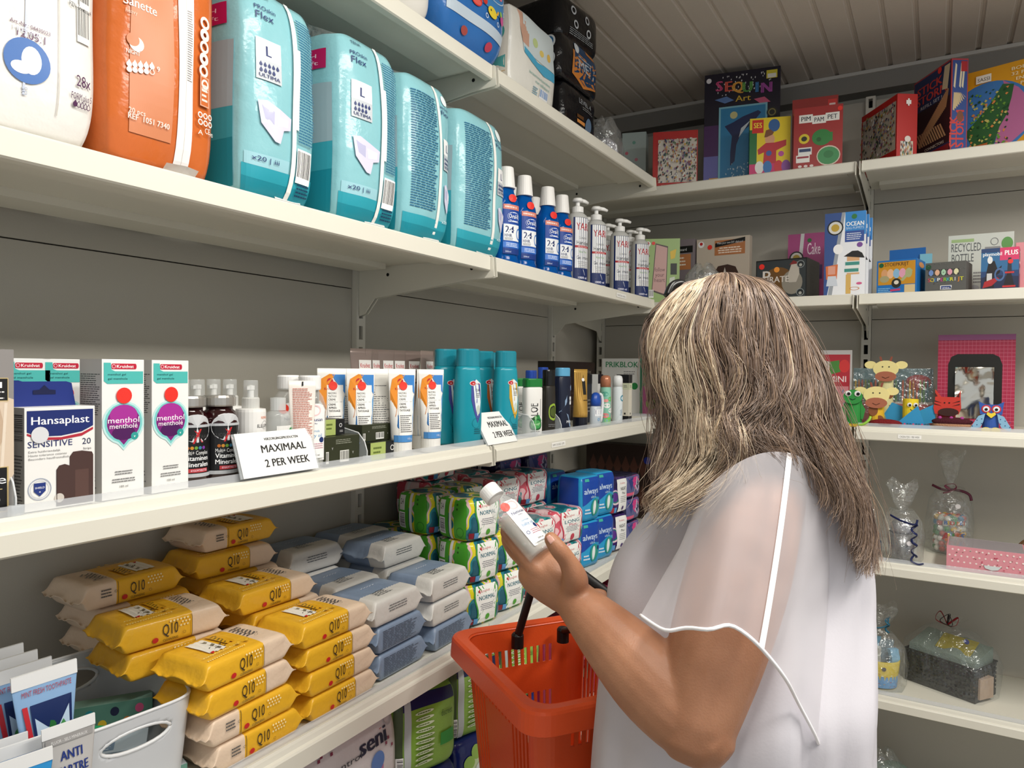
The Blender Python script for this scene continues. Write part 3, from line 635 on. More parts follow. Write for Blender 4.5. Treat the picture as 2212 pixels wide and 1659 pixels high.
# sticking plaster cartons
X = -.845; w, yc = LB(53, 205, X, ZC); h = LH(205, 878, X, ZC)
def k_plaster():
    r = ob('plaster_box'); r['category'] = 'box'; d = .03
    MB().box(-w/2, -d/2, 0, w/2, d/2, h).build('box', M('#eeedea', .4), r, bevel=.0006)
    t = MB(); pts = [(-w*.5, h), (w*.42, h), (w*.36, h+.026), (w*.28, h+.028), (-w*.46, h+.028), (-w*.52, h+.02)]
    t.prism(pts, d/2-.0007, d/2, 'y'); tb = t.build('hang_tab', M('#1d2f7a', .35), r)
    pr = Print(w, .03, lambda x, z, o: (x, d/2-.0009-o, h+z)); pr.p([(.3, .45), (.62, .45), (.62, .6), (.53, .62), (.46, .8), (.39, .62), (.3, .6)], '#0d1540'); pr.done(tb)
    pr = Print(w, h, S_front(-d/2), .0003)
    pr.p([(.03, .97), (.97, .97), (.97, .80), (.8, .745), (.5, .715), (.2, .72), (.03, .765)], '#1a2a6c'); pr.p([(.03, .755), (.2, .71), (.5, .70), (.8, .73), (.97, .785), (.97, .76), (.8, .70), (.5, .675), (.2, .685), (.03, .735)], '#b32a3c')
    pr.t(.5, .835, .075, 'Hansaplast', '#fff', w=.82, bold=1); pr.t(.35, .615, .06, 'SENSITIVE', '#1f2c66', w=.62); pr.t(.87, .615, .06, '20', '#333a5a', w=.13); pr.t(.88, .56, .02, 'Strips', '#555', w=.12)
    pr.t(.05, .565, .02, 'Extra huidvriendelijk', '#888', w=.44, al='l'); pr.t(.05, .53, .02, 'Haute tolerance cutanee', '#888', w=.53, al='l'); pr.t(.05, .495, .02, 'Besonders hautfreundlich', '#888', w=.56, al='l')
    pr.p([(.43, .02), (.43, .38), (.47, .42), (.55, .43), (.62, .41), (.62, .5), (.67, .545), (.8, .55), (.95, .53), (.97, .5), (.97, .02)], '#4a3430'); pr.r(.7, .05, .9, .36, '#5a413b', 2); pr.c(.47, .1, .07, '#cfc8c0', ry=.045); pr.p([(.43, .02), (.43, .38), (.44, .38), (.44, .02)], '#3a2825')
    pr.c(.2, .21, .16, '#98a2b8', ring=.94, seg=28); pr.c(.2, .21, .13, '#c9cedb', ring=.95, seg=28); pr.p([(.12, .27), (.28, .27), (.28, .19), (.2, .14), (.12, .19)], '#22357c'); pr.t(.2, .215, .018, 'SHIELD', '#fff', w=.13); pr.t(.2, .17, .025, '+', '#fff')
    pr.c(.2, .735, .12, '#d9dade', sticker=True); pr.done(r)
    pr = Print(d, h, S_side(-w/2), .0003); pr.r(0, 0, 1, 1, '#a5a39f', 1); pr.bar(.15, .66, .95, .95, '#a5a39f', vert=False); pr.g(.1, .03, .9, .55, 16, '#444', .3); pr.done(r)
    return r
KH = Kind(k_plaster)
KH((X-.015, yc, ZC1), LEFT, 'plaster carton with brown strip picture, in front of the menthol cartons', 'plaster cartons')
KH((X-.085, yc-.018, ZC1), LEFT, 'plaster carton behind the other one, only its blue tab showing', 'plaster cartons')
# menthol gel cartons
X = -.845; w, yc = LB(220, 311, X, ZC); h = LH(311, 779, X, ZC); dm = .046
def k_menthol():
    r = ob('menthol_gel_box'); r['category'] = 'box'
    MB().box(-w/2, -dm/2, 0, w/2, dm/2, h).build('box', M('#eeeeec', .35), r, bevel=.0007)
    pr = Print(w, h, S_front(-dm/2), .0003); T = '#4fb9b3'
    pr.p([(.04, .975), (.2, .975), (.22, .925), (.3, .915), (.97, .915), (.97, .825), (.12, .825), (.04, .845)], T); pr.r(.24, .93, .78, .97, '#c11d3a', 2); pr.c(.24, .95, .03, '#c11d3a', ry=.02); pr.c(.78, .95, .03, '#c11d3a', ry=.02); pr.t(.54, .939, .022, 'Kruidvat', '#fff', w=.4, bold=1); pr.c(.27, .95, .045, '#f2d5da', ring=.75)
    pr.t(.34, .885, .014, 'menthol gel', '#174f55', w=.42); pr.t(.36, .855, .014, 'gel menthole', '#174f55', w=.46)
    P = lambda k: [(.5+k*.46*math.sin(a)*(1 if abs(a) > .5 else .9), .545+k*.145*math.cos(a)-(k*.04 if abs(abs(a)-math.pi) < .1 else 0)) for a in [i*2*math.pi/22-math.pi for i in range(22)]]
    pr.p(P(1.08), '#bfe5e4'); pr.p(P(.98), '#7accca'); pr.p(P(.86), '#7d1f78')
    pr.c(.5, .6, .33, '#a82f97', ry=.075); pr.c(.5, .47, .28, '#4d1758', ry=.05); pr.t(.5, .545, .04, 'menthol', '#fff', w=.74); pr.t(.5, .505, .035, 'mentholé', '#fff', w=.66)
    pr.c(.76, .445, .09, '#2f9f98'); pr.t(.76, .435, .02, 'v', '#e8fbfa', bold=1)
    pr.g(.28, .17, .72, .205, 2, '#777', .4, .1, 'c'); pr.g(.22, .115, .78, .15, 2, '#777', .4, .1, 'c'); pr.t(.5, .08, .015, '100 ml', '#555', w=.2); pr.st(.5, .74, .185); pr.done(r)
    pr = Print(dm, h, S_side(-w/2), .0003); pr.r(0, 0, 1, 1, '#bdbbb8', 1); pr.g(.04, .6, .95, .9, 20, '#333', .4); pr.g(.1, .05, .8, .2, 6, '#666', .4); pr.done(r)
    return r
KG = Kind(k_menthol)
KG((X-dm/2, yc, ZC1), LEFT, 'menthol gel carton right beside the plaster carton', 'menthol gel cartons')
w2, y2 = LB(319, 393, X, ZC); KG((X-dm/2, yc+w+.009, ZC1), LEFT+.03, 'menthol gel carton beside the vitamin jars', 'menthol gel cartons')
for i, (dx, dy, lb) in enumerate(((-.105, -.055, 'nearest the plaster tab'), (-.105, -.012, 'left of centre'), (-.105, .031, 'right of centre'), (-.1, .074, 'straight behind the front pair'))):
    KG((X+dx-dm/2, yc+dy, ZC1), LEFT, 'menthol gel carton in the back row, '+lb, 'menthol gel cartons')
# vitamin jars
def k_vitamin():
    r = ob('vitamin_jar'); r['category'] = 'jar'; R = .026
    MB().lathe([(.022, 0), (R, .003), (R, .082), (R*.95, .09), (R*.8, .098), (.018, .1), (.018, .106), (0, .106)], 28).build('glass', M('#2a0d10', .1, coat=.5), r, smooth=True)
    MB().lathe([(0, .105), (.0215, .105), (.0222, .107), (.0222, .117), (.0205, .12), (0, .12)], 28).build('lid', M('#b9b6b0', .3, metal=.7), r)
    pr = Print(.075, .07, lambda x, z, o: S_cyl(R, R)(x, z+.012, o)); pr.r(0, 0, 1, 1, '#141416', 14); pr.r(0, .95, 1, 1, '#b9bcc0', 14); pr.r(0, 0, 1, .07, '#b9bcc0', 14)
    pr.c(.52, .93, .3, '#cfd1d4', ry=.27); pr.t(.5, .74, .07, 'LUCOVITAAL', '#444', w=.44); pr.p([(.47, .64), (.55, .8), (.6, .92), (.57, .92), (.5, .8), (.44, .64)], '#c2272d'); pr.p([(.46, .9), (.52, .82), (.6, .66), (.63, .66), (.53, .85)], '#c2272d')
    for i, c in enumerate(('#b5651d', '#c98a2a', '#6a9a3a', '#3a7a9a', '#7a3a9a')): pr.c(.36+.07*i, .56, .03, c)
    pr.t(.52, .43, .075, 'Multi+ Complex', '#eee', w=.44); pr.t(.52, .32, .09, 'Vitaminen', '#fff', w=.44, bold=1); pr.t(.52, .2, .09, 'Mineralen', '#fff', w=.44, bold=1); pr.r(.37, .09, .72, .165, '#b8383c', 4); pr.t(.56, .11, .04, '60 KAUWTABLETTEN', '#fde', w=.3)
    pr.done(r); return r
KV = Kind(k_vitamin); X = -.872
KV((X-.004, LY(411, X, ZC), ZC1), LEFT-.25, 'dark vitamin jar with grey lid beside the menthol carton', 'vitamin jars')
KV((X, LY(473, X, ZC), ZC1), LEFT-.25, 'dark vitamin jar with grey lid beside the price card', 'vitamin jars')
# white spray bottles with clear overcaps
def k_spray():
    r = ob('spray_bottle'); r['category'] = 'bottle'; R = .0215
    MB().lathe([(.018, 0), (R, .003), (R, .095), (R*.97, .099), (.0125, .1), (0, .1)], 24).build('body', M('#ecebe8', .35), r, smooth=False)
    MB().lathe([(0, .1), (.0125, .1), (.0125, .114), (.011, .116), (0, .116)], 20).build('collar', M('#dcdcd8', .2, alpha=.75), r)
    nz = MB(); nz.lathe([(.0045, .116), (.0045, .126), (.0055, .127), (.0055, .133), (0, .134)], 12); nz.box(-.009, -.003, .127, 0, .003, .132); nz.build('nozzle', M('#e9e9e6', .4), r)
    MB().lathe([(.0105, .1155), (.0102, .1395), (.0095, .141), (0, .141)], 20, cap0=False).build('overcap', M('#e9edee', .08, alpha=.25), r, smooth=False)
    pr = Print(.036, .09, lambda x, z, o: S_cyl(R, R)(x, z+.004, o)); pr.t(.72, .9, .04, 'NORPACE', '#e2743a', w=.4); pr.t(.7, .76, .055, 'ILLUMY', '#555', w=.7); pr.c(.72, .8, .17, '#999', ring=.93); pr.p([(.35, .5), (.6, .48), (.7, .66), (.6, .62), (.5, .66), (.45, .58)], '#e5702f'); pr.g(.2, .1, .9, .4, 5, '#999'); pr.done(r)
    return r
KS = Kind(k_spray)
for u, X, lb in ((541, -.868, 'white spray bottle with orange flower, behind the big price card'), (496, -.945, 'white spray bottle in the second row behind the jar, right one'), (461, -.96, 'white spray bottle in the second row, middle one'), (426, -.95, 'white spray bottle in the second row, left one'), (393, -.955, 'white spray bottle peeping out beside the menthol carton')):
    KS((X, LY(u, X, ZC), ZC1), LEFT, lb, 'spray bottles')
# clear bottles
def k_clearsmall():
    r = ob('micellar_bottle'); r['category'] = 'bottle'
    MB().lathe([(.018, 0), (.021, .004), (.021, .085), (.018, .092), (.011, .095), (0, .095)], 24, 1, .8).build('body', M('#dfe3e2', .06, alpha=.35), r, smooth=True)
    MB().lathe([(0, .095), (.0115, .095), (.0115, .114), (0, .115)], 18).build('cap', M('#e3e6e5', .15, alpha=.6), r)
    pr = Print(.03, .06, lambda x, z, o: S_cyl(.0212, .017)(x, z+.012, o)); pr.r(0, 0, 1, 1, '#f0efeb', 8); pr.g(.1, .1, .9, .6, 6, '#777'); pr.st(.9, .85, .2, '#2b9a50'); pr.done(r); return r
X = -.866; Kind(k_clearsmall)((X, LY(600, X, ZC), ZC1), LEFT, 'small clear bottle with green dot behind the price card')
def babyoil(name='baby_oil_bottle', liquid=True, fill=.8):
    r = ob(name); r['category'] = 'bottle'; R = .026; hh = .125
    gl = [(.018, .002), (R*.96, .0), (R, .005), (R, .085), (R*.97, .097), (R*.82, .11), (R*.6, .118), (.0135, .121), (.0135, .124)]
    MB().lathe(gl, 60, 1, .72, cap1=False, ex=2.2).build('bottle', M('#f2f5f4', .04, alpha=.22), r, smooth=True)
    MB().lathe([(.016, .004), (R*.93, .004), (R*.95, .007), (R*.95, .087*fill/.8), (0, .087*fill/.8)], 26, 1, .70, ex=2.2).build('oil', M('#d9d8cd', .08, alpha=.38), r, smooth=True)
    MB().lathe([(0, .121), (.0165, .121), (.0172, .123), (.0172, .141), (.0155, .1435), (0, .1435)], 26).build('cap', M('#f2f2f1', .35), r)
    S = S_cyl(R, R*.72, None, 2.2); pr = Print(.036, .088, lambda x, z, o: S(x, z+.012, o), .0009)
    pr.r(0, .04, 1, .9, '#f6f6f5', 10); pr.p([(0, .02), (.04, 0), (.96, 0), (1, .02), (1, .9), (.9, .97), (.7, 1), (.3, 1), (.1, .97), (0, .9)], '#f6f6f5'); pr.c(.5, .88, .26, '#f1cfd0', ry=.1, ring=.75); pr.t(.5, .69, .06, 'Natusan', '#23336f', w=.7, bold=1); pr.t(.5, .64, .025, 'baby', '#23336f', w=.2)
    pr.t(.5, .5, .04, 'normale', '#6aa5cf', w=.4); pr.t(.5, .41, .06, 'baby oil', '#4d94c9', w=.62); pr.c(.8, .36, .12, '#22366f'); pr.c(.2, .27, .09, '#3b4d86', ring=.7); pr.g(.35, .2, .9, .31, 3, '#c58a9a', .4, .2, 'c'); pr.t(.55, .08, .03, '200 ml', '#555', w=.3)
    pr.st(.12, .9, .22, '#ee3f2d'); pr.done(r); return r
KO = Kind(babyoil)
for u, X, lb in ((668, -.872, 'clear baby oil bottle beside the dark green cartons'), (622, -.915, 'clear baby oil bottle behind the red lettered tube')):
    KO((X, LY(u, X, ZC), ZC1), LEFT-.35, lb, 'baby oil bottles on the shelf', (1.03, 1.03, 1.03))
# squeeze tubes
def tubebody(r, w, h, rb, hc, mat, capmat, th=.0012, name='body', crimp=.010, capr=1.0, invert=True):
    """a squeeze tube standing on its cap: round at the cap, flat at the crimp"""
    R = []; n = 28
    for i in range(15):
        t = i/14; z = hc+(h-hc-crimp)*t; e = t*t*(3-2*t); a = rb+(w/2-rb)*t; b = rb*(1-e)*.95+th*e
        R.append([(a*math.cos(q), b*math.sin(q), z) for q in [2*math.pi*j/n for j in range(n)]])
    R.append([(w/2*math.cos(q), th*math.sin(q), h) for q in [2*math.pi*j/n for j in range(n)]])
    MB().rings(R).build(name, mat, r, smooth=True)
    MB().lathe([(rb*.93*capr, 0), (rb*capr, .002), (rb*.99, hc-.0005), (0, hc-.0005)], 24, 1, .96).build('cap', capmat, r, smooth=False)
    def S(x, z, o):
        z2 = z+hc; t = min(1, max(0, (z2-hc)/(h-hc-crimp))); e = t*t*(3-2*t); a = rb+(w/2-rb)*t; b = rb*(1-e)*.95+th*e
        q = max(-1, min(1, x/(a+1e-6))); return (q*a, -b*math.sqrt(max(0, 1-q*q))-o-.0002, z2)
    return S
def k_tattoo():
    r = ob('tattoo_cream_tube'); r['category'] = 'tube'; h = .152; S = tubebody(r, .05, h, .0185, .026, M('#f1f0ec', .3), M('#ecebe6', .35))
    pr = Print(.046, .118, S, .0007); pr.r(.03, .0, .97, .1, '#4f8fce', 8); pr.p([(.02, .1), (.02, .32), (.3, .4), (.5, .2), (.5, .1)], '#3d79b8'); pr.p([(.02, .3), (.02, .75), (.1, .92), (.4, .99), (.6, .98), (.3, .8), (.26, .5), (.2, .38)], '#e8902a')
    pr.p([(.5, .98), (.98, .98), (.98, .7), (.8, .8), (.6, .9)], '#3f86cf'); pr.p([(.8, .1), (.98, .1), (.98, .7), (.9, .6), (.85, .3)], '#5a9ad2')
    pr.r(.3, .1, .9, .83, '#f3f2ee', 6); pr.c(.42, .88, .12, '#c1272d', ry=.05); pr.t(.44, .76, .035, 'Kruidvat', '#c1272d', w=.46, bold=1)
    for i, t in enumerate(('NAZORG', 'TATTOO', 'CREME')): pr.t(.34, .70-.045*i, .028, t, '#333', w=(.3, .3, .26)[i], al='l', bold=1)
    pr.r(.33, .585, .85, .59, '#999', 2)
    for i, t in enumerate(('CREME', 'APRES-', 'TATOUAGE')): pr.t(.34, .54-.045*i, .028, t, '#333', w=(.26, .3, .42)[i], al='l', bold=1)
    pr.g(.34, .14, .82, .4, 9, '#666', .4, .3); pr.t(.7, .035, .03, '100 g', '#dce8f5', w=.2); pr.st(.52, .82, .16, '#ea3a2c'); pr.done(r)
    pr = Print(.046, .118, lambda x, z, o: (lambda q: (-q[0], -q[1], q[2]))(S(x, z, o)), .0007); pr.r(.1, .02, .9, .98, '#dcdad3', 6); pr.g(.14, .1, .86, .93, 26, '#666', .4); pr.done(r)
    return r
KT = Kind(k_tattoo); X = -.852
for u, xx, ro, lb in ((930, -.845, 0, 'tattoo cream tube with red dot nearest the teal shampoo'), (867, -.845, 0, 'tattoo cream tube with red dot, second from the shampoo'), (908, -.90, .9, 'tattoo cream tube turned sideways between the two front ones'),
                      (818, -.885, math.pi, 'tattoo cream tube showing its back, behind the clear divider'), (778, -.885, 0, 'tattoo cream tube left of the one turned backwards'), (744, -.93, math.pi, 'tattoo cream tube turned backwards in the back row'), (716, -.925, 0, 'tattoo cream tube nearest the baby oil bottles'), (800, -.955, math.pi, 'tattoo cream tube in the far row')):
    KT((xx, LY(u, xx, ZC), ZC1), LEFT-.55+ro, lb, 'tattoo cream tubes', (1.05, 1.05, 1.05))
def k_redtube():
    r = ob('cream_tube'); r['category'] = 'tube'; S = tubebody(r, .042, .14, .017, .022, M('#ece6de', .3), M('#e8e4dc', .35)); pr = Print(.04, .11, S, .0007)
    pr.g(.12, .25, .88, .97, 30, '#c0705f', .42); pr.bar(.3, .08, .8, .2); pr.r(.47, 1.0, .53, 1.06, '#222', 1); pr.done(r); return r
Kind(k_redtube)((-.846, LY(652, -.846, ZC), ZC1), LEFT-.5, 'cream coloured tube with dense red print behind the price card')
def k_browntube():
    r = ob('body_cream_tube'); r['category'] = 'tube'; S = tubebody(r, .056, .2, .0165, .03, M('#8f7f78', .3, metal=.2), M('#6b5a55', .35)); pr = Print(.05, .155, S, .0007)
    pr.r(.35, .82, .98, .95, '#eceae6', 4); pr.t(.67, .85, .06, 'Kruidvat', '#c1272d', w=.5, bold=1); pr.r(.3, .2, .98, .78, '#a3958d', 5); pr.g(.4, .62, .8, .72, 2, '#3a2f2c'); pr.c(.8, .15, .15, '#8a4a6f', ry=.06); pr.done(r); return r
KB = Kind(k_browntube)
for i, (u, ro, lb) in enumerate(((779, .1, 'leftmost of the brown foil tubes'), (806, .75, 'second brown foil tube from the left'), (830, .35, 'third brown foil tube from the left'), (855, .3, 'fourth brown foil tube from the left'), (886, 0, 'fifth brown foil tube, label facing out'), (921, .8, 'brown foil tube nearest the teal shampoo'))):
    X = -1.0 if i < 5 else -.965
    KB((X, LY(u, X, ZC), ZC1), LEFT-.2+ro*.4, lb, 'brown foil tubes in the back row')
# dark green cartons lying in two layers behind the clear dividers
def greenbox(u0, u1, X, z, h, d, label, lime=True, front=None):
    w, yc = LB(u0, u1, X, z)
    def f(pr):
        if lime: pr.r(.0, .0, .55, 1, '#a9b96a', 2); pr.r(.55, 0, 1, 1, '#15171a', 2); pr.g(.1, .3, .4, .8, 2, '#5a6a2c'); pr.c(.8, .6, .07, '#ddd', ring=.7); pr.g(.75, .15, .92, .3, 2, '#bbb')
        else:
            pr.g(.3, .72, .8, .9, 3, '#8d9080'); pr.bar(.42, .1, .68, .5, '#e8e8e2'); pr.bar(.02, .1, .1, .5, '#e8e8e2'); pr.t(.2, .55, .08, 'Y', '#ddd'); pr.t(.8, .35, .08, 'Y', '#ddd')
    def t(pr): pr.g(.2, .2, .8, .8, 6, '#6c705c', .3)
    return carton('hair_oil_box', w, d, h, M('#2f3320', .4), label, 'box', (X-d/2, yc, z), LEFT, f, None, t, group='dark green cartons')
greenbox(702, 776, -.848, ZC1, .048, .06, 'dark green carton with barcodes lying beside the baby oil', False)
greenbox(800, 858, -.848, ZC1, .030, .05, 'dark green carton with lime end in the lower layer, beside the tattoo tubes')
greenbox(782, 850, -.862, ZC1+.031, .030, .05, 'dark green carton with white pictograms on the upper layer', False)
greenbox(700, 744, -.862, ZC1+.049, .026, .05, 'dark green carton with lime end on the upper layer, beside the baby oil')
# clear plastic shelf dividers
def k_div():
    r = ob('shelf_divider'); r['category'] = 'divider'; q = [(0, 0), (-.11, 0), (-.11, .05), (-.06, .058), (-.02, .05), (-.006, .036), (0, .02)]
    m = MB(); m.prism(q, -.0008, .0008, 'y'); m.build('plate', M('#dfe6ea', .05, alpha=.28), r)
    MB().tube([(-.11, 0, .05), (-.06, 0, .058), (-.02, 0, .05), (-.006, 0, .036), (0, 0, .02), (0, 0, .002)], .0011, 6).build('rim', M('#f3f6f8', .1, alpha=.7), r, smooth=True)
    MB().box(-.004, -.006, 0, .004, .006, .012).build('clip', M('#e6ecef', .1, alpha=.6), r); return r
KD = Kind(k_div)
for u, X, lb in ((792, -.832, 'clear divider in front of the dark green cartons'), (881, -.832, 'clear divider beside the tattoo cream tubes'), (1156, -.834, 'clear divider in front of the white aloe bottle'), (1212, -.834, 'clear divider in front of the navy shower gel'), (32, -.832, 'clear divider beside the plaster carton')):
    KD((X, LY(u, X, ZC)+.001, ZC1), 0, lb, 'clear shelf dividers')
# price cards
def card(bl, br, tl, tr, label, lines):
    X0 = XF+.006; A = hitX(bl[0], bl[1], X0); B = hitX(br[0], br[1], X0); T = hitY(tl[0], tl[1], A.y); U = hitY(tr[0], tr[1], B.y)
    B.z = A.z; U.z = T.z; U.x = T.x; n = (B-A).cross(T-A).normalized()
    if n.x < 0: n = -n
    r = ob('price_card', None, None, (0, 0, 0), 0, label, 'sign')
    m = MB(); m.add([A, B, U, T, A-n*.0006, B-n*.0006, U-n*.0006, T-n*.0006], [(0, 1, 2, 3), (7, 6, 5, 4), (0, 4, 5, 1), (1, 5, 6, 2), (2, 6, 7, 3), (3, 7, 4, 0)]); m.build('card', M('#f1f1ef', .5), r)
    m = MB(); k = n*-.0008; e = (B-A).normalized()*.004; m.add([A+k-e, B+k+e, U+k+e, T+k-e, A+k*3-e, B+k*3+e, U+k*3+e, T+k*3-e], [(0, 1, 2, 3), (7, 6, 5, 4), (0, 4, 5, 1), (1, 5, 6, 2), (2, 6, 7, 3), (3, 7, 4, 0)]); m.build('holder', M('#dfe5e8', .06, alpha=.3), r)
    W = (B-A).length; Hh = (T-A).length
    pr = Print(W, Hh, lambda x, z, o: A+(B-A)*(x/W+.5)+(T-A)*(z/Hh)+n*o, .0004)
    for x, y, hh, t, ww, b in lines: pr.t(x, y, hh, t, '#1b1b1b', w=ww, bold=b)
    pr.done(r); return r
card((527, 1035), (688, 1008), (505, 938), (670, 918), 'large white card reading MAXIMAAL 2 PER WEEK before the spray bottles',
     ((.58, .80, .055, 'VERZORGINGSPRODUCTEN', .46, 1), (.59, .52, .17, 'MAXIMAAL', .60, 1), (.6, .19, .17, '2 PER WEEK', .60, 1)))
card((1055, 962), (1118, 946), (1023, 893), (1095, 887), 'smaller white card reading MAXIMAAL 2 PER WEEK before the teal shampoo',
     ((.6, .79, .06, 'VERZORGINGS PRODUCTEN', .48, 1), (.6, .52, .18, 'MAXIMAAL', .64, 1), (.64, .19, .18, '2 PER WEEK', .68, 1)))
# teal shampoo bottles
def shampoo(leaf):
    def k():
        r = ob('shampoo_bottle'); r['category'] = 'bottle'; tc = '#1b93a6'
        body = [(.024, 0), (.0275, .004), (.029, .05), (.0285, .11), (.0255, .15), (.0235, .158), (0, .158)]
        MB().lathe(body, 28, 1, .62, ex=2.5).build('body', M(tc, .28), r, smooth=True)
        cp = MB().lathe([(0, .158), (.0238, .158), (.0235, .18), (.0235, .189), (.021, .192), (0, .1925)], 26, 1, .64, ex=2.5).build('cap', M('#1f8699', .25), r, smooth=False)
        rz = interp([(z, q/.029) for q, z in body[:-1]]); S = S_cyl(.0292, .0182, rz, 2.5)
        pr = Print(.05, .13, lambda x, z, o: S(x, z+.02, o)); pr.p([(.5, .82), (.62, .86), (.9, .78), (.95, .6), (.9, .3), (.75, .2), (.6, .35), (.5, .55)], leaf); pr.p([(.55, .82), (.68, .86), (.95, .8), (.97, .6), (.9, .42), (.75, .3), (.66, .4), (.6, .55)], '#e4eef0')
        pr.c(.56, .8, .1, '#f2f2f2'); pr.c(.56, .8, .085, '#c1272d'); pr.t(.56, .78, .03, '<', '#fff', bold=1); pr.t(.8, .785, .02, 'Kruidvat', '#c1272d', w=.24); pr.t(.78, .68, .035, 'CURLS', '#555', w=.28); pr.g(.66, .58, .9, .66, 3, '#888'); pr.c(.78, .4, .1, '#c8d4c8', ry=.07); pr.c(.7, .2, .18, '#167f90', ry=.08, ring=.94); pr.g(.6, .03, .95, .12, 3, '#0f5f6e'); pr.done(r); return r
    return Kind(k)
KA, KB2, KC2 = shampoo('#4a4f9a'), shampoo('#d3a42c'), shampoo('#b8622c')
for K, u, X, lb, ro in ((KA, 1009, -.852, 'front teal shampoo bottle with purple leaf beside the tattoo tubes', .25), (KB2, 1091, -.852, 'teal shampoo bottle with golden leaf beside the aloe bottle', .25), (KC2, 1043, -.915, 'teal shampoo bottle with orange leaf between the front two', .2), (KA, 962, -.91, 'teal shampoo bottle behind the last tattoo tube', .3), (KB2, 1065, -.965, 'teal shampoo bottle in the far row', 0)):
    K((X, LY(u, X, ZC), ZC1), LEFT-.3-ro, lb, 'teal shampoo bottles', (1.06, 1.06, 1.06))
# the men's and body care bottles at the far end
def flatbottle(name, w, d, h, hc, bc, cc, fn, neck=.96, ex=3, capw=.9, rough=.3):
    def k():
        r = ob(name); r['category'] = 'bottle'
        MB().lathe([(w*.46, 0), (w*.5, .004), (w*.5, (h-hc)*.7), (w*.5*neck, h-hc-.004), (w*.5*neck*.9, h-hc), (0, h-hc)], 24, 1, d/w, ex=ex).build('body', M(bc, rough), r, smooth=True)
        MB().lathe([(0, h-hc), (w*.5*capw, h-hc), (w*.5*capw, h-.003), (w*.5*capw*.92, h), (0, h)], 24, 1, d/w, ex=ex).build('cap', M(cc, .25), r)
        S = S_cyl(w*.505, d*.505, None, ex); pr = Print(w*.95, (h-hc)*.9, lambda x, z, o: S(x, z+h*.03, o)); fn(pr); pr.done(r); return r
    return Kind(k)
def f(pr): pr.t(.55, .5, .1, 'ALOE', '#222', w=.9, rot=1.57); pr.c(.5, .22, .3, '#1f5a2c'); pr.c(.5, .22, .22, '#3f9a4f'); pr.p([(.3, .25), (.5, .42), (.7, .25), (.5, .1)], '#8fc48a'); pr.p([(.2, .36), (.6, .44), (.8, .3), (.5, .3)], '#2f8a44'); pr.g(.3, .03, .7, .08, 2, '#777'); pr.r(.68, .4, .7, .8, '#555', 1)
KAL = flatbottle('body_lotion_bottle', .05, .03, .14, .02, '#efeeea', '#1c7a34', f, 1.0, 3.5, 1.0)
for u, X, lb in ((1149, -.858, 'white aloe bottle with green cap next to the second card'), (1123, -.915, 'white aloe bottle behind the front one')):
    KAL((X, LY(u, X, ZC), ZC1), LEFT-.45, lb, 'aloe bottles')
def f(pr): pr.c(.62, .45, .32, '#93b23a', ry=.2, ring=.75); pr.c(.62, .45, .2, '#4b5a20', ry=.12); pr.g(.3, .1, .9, .18, 2, '#777')
flatbottle('shower_gel_bottle', .036, .026, .162, .04, '#2a2722', '#0f0f0f', f)((-.86, LY(1184, -.86, ZC), ZC1), LEFT-.4, 'black shower gel with lime oval between aloe and navy bottle')
def f(pr): pr.p([(.0, .35), (.5, .62), (.9, .9), (.95, .8), (.5, .5), (.2, .38), (.6, .3), (.95, .05), (.8, .05)], '#8fa9c8'); pr.t(.7, .13, .05, 'MEN', '#e8eef5', w=.36, bold=1); pr.r(.7, .5, .98, .66, '#e9ecef', 2); pr.t(.8, .56, .04, 'SHOWER', '#333', w=.2)
flatbottle('shower_gel_bottle', .046, .03, .168, .022, '#161d33', '#5fa7cf', f, 1.0)((-.858, LY(1214, -.858, ZC), ZC1), LEFT-.4, 'navy shower gel bottle with light blue cap')
def k_gold():
    r = ob('cream_tube'); r['category'] = 'tube'; S = tubebody(r, .046, .165, .021, .032, M('#c39a4b', .3, metal=.35), M('#0d1020', .3)); pr = Print(.044, .125, S, .0007)
    for x in (.12, .25, .38): pr.p([(x, .02), (x+.03, .02), (x+.08, .98), (x+.05, .98)], '#a87e34')
    pr.r(.55, .5, .8, .8, '#1b1a18', 3); pr.t(.67, .84, .1, 'i', '#3a2a10'); pr.g(.5, .35, .9, .4, 1, '#5a431a'); pr.c(.62, .83, .11, '#f2f0ea', sticker=True); pr.done(r); return r
Kind(k_gold)((-.856, LY(1253, -.856, ZC), ZC1), LEFT-.5, 'gold cream tube standing on a black cap')
def k_roll():
    r = ob('roll_on_deodorant'); r['category'] = 'deodorant'; MB().lathe([(.016, 0), (.019, .004), (.019, .05), (.017, .058), (.013, .06), (0, .06)], 20, 1, .7).build('body', M('#d3dde6', .2, alpha=.85), r, smooth=True)
    MB().lathe([(0, .06), (.0165, .06), (.017, .075), (.013, .093), (.006, .098), (0, .0985)], 20, 1, .75).build('cap', M('#1f4fae', .3), r, smooth=True)
    MB().tube(spline([(.014, 0, .094), (.024, 0, .088), (.027, 0, .06), (.021, 0, .012)], 10), .0045, 8).build('handle', M('#e9ebee', .3), r, smooth=True)
    pr = Print(.03, .04, lambda x, z, o: S_cyl(.0192, .0135)(x, z+.012, o)); pr.r(.05, .45, .95, .95, '#eef1f5', 4); pr.r(.15, .6, .85, .9, '#23366f', 2); pr.t(.5, .68, .14, 'Sanex', '#fff', w=.5); pr.c(.5, .22, .14, '#79b0d8', ring=.6); pr.done(r); return r
Kind(k_roll)((-.852, LY(1286, -.852, ZC), ZC1), LEFT-.4, 'small deodorant with blue cap and white handle')
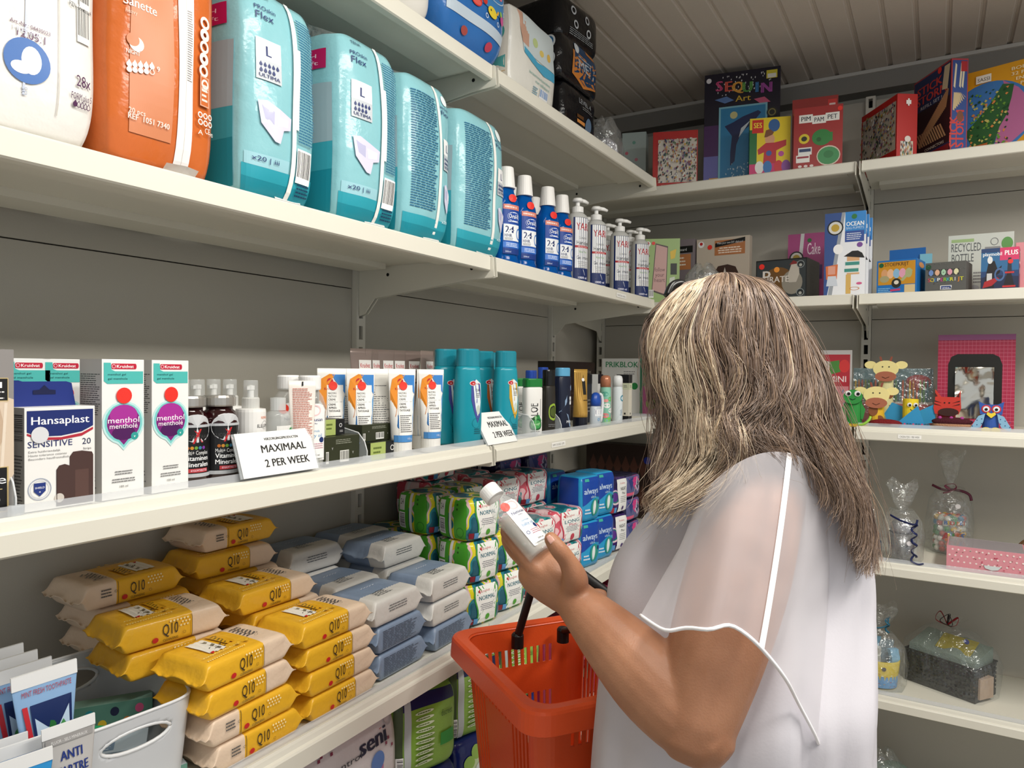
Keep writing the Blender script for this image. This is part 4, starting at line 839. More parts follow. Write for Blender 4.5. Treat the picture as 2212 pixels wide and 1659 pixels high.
def sprayc(bc, cc, fn, h):
    def k():
        r = ob('spray_can'); r['category'] = 'spray can'; R = .0165
        MB().lathe([(.015, 0), (R, .003), (R, h-.045), (R*.93, h-.037), (R*.9, h-.034), (0, h-.034)], 22).build('can', M(bc, .25), r, smooth=True)
        MB().lathe([(0, h-.035), (R*.95, h-.035), (R*.95, h-.012), (R*.8, h-.003), (R*.4, h), (0, h)], 22).build('cap', M(cc, .25, metal=.3 if cc.startswith('#c') else 0), r, smooth=True)
        pr = Print(.036, h-.05, lambda x, z, o: S_cyl(R, R)(x, z+.004, o)); fn(pr); pr.done(r); return r
    return Kind(k)
def f(pr):
    for x, y, q, c in ((.2, .9, .3, '#5fb09a'), (.75, .75, .28, '#6fbf6a'), (.4, .55, .3, '#f2f1ee'), (.8, .4, .3, '#f2f1ee'), (.25, .25, .3, '#e88a8a'), (.6, .1, .4, '#7fcf5f'), (.3, .7, .2, '#f0a09a')): pr.c(x, y, q, c, ry=q*.25)
sprayc('#8fcbb4', '#c07f60', f, .148)((-.855, LY(1307, -.855, ZC), ZC1), LEFT-.6, 'green patterned spray can with copper cap', None)
def f(pr):
    pr.c(.75, .75, .25, '#3f8ea6', ry=.1); pr.c(.75, .75, .16, '#cfe3ea', ry=.06); pr.t(.7, .3, .09, 'fresh', '#7f95a2', w=.5, rot=1.57)
    for i in range(40): pr.c(.1+.8*((i*37) % 40)/40, .05+.5*((i*17) % 40)/40, .012, '#9db4c0', seg=6)
sprayc('#dfe7ea', '#e9eced', f, .148)((-.853, LY(1333, -.853, ZC), ZC1), LEFT-.6, 'white dotted spray can beside the cream cartons')
for i, (u, X, lb) in enumerate(((1361, -.846, 'tall cream carton with black base at the shelf end'), (1350, -.885, 'tall cream carton behind the white spray can'))):
    def f(pr): pr.r(0, 0, 1, .12, '#17181c', 1); pr.r(0, .82, 1, 1, '#17181c', 1); pr.r(0, .68, 1, .82, '#cdd3b4', 1); pr.g(.3, .72, .8, .78, 2, '#666'); pr.r(.4, .15, .6, .19, '#222', 1)
    carton('cosmetic_box', .026, .026, .15, M('#ddd8c8', .4), lb, 'box', (X-.013, LY(u, X, ZC), ZC1), LEFT, f, f, group='tall cream cartons')
for u, X, hh, c, lb in ((1296, -.94, .15, '#e5e6e4', 'white carton behind the spray cans'), (1272, -.935, .15, '#222a3a', 'dark blue carton behind the gold tube')):
    def f(pr): pr.r(0, .8, 1, 1, '#141821', 1); pr.g(.2, .2, .8, .5, 4, '#888')
    carton('cosmetic_box', .04, .03, hh, M(c, .4), lb, 'box', (X-.015, LY(u, X, ZC), ZC1), LEFT, f)
w, yc = LB(1197, 1283, -1.02, ZC)
def f(pr): pr.r(.0, .85, 1, 1, '#1f1a16', 1); pr.t(.8, .8, .06, 'GEL 41ml', '#8a8276', w=.2); pr.g(.1, .2, .9, .5, 4, '#3a332c')
carton('gift_box', w, .06, .19, M('#17130f', .4), 'large black carton behind the gold tube', 'box', (-1.05, yc, ZC1), LEFT, f)
def f(pr): pr.g(.2, .3, .8, .7, 3, '#9bb')
KBL = flatbottle('shower_gel_bottle', .04, .026, .16, .03, '#23305f', '#2a4fae', f)
KBL((-.935, LY(1146, -.935, ZC), ZC1), LEFT, 'dark blue bottle with royal blue cap behind the aloe bottle'); KBL((-.985, LY(1172, -.985, ZC), ZC1), LEFT, 'dark blue bottle in the far row behind the black shower gel', None, (1, 1, 1.06))
# ================================================================== left shelf at waist height
ZD1 = ZD+.001
def flow_D(L, d, h, sd=0, fin=.80):
    def D(q):
        x, y, z = q; nx, ny = x/(L/2), y/(d/2); t = min(1, abs(nx)); zc = h*.5
        s = 1 if t < fin else max(.03, 1-((t-fin)/(.93-fin))**1.4) if t < .93 else .03
        fl = max(0, (t-.9)/.1)
        Z = zc+(z-zc)*s*(1-.10*abs(ny)**6); Y = y*(1+.06*(1-s))*(1-.05*abs((z-zc)/(h/2))**6)
        Z += .0012*math.sin(40*x/L*3+sd)*(1-abs(ny))*s+fl*(.0028*math.sin(5*ny+sd*2)+.0012*math.sin(17*ny)-.003)
        return Vector((x, Y, max(.0004, Z)))
    return D
YEL, PEA = '#eab42e', '#e5cdb4'
def k_q10():
    L, d, h = .168, .098, .0395; r = ob('face_wipes_pack'); r['category'] = 'wipes pack'; D = flow_D(L, d, h, 1)
    o = MB().sub(L, d, h, 44, 12, 14, 0, D).build('wrapper', [M(PEA, .38, bump=.5, bscale=50), M(YEL, .3, bump=.5, bscale=50)], r, smooth=True, weld=True)
    for pg in o.data.polygons: pg.material_index = 1 if pg.center.x < L*.15 else 0
    def side(S, flip):
        pr = Print(L, h, S, .0014); X = (lambda x: 1-x) if flip else (lambda x: x)
        if not flip:
            pr.t(.46, .34, .46, 'Q10', '#3a3226', w=.135); pr.c(.33, .24, .026, '#c92a2a'); pr.t(.46, .1, .1, 'CLEANSING', '#4a3f2c', w=.13); pr.c(.58, .28, .014, '#8a6a28', ring=.8)
            for i in range(18): pr.c(.46+.03*(i % 6)+.015*(i//6 % 2), .6+.14*(i//6), .009, '#f7e6ae', ry=.04, seg=10) if not (.44 < .46+.03*(i % 6) < .54 and i < 12) else None
            pr.r(.645, .02, .65, .98, '#6b5630', 4)
        else:
            pr.r(.35, .02, .355, .98, '#6b5630', 4); pr.t(.53, .34, .46, 'Q10', '#3a3226', w=.135); pr.c(.41, .24, .026, '#c92a2a'); pr.t(.53, .1, .1, 'CLEANSING', '#4a3f2c', w=.13); pr.c(.65, .28, .014, '#8a6a28', ring=.8); pr.g(.2, .4, .3, .8, 3, '#555'); pr.c(.33, .6, .013, '#333', ring=.8)
            for i in range(15): pr.c(.63+.03*(i % 5)+.015*(i//5 % 2), .6+.14*(i//5), .009, '#f7e6ae', ry=.04, seg=10)
        pr.done(r)
    side(S_D(S_front(-d/2), D), False); side(S_D(lambda x, z, o: (-x, d/2+o, z), D), True)
    pr = Print(L, d, S_D(lambda x, y, o: (x, y-d/2, h+o), D), .0012)
    pr.r(.24, .28, .42, .86, '#ece8dd', 4); pr.t(.33, .44, .2, 'Q10', '#4a4436', w=.1, rot=-1.57); pr.c(.27, .3, .02, '#c92a2a'); pr.g(.35, .3, .4, .8, 3, '#8d8672'); pr.r(.45, .4, .55, .9, '#dfa81f', 2); pr.g(.46, .45, .54, .85, 5, '#6a5a20'); pr.g(.68, .35, .8, .85, 6, '#555')
    for i in range(36): pr.c(.13+.022*(i % 18), .06+.08*(i//18), .007, '#f6e39c', seg=8)
    for x in (.5, .58): pr.c(x, .16, .022, '#eebd3a'); pr.c(x, .16, .022, '#8a6a28', ring=.9)
    pr.c(.70, .18, .017, '#333', ring=.8); pr.done(r); return r
KQ = Kind(k_q10); random.seed(11); HQ = .0402
def q10(x, y, k, rot, lb, dz=0): KQ((x, y, ZD1+k*HQ+dz), LEFT+rot+random.uniform(-.03, .03), lb, 'yellow face wipes packs')
LV4 = ('at the bottom', 'second from the bottom', 'third from the bottom', 'on top')
for k in range(4): q10(-.886, (.712, .702, .694, .690)[k], k, (math.pi, math.pi, .02, .05)[k], 'yellow wipes pack in the front stack beside the white bin, '+LV4[k])
for k in range(4): q10(-.886, (.884, .880, .876, .866)[k], k, 0, 'yellow wipes pack in the front stack beside the blue wipes, '+LV4[k])
for k in range(5):
    v = k > 2; q10(-.993, (.735, .735, .735, .66, .655)[k], k, (math.pi, 0, 0, -.08, -.1)[k], 'yellow wipes pack in the middle row behind the bin, '+('on top' if k == 4 else 'below the top one') if v else 'yellow wipes pack buried inside the pile')
for k in range(5):
    v = k > 3; q10(-.993, (.905, .905, .905, .86, .84)[k], k, (0, 0, 0, 0, -.05)[k], 'yellow wipes pack on top of the middle row, right side' if v else 'yellow wipes pack buried inside the pile')
for k in range(6):
    q10(-1.1, (.74, .735, .725, .68, .675, .655)[k], k, math.pi, ('peach ended wipes pack against the back panel, %s' % ('lowest', 'second', 'third', 'fourth', 'fifth', 'on top')[k]))
for k in range(6):
    q10(-1.1, (.915, .91, .91, .9, .86, .845)[k], k, (0, 0, 0, 0, 0, -.1)[k], 'yellow wipes pack on top of the back row, right side' if k == 5 else 'yellow wipes pack buried inside the pile')
q10(-1.115, .86, 6, math.pi, 'highest yellow wipes pack, on the very top of the pile')
# blue-grey wipes
def k_bw():
    L, d, h = .152, .108, .049; r = ob('moist_wipes_pack'); r['category'] = 'wipes pack'; D = flow_D(L, d, h, 2, .78)
    o = MB().sub(L, d, h, 40, 14, 14, 0, D).build('wrapper', [M('#d9d7d2', .35, bump=.5, bscale=45), M('#8395ae', .35, bump=.5, bscale=45)], r, smooth=True, weld=True)
    for pg in o.data.polygons: pg.material_index = 1 if pg.center.y > -.012 or (pg.center.z < .004) else 0
    pr = Print(L, h, S_D(S_front(-d/2), D), .0012); pr.g(.3, .42, .7, .75, 3, '#55595f', .3, .2, 'c'); pr.done(r)
    pr = Print(L, d, S_D(lambda x, y, o: (x, y-d/2, h+o), D), .0012); pr.g(.28, .14, .6, .36, 4, '#3f4348', .32, .3); pr.r(.36, .66, .6, .675, '#c6ccd6', 2); pr.done(r)
    pr = Print(L, h, S_D(lambda x, z, o: (-x, d/2+o, z), D), .0012); pr.g(.15, .1, .85, .9, 12, '#3c4450', .35); pr.done(r); return r
KW = Kind(k_bw); HW = .0498; random.seed(5)
def bw(x, y, k, rot, lb): KW((x, y, ZD1+k*HW), LEFT+rot+random.uniform(-.05, .05), lb, 'blue and white wipes packs')
for k, (y, ro, lb) in enumerate(((1.045, math.pi, 'blue wipes pack with fine print at the bottom of the front stack, near column'), (1.04, math.pi, 'blue wipes pack with fine print, second in the near front column'), (1.03, .0, 'white fronted wipes pack on top of the near front column'))): bw(-.9, y, k, ro, lb)
for k, (y, ro, lb) in enumerate(((1.205, math.pi, 'blue wipes pack with fine print at the bottom, beside the green pads'), (1.20, .0, 'white fronted wipes pack, second in the column beside the green pads'), (1.195, .0, 'white fronted wipes pack on top, beside the green pads'))): bw(-.9, y, k, ro, lb)
for k in range(3):
    bw(-1.015, 1.05, k, 0, 'white and blue wipes pack on top of the middle row, near column' if k == 2 else 'blue and white wipes pack hidden inside the pile'); bw(-1.015, 1.205, k, 0, 'white and blue wipes pack on top of the middle row, far column' if k == 2 else 'blue and white wipes pack hidden inside the pile')
for k in range(4):
    bw(-1.128, 1.055, k, 0, 'white and blue wipes pack on top of the back row, near column' if k == 3 else 'blue and white wipes pack hidden inside the pile'); bw(-1.128, 1.215, k, 0, 'white and blue wipes pack on top of the back row, far column' if k == 3 else 'blue and white wipes pack hidden inside the pile')
bw(-1.02, 1.195, 3, 0, 'white and blue wipes pack lying highest in the middle row')
# sanitary pad packs
def padmat(cols, scale, seed):
    m = bpy.data.materials.new('mat_pad'); m.use_nodes = True; nt = m.node_tree; b = nt.nodes['Principled BSDF']; b.inputs['Roughness'].default_value = .22
    tc = nt.nodes.new('ShaderNodeTexCoord'); mp = nt.nodes.new('ShaderNodeMapping'); mp.inputs['Location'].default_value = (seed, seed*2, 0); nt.links.new(tc.outputs['Object'], mp.inputs[0])
    n = nt.nodes.new('ShaderNodeTexNoise'); n.inputs['Scale'].default_value = scale; n.inputs['Detail'].default_value = .5; nt.links.new(mp.outputs[0], n.inputs['Vector'])
    cr = nt.nodes.new('ShaderNodeValToRGB'); cr.color_ramp.interpolation = 'CONSTANT'; e = cr.color_ramp.elements
    pos = [0, .40, .47, .53, .58, .63]
    while len(e) < len(cols): e.new(.5)
    for i, c in enumerate(cols): e[i].position = pos[i]; e[i].color = rgb(c)+(1,)
    nt.links.new(n.outputs['Fac'], cr.inputs[0]); nt.links.new(cr.outputs[0], b.inputs['Base Color'])
    n2 = nt.nodes.new('ShaderNodeTexNoise'); n2.inputs['Scale'].default_value = 45; nt.links.new(tc.outputs['Object'], n2.inputs['Vector'])
    bp = nt.nodes.new('ShaderNodeBump'); bp.inputs['Strength'].default_value = .6; bp.inputs['Distance'].default_value = .004; nt.links.new(n2.outputs['Fac'], bp.inputs['Height']); nt.links.new(bp.outputs[0], b.inputs['Normal']); return m
def padkind(name, w, d, h, mat, front, side):
    def k():
        r = ob(name); r['category'] = 'pad pack'; D = pack_D(w, d, h, .09, .006, .0012, 2, 6)
        MB().sub(w, d, h, 16, 14, 12, 0, D).build('wrapper', mat, r, smooth=True, weld=True)
        pr = Print(w, h, S_D(S_front(-d/2), D), .0012); front(pr); pr.done(r); pr = Print(d, h, S_D(S_side(-w/2), D), .0012); side(pr); pr.done(r); return r
    return Kind(k)
def wavy(x0, x1, a=.05): return [(x0+a*math.sin(6*t), .06+.9*t) for t in [i/8 for i in range(9)]]+[(x1-a*math.sin(6*t), .06+.9*t) for t in [i/8 for i in range(8, -1, -1)]]
def fN(edge, word, wcol, dot, extra=None):
    def f(pr):
        pr.p(wavy(.2, .9), edge); pr.p(wavy(.24, .86), '#f2f3ef'); pr.t(.5, .80, .06, 'Kruidvat', '#c1272d', w=.3); pr.p([(.26, .84), (.33, .9), (.33, .78)], '#c1272d')
        pr.t(.54, .62, .1, word, wcol, w=.5, bold=1)
        if extra: pr.t(.55, .54, .07, extra, '#c4506a', w=.24)
        pr.g(.32, .36, .76, .54, 4, '#667', .3, .2, 'c'); pr.c(.56, .18, .07, dot); pr.r(.02, .05, .14, .2, '#8a2433', 2); pr.r(.15, .05, .26, .2, '#5d9ad0', 2)
    return f
def sN(pr): pr.r(.0, .02, .40, .98, '#4aa52a', 5); pr.r(.05, .55, .26, .93, '#e9ebe6', 3); pr.t(.15, .7, .14, '24', '#333', w=.12); pr.bar(.04, .1, .28, .5, vert=False); pr.r(.43, .0, .52, 1, '#e9ebe8', 8); pr.r(.6, .03, .98, .97, '#4aa52a', 5); pr.c(.8, .2, .12, '#2d7a1c', ring=.85); pr.g(.68, .7, .74, .92, 2, '#2a5a1c')
KN = padkind('sanitary_pad_pack', .102, .098, .0925, padmat(['#1d5a6c', '#2f7f8c', '#e0d52c', '#e9c4c8', '#4f9f3a'], 22, 1), fN('#3f9a3a', 'NORMAL', '#2f6f80', '#55a535'), sN)
def sL(pr): pr.r(.05, .02, .35, .98, '#c8485a', 5); pr.r(.43, .0, .52, 1, '#e9e3e4', 8); pr.bar(.08, .1, .3, .5, vert=False)
KL = padkind('sanitary_pad_pack', .142, .098, .0925, padmat(['#1f6f78', '#3c9a9c', '#efc0c4', '#d6596a', '#f1d0d2'], 22, 3), fN('#cf4a60', 'LONG', '#2f6f80', '#c8485a', 'Plus'), sL)
def f(pr): pr.p([(.02, .98), (.98, .98), (.98, .5), (.6, .55), (.02, .35)], '#1546a6'); pr.t(.42, .62, .13, 'always', '#cfe3f5', w=.7, bold=1); pr.t(.5, .52, .06, 'ultra', '#bfe0f0', w=.24); pr.c(.62, .3, .22, '#2f9a8a', ry=.2); pr.c(.58, .3, .08, '#eef4f3', ry=.16); pr.c(.82, .4, .07, '#16306f'); pr.g(.1, .15, .4, .3, 2, '#e3f1f8'); pr.r(.1, .9, .3, .96, '#3fae9c', 2)
KY = padkind('sanitary_pad_pack', .094, .09, .13, M('#2d9fd4', .2, bump=.5, bscale=40), f, lambda pr: pr.r(.1, .3, .9, .98, '#1546a6', 5))
def f(pr): pr.p(wavy(.32, .95), '#f1f1ef'); pr.t(.64, .82, .05, 'Kruidvat', '#c1272d', w=.3); pr.t(.64, .65, .09, 'NIGHT', '#333', w=.34, bold=1); pr.t(.64, .54, .07, 'Plus', '#555', w=.2); pr.g(.45, .3, .82, .5, 4, '#888', .3, .2, 'c'); pr.c(.64, .15, .07, '#4a2f6f'); pr.r(.02, .05, .14, .2, '#b8333f', 2); pr.r(.15, .05, .26, .2, '#5d9ad0', 2)
KI = padkind('sanitary_pad_pack', .1, .09, .115, padmat(['#241a4a', '#3a1f66', '#e7cfd8', '#1f6f78', '#5a2f8a'], 18, 5), f, lambda pr: pr.r(.43, 0, .52, 1, '#e9e3e4', 8))
def f(pr): pr.r(.04, .04, .96, .96, '#5d5f8f', 5); pr.p([(.1, .96), (.96, .96), (.96, .1), (.5, .4)], '#d33f86'); pr.p([(.1, .9), (.5, .9), (.3, .3)], '#2f3f7f'); pr.p([(.5, .5), (.75, .9), (.95, .5), (.75, .2)], '#c9c2d8'); pr.p([(.58, .5), (.75, .8), (.88, .5), (.75, .3)], '#2f3562'); pr.r(.06, .1, .5, .24, '#e05a80', 2)
KBR = padkind('sanitary_pad_pack', .15, .1, .075, M('#1d1a44', .15, bump=.5, bscale=40), f, lambda pr: (pr.r(.3, .0, .42, 1, '#cfd0d8', 5), pr.bar(.06, .15, .24, .85, '#9a9ab0', vert=False)))
def pads(K, x, y, ks, hh, name, rot=-.25):
    for k in ks: K((x, y, ZD1+k*hh), LEFT+rot+random.uniform(-.04, .04), '%s, %s' % (name, ('bottom layer', 'second layer', 'third layer', 'fourth layer', 'fifth layer')[k]), 'sanitary pad packs')
pads(KN, -.9, 1.345, (0, 1, 2), .0935, 'green pad pack in the front stack beside the blue wipes', -.2)
pads(KN, -.9, 1.462, (0, 1), .0935, 'green pad pack in the front stack beside the pink pads', -.2)
pads(KN, -1.015, 1.345, (0, 1, 2), .0935, 'green pad pack in the middle row, near column', -.1); pads(KN, -1.015, 1.462, (0, 1, 2), .0935, 'green pad pack in the middle row, far column', -.1)
pads(KN, -1.128, 1.345, (0, 1), .0935, 'green pad pack against the back panel, near column', 0)
pads(KL, -1.128, 1.49, (0, 1, 2, 3), .0935, 'pink pad pack against the back panel behind the green pads', 0)
pads(KL, -.9, 1.605, (0, 1), .0935, 'pink pad pack in the front stack beside the green pads', -.15); pads(KL, -.9, 1.765, (0, 1), .0935, 'pink pad pack in the front stack beside the blue pads', -.15)
pads(KL, -1.015, 1.62, (0, 1, 2), .0935, 'pink pad pack in the middle row, near column', -.1); pads(KL, -1.015, 1.775, (0, 1, 2), .0935, 'pink pad pack in the middle row, far column', -.1)
pads(KL, -1.128, 1.655, (0, 1, 2), .0935, 'pink pad pack against the back panel, far column', 0)
pads(KY, -.892, 1.90, (0, 1), .131, 'light blue pad pack beside the pink pads', -.2); pads(KY, -.892, 2.005, (0, 1), .131, 'light blue pad pack beside the purple night pads', -.2)
pads(KY, -1.015, 1.93, (0, 1), .131, 'light blue pad pack in the middle row', -.1)
pads(KI, -.892, 2.11, (0, 1), .116, 'purple night pad pack with white label, far end', -.2)
for k in range(3): KBR((-.9, 2.225, ZD1+k*.0755), LEFT-.05, 'navy and pink pad pack at the end of the shelf, %s' % ('bottom', 'middle', 'top')[k], 'navy and pink pad packs', (.78, 1, 1))
for i, (x, y, n) in enumerate(((-1.02, 2.06, 3), (-1.02, 2.21, 3), (-1.13, 1.83, 4), (-1.13, 2.0, 5))):
    for k in range(n): KBR((x, y, ZD1+k*.0755), LEFT, 'navy pad pack in the dark corner stack, %s' % (('near middle', 'far middle', 'near back', 'far back')[i]+', layer '+('one', 'two', 'three', 'four', 'five')[k]), 'navy and pink pad packs', (.9, 1, 1))
# ---- toothpaste tubes
def k_mint():
    r = ob('toothpaste_tube'); r['category'] = 'tube'; S = tubebody(r, .068, .205, .017, .03, M('#8fb4dc', .3), M('#f0f0ee', .4), crimp=.016)
    pr = Print(.066, .16, S, .0008); pr.r(.05, .02, .95, .35, '#e3ebf3', 5); pr.t(.52, .93, .04, 'MINT FRESH TOOTHPASTE', '#b34a5a', w=.78); pr.p([(.12, .86), (.3, .2), (.5, .08), (.55, .1), (.36, .22), (.2, .86)], '#c22b35')
    pr.p([(.24, .86), (.9, .86), (.88, .5), (.6, .3), (.3, .5)], '#172a5c'); pr.p([(.29, .83), (.85, .83), (.83, .5), (.6, .34), (.34, .52)], '#bcd4ea')
    for a in range(5): pr.p([(.6, .42), (.6+.28*math.cos(a*.7+.1), .5+.2*math.sin(a*.7+.1)), (.6+.3*math.cos(a*.7+.4), .5+.22*math.sin(a*.7+.4)), (.6+.2*math.cos(a*.7+.8), .48+.18*math.sin(a*.7+.8))], ('#2f7a3f', '#3f8f4c', '#256b34', '#4a9a55', '#2f7a3f')[a])
    pr.done(r); MB().box(-.034, -.0016, .189, .034, .0016, .2055).build('crimp', M('#e9eaea', .35), r); return r
KTM = Kind(k_mint)
for u, X, dz, lb in ((113, -.892, 0, 'mint toothpaste tube nearest the white bin'), (58, -.925, 0, 'second mint toothpaste tube from the bin'), (28, -.962, 0, 'third mint toothpaste tube from the bin'), (-2, -1.0, 0, 'mint toothpaste tube farthest back')):
    KTM((X, LY(u, X, 1.1), ZD1), (0, -.04, LEFT-.15), lb, 'mint toothpaste tubes')
def k_tartar():
    r = ob('toothpaste_tube'); r['category'] = 'tube'; S = tubebody(r, .054, .155, .016, .026, M('#b8b6b4', .3), M('#f0f0ee', .4), crimp=.012)
    pr = Print(.052, .12, S, .0008); pr.r(.04, .9, .96, .97, '#9d9b9a', 6); pr.t(.5, .915, .028, 'FLUOR - SELS MINERAUX', '#e6e6e6', w=.7); pr.t(.52, .74, .085, 'ANTI', '#16307c', w=.42, bold=2); pr.t(.52, .6, .085, 'TARTRE', '#16307c', w=.62, bold=2); pr.g(.2, .46, .86, .56, 3, '#4a4f66', .4)
    pr.p([(.05, .42), (.3, .36), (.95, .38), (.95, .0), (.05, 0)], '#1a4a6a'); pr.p([(.09, .38), (.3, .33), (.91, .35), (.91, .0), (.09, 0)], '#f3f4f6'); pr.t(.62, .08, .22, 'lyl', '#16307c', w=.5, rot=0, bold=2); pr.st(.45, .43, .21); pr.done(r)
    MB().box(-.027, -.0014, .143, .027, .0014, .1555).build('crimp', M('#e9eaea', .35), r); return r
Kind(k_tartar)((-.842, LY(158, -.842, 1.05), ZD1), (0, -.03, LEFT-.2), 'grey anti tartar toothpaste tube with red dot before the bin')
def k_sence():
    r = ob('toothpaste_tube'); r['category'] = 'tube'; S = tubebody(r, .066, .14, .016, .026, M('#2b8fd0', .3), M('#f0f0ee', .4), crimp=.014)
    pr = Print(.064, .105, S, .0008)
    for a in range(7): pr.p([(.5, .35), (.5+.6*math.cos(a*.9), .35+.5*math.sin(a*.9)), (.5+.6*math.cos(a*.9+.25), .35+.5*math.sin(a*.9+.25))], '#7fc0ea') if all(0 < .5+.6*math.cos(a*.9+q) < 1 and .35+.5*math.sin(a*.9+q) > 0 for q in (0, .25)) else None
    pr.r(.3, .78, .72, .93, '#151515', 3); pr.t(.51, .82, .07, 'sence', '#fff', w=.32, bold=1); pr.p([(.3, .6), (.4, .68), (.5, .64), (.6, .68), (.7, .6), (.64, .3), (.56, .1), (.5, .3), (.44, .1), (.36, .3)], '#eef4fa'); pr.done(r)
    MB().box(-.033, -.0014, .126, .033, .0014, .1405).build('crimp', M('#e9eaea', .35), r); return r
KSE = Kind(k_sence)
for u, X, lb in ((46, -.838, 'bright blue toothpaste tube in front'), (28, -.872, 'bright blue toothpaste tube, second from the front'), (-6, -.895, 'bright blue toothpaste tube in the third row')):
    KSE((X, LY(u, X, 1.02), ZD1), (0, -.03, LEFT-.25), lb, 'bright blue toothpaste tubes')
# ---- white bin with grips and its contents
bw_, bd_, bh = .172, .215, .128; bc = (-.968, .552, ZD1); brz = LEFT-.10
rb = ob('storage_bin', None, None, bc, brz, 'white plastic storage bin with oval grip holes', 'bin')
def binpt(t, z, off=0):
    """t 0..4 around the rounded rectangle (front, right, back, left); z 0..1"""
    sx, sy = bw_/2*(.88+.12*z)-off, bd_/2*(.9+.10*z)-off; k = t/4*2*math.pi-math.pi*.75; c, s = math.cos(k), math.sin(k); e = 2/5.5
    return sx*math.copysign(abs(c)**e, c), sy*math.copysign(abs(s)**e, s)
def bintop(x, y):   # rim dips at the sides and rises at the ends
    return bh*(1.06 if False else .93+.17*max(0, (y/(bd_/2)+.15)/1.15)**3)
m = MB(); NT, NZ = 208, 28
def wallv(i, j, off):
    z = j/NZ; x, y = binpt(i/NT*4, z, off); return (x, y, z*bintop(x, y))
def hole(i, j):
    x, y = binpt((i+.5)/NT*4, .8); z = (j+.5)/NZ
    return abs(y) > bd_*.42 and (x/.045)**2+((z-.74)/.12)**2 < 1
V = [wallv(i, j, 0) for j in range(NZ+1) for i in range(NT)]
F = [(j*NT+i, j*NT+(i+1) % NT, (j+1)*NT+(i+1) % NT, (j+1)*NT+i) for j in range(NZ) for i in range(NT) if not hole(i, j)]
F.append(tuple(range(NT-1, -1, -1))); m.add(V, F); o = m.build('shell', M('#c9ccd0', .3), rb, smooth=True)
sd = o.modifiers.new('s', 'SOLIDIFY'); sd.thickness = .0025; sd.offset = -1
rim = [(*binpt(i/NT*4, 1, .001), 0) for i in range(NT)]; rim = [(x, y, bintop(x, y)) for x, y, _ in rim]; rim.append(rim[0]); MB().tube(rim, .0022, 6).build('rim', M('#dcdee0', .3), rb, smooth=True)
for s in (-1, 1):
    q = []
    for i in range(25):
        a = 2*math.pi*i/24; x = .044*math.cos(a); z = .74+.115*math.sin(a); y = -s*bd_/2*(.9+.1*z)*(1-.5*abs(x/(bw_/2))**5.5)*.997-s*-.001; q.append((x, y, z*bh*(.93 if s > 0 else 1.10)))
    MB().tube(q, .0026, 6).build('grip_rim', M('#dcdee0', .3), rb, smooth=True)
def inbin(x, y, z): a = brz; return (bc[0]+x*math.cos(a)-y*math.sin(a), bc[1]+x*math.sin(a)+y*math.cos(a), bc[2]+z)
def f(pr): pr.r(0, 0, 1, 1, '#5f8f80', 2); [pr.c(.15+.14*i, .3+.4*(i % 2), .05, ('#c5383c', '#2d8f9a', '#e0c33a', '#2a2f4a', '#d9853a', '#d45c8a')[i], ry=.16) for i in range(6)]; pr.t(.08, .2, .4, 'kids', '#223', w=.1, rot=1.57)
def f2(pr): pr.r(.1, .1, .62, .9, '#5f7488', 2); pr.g(.12, .15, .6, .85, 14, '#cfd8df', .3)
def tbox(w, d, h, c, fn, lb, x, y, z, rz, tilt=0, top=None):
    o = carton('toothpaste_box', w, d, h, M(c, .4), lb, 'box', inbin(x, y, z), 0, fn, None, top, fn); o.rotation_euler = (tilt, 0, brz+rz); return o
tbox(.11, .026, .04, '#7fa79a', f, 'patterned kids toothpaste box standing in the white bin', .03, .035, .048, -.5)
tbox(.1, .045, .016, '#93a1ab', None, 'grey blue carton lying in the white bin, upper one', -.005, -.03, .046, -.55, .12, f2)
tbox(.12, .045, .018, '#8796a2', None, 'grey blue carton lying in the white bin, lower front one', -.03, -.045, .024, -.35, 0, f2)
tbox(.1, .04, .016, '#b9c2c8', f, 'pale carton at the grip hole of the white bin', .03, -.06, .004, -.2, 0, f2)
r = ob('toothbrush', None, None, inbin(0, 0, 0), brz, 'green toothbrush resting in the white bin', 'toothbrush')
MB().tube(spline([(-.062, .075, .10), (-.05, .06, .088), (-.02, .015, .075), (.02, -.02, .068)], 14), [.0045+.001*math.sin(i) for i in range(15)], 8).build('handle', M('#1f8f5c', .3), r, smooth=True)
m = MB(); [m.box(-.0715+.0032*(i % 4), .078+.004*(i//4), .094, -.0695+.0032*(i % 4), .0805+.004*(i//4), .11) for i in range(16)]; b = m.build('bristles', M('#d9d6c8', .6), r); b['kind'] = 'stuff'
# ---- lower shelf: large packs
X = -.846
r, D = softpack('incontinence_pack', .33, .2, .345, FILM('#d8d2d4', .25, .8, 22), 'large white and pink pack under the yellow wipes shelf', 'pack', (X-.1, .868, ZE+.001), LEFT, c=.05, bul=.006, wr=.003, sd=4)
fp = facepix(X, .703, .33, ZE, .345); pr = Print(.33, .345, S_D(S_front(-.1), D), .0011)
x0, y0 = fp(800, 1640); pr.p([(.25, .02), (.25, .5), (.5, .62), (.8, .72), (.88, .74), (.88, .02)], '#c9739c'); put(pr, fp, 807, 1612, 36, 'seni', '#1d2140', 60, bold=3); put(pr, fp, 826, 1569, 4, 'o', '#c9302c', 5, bold=3); put(pr, fp, 745, 1655, 14, 'control', '#3a3a45', 70)
for u, v in ((690, 1640), (684, 1650), (712, 1632), (838, 1592), (846, 1606), (832, 1604)): x, y = fp(u, v); pr.r(x, y, x+.018, y+.016, '#8a3a55', 1)
x, y = fp(814, 1640); pr.c(x, y, .055, '#5b7fc0'); x, y = fp(845, 1545); pr.c(x, y, .035, '#b9b4b9', ring=.8); pr.done(r)
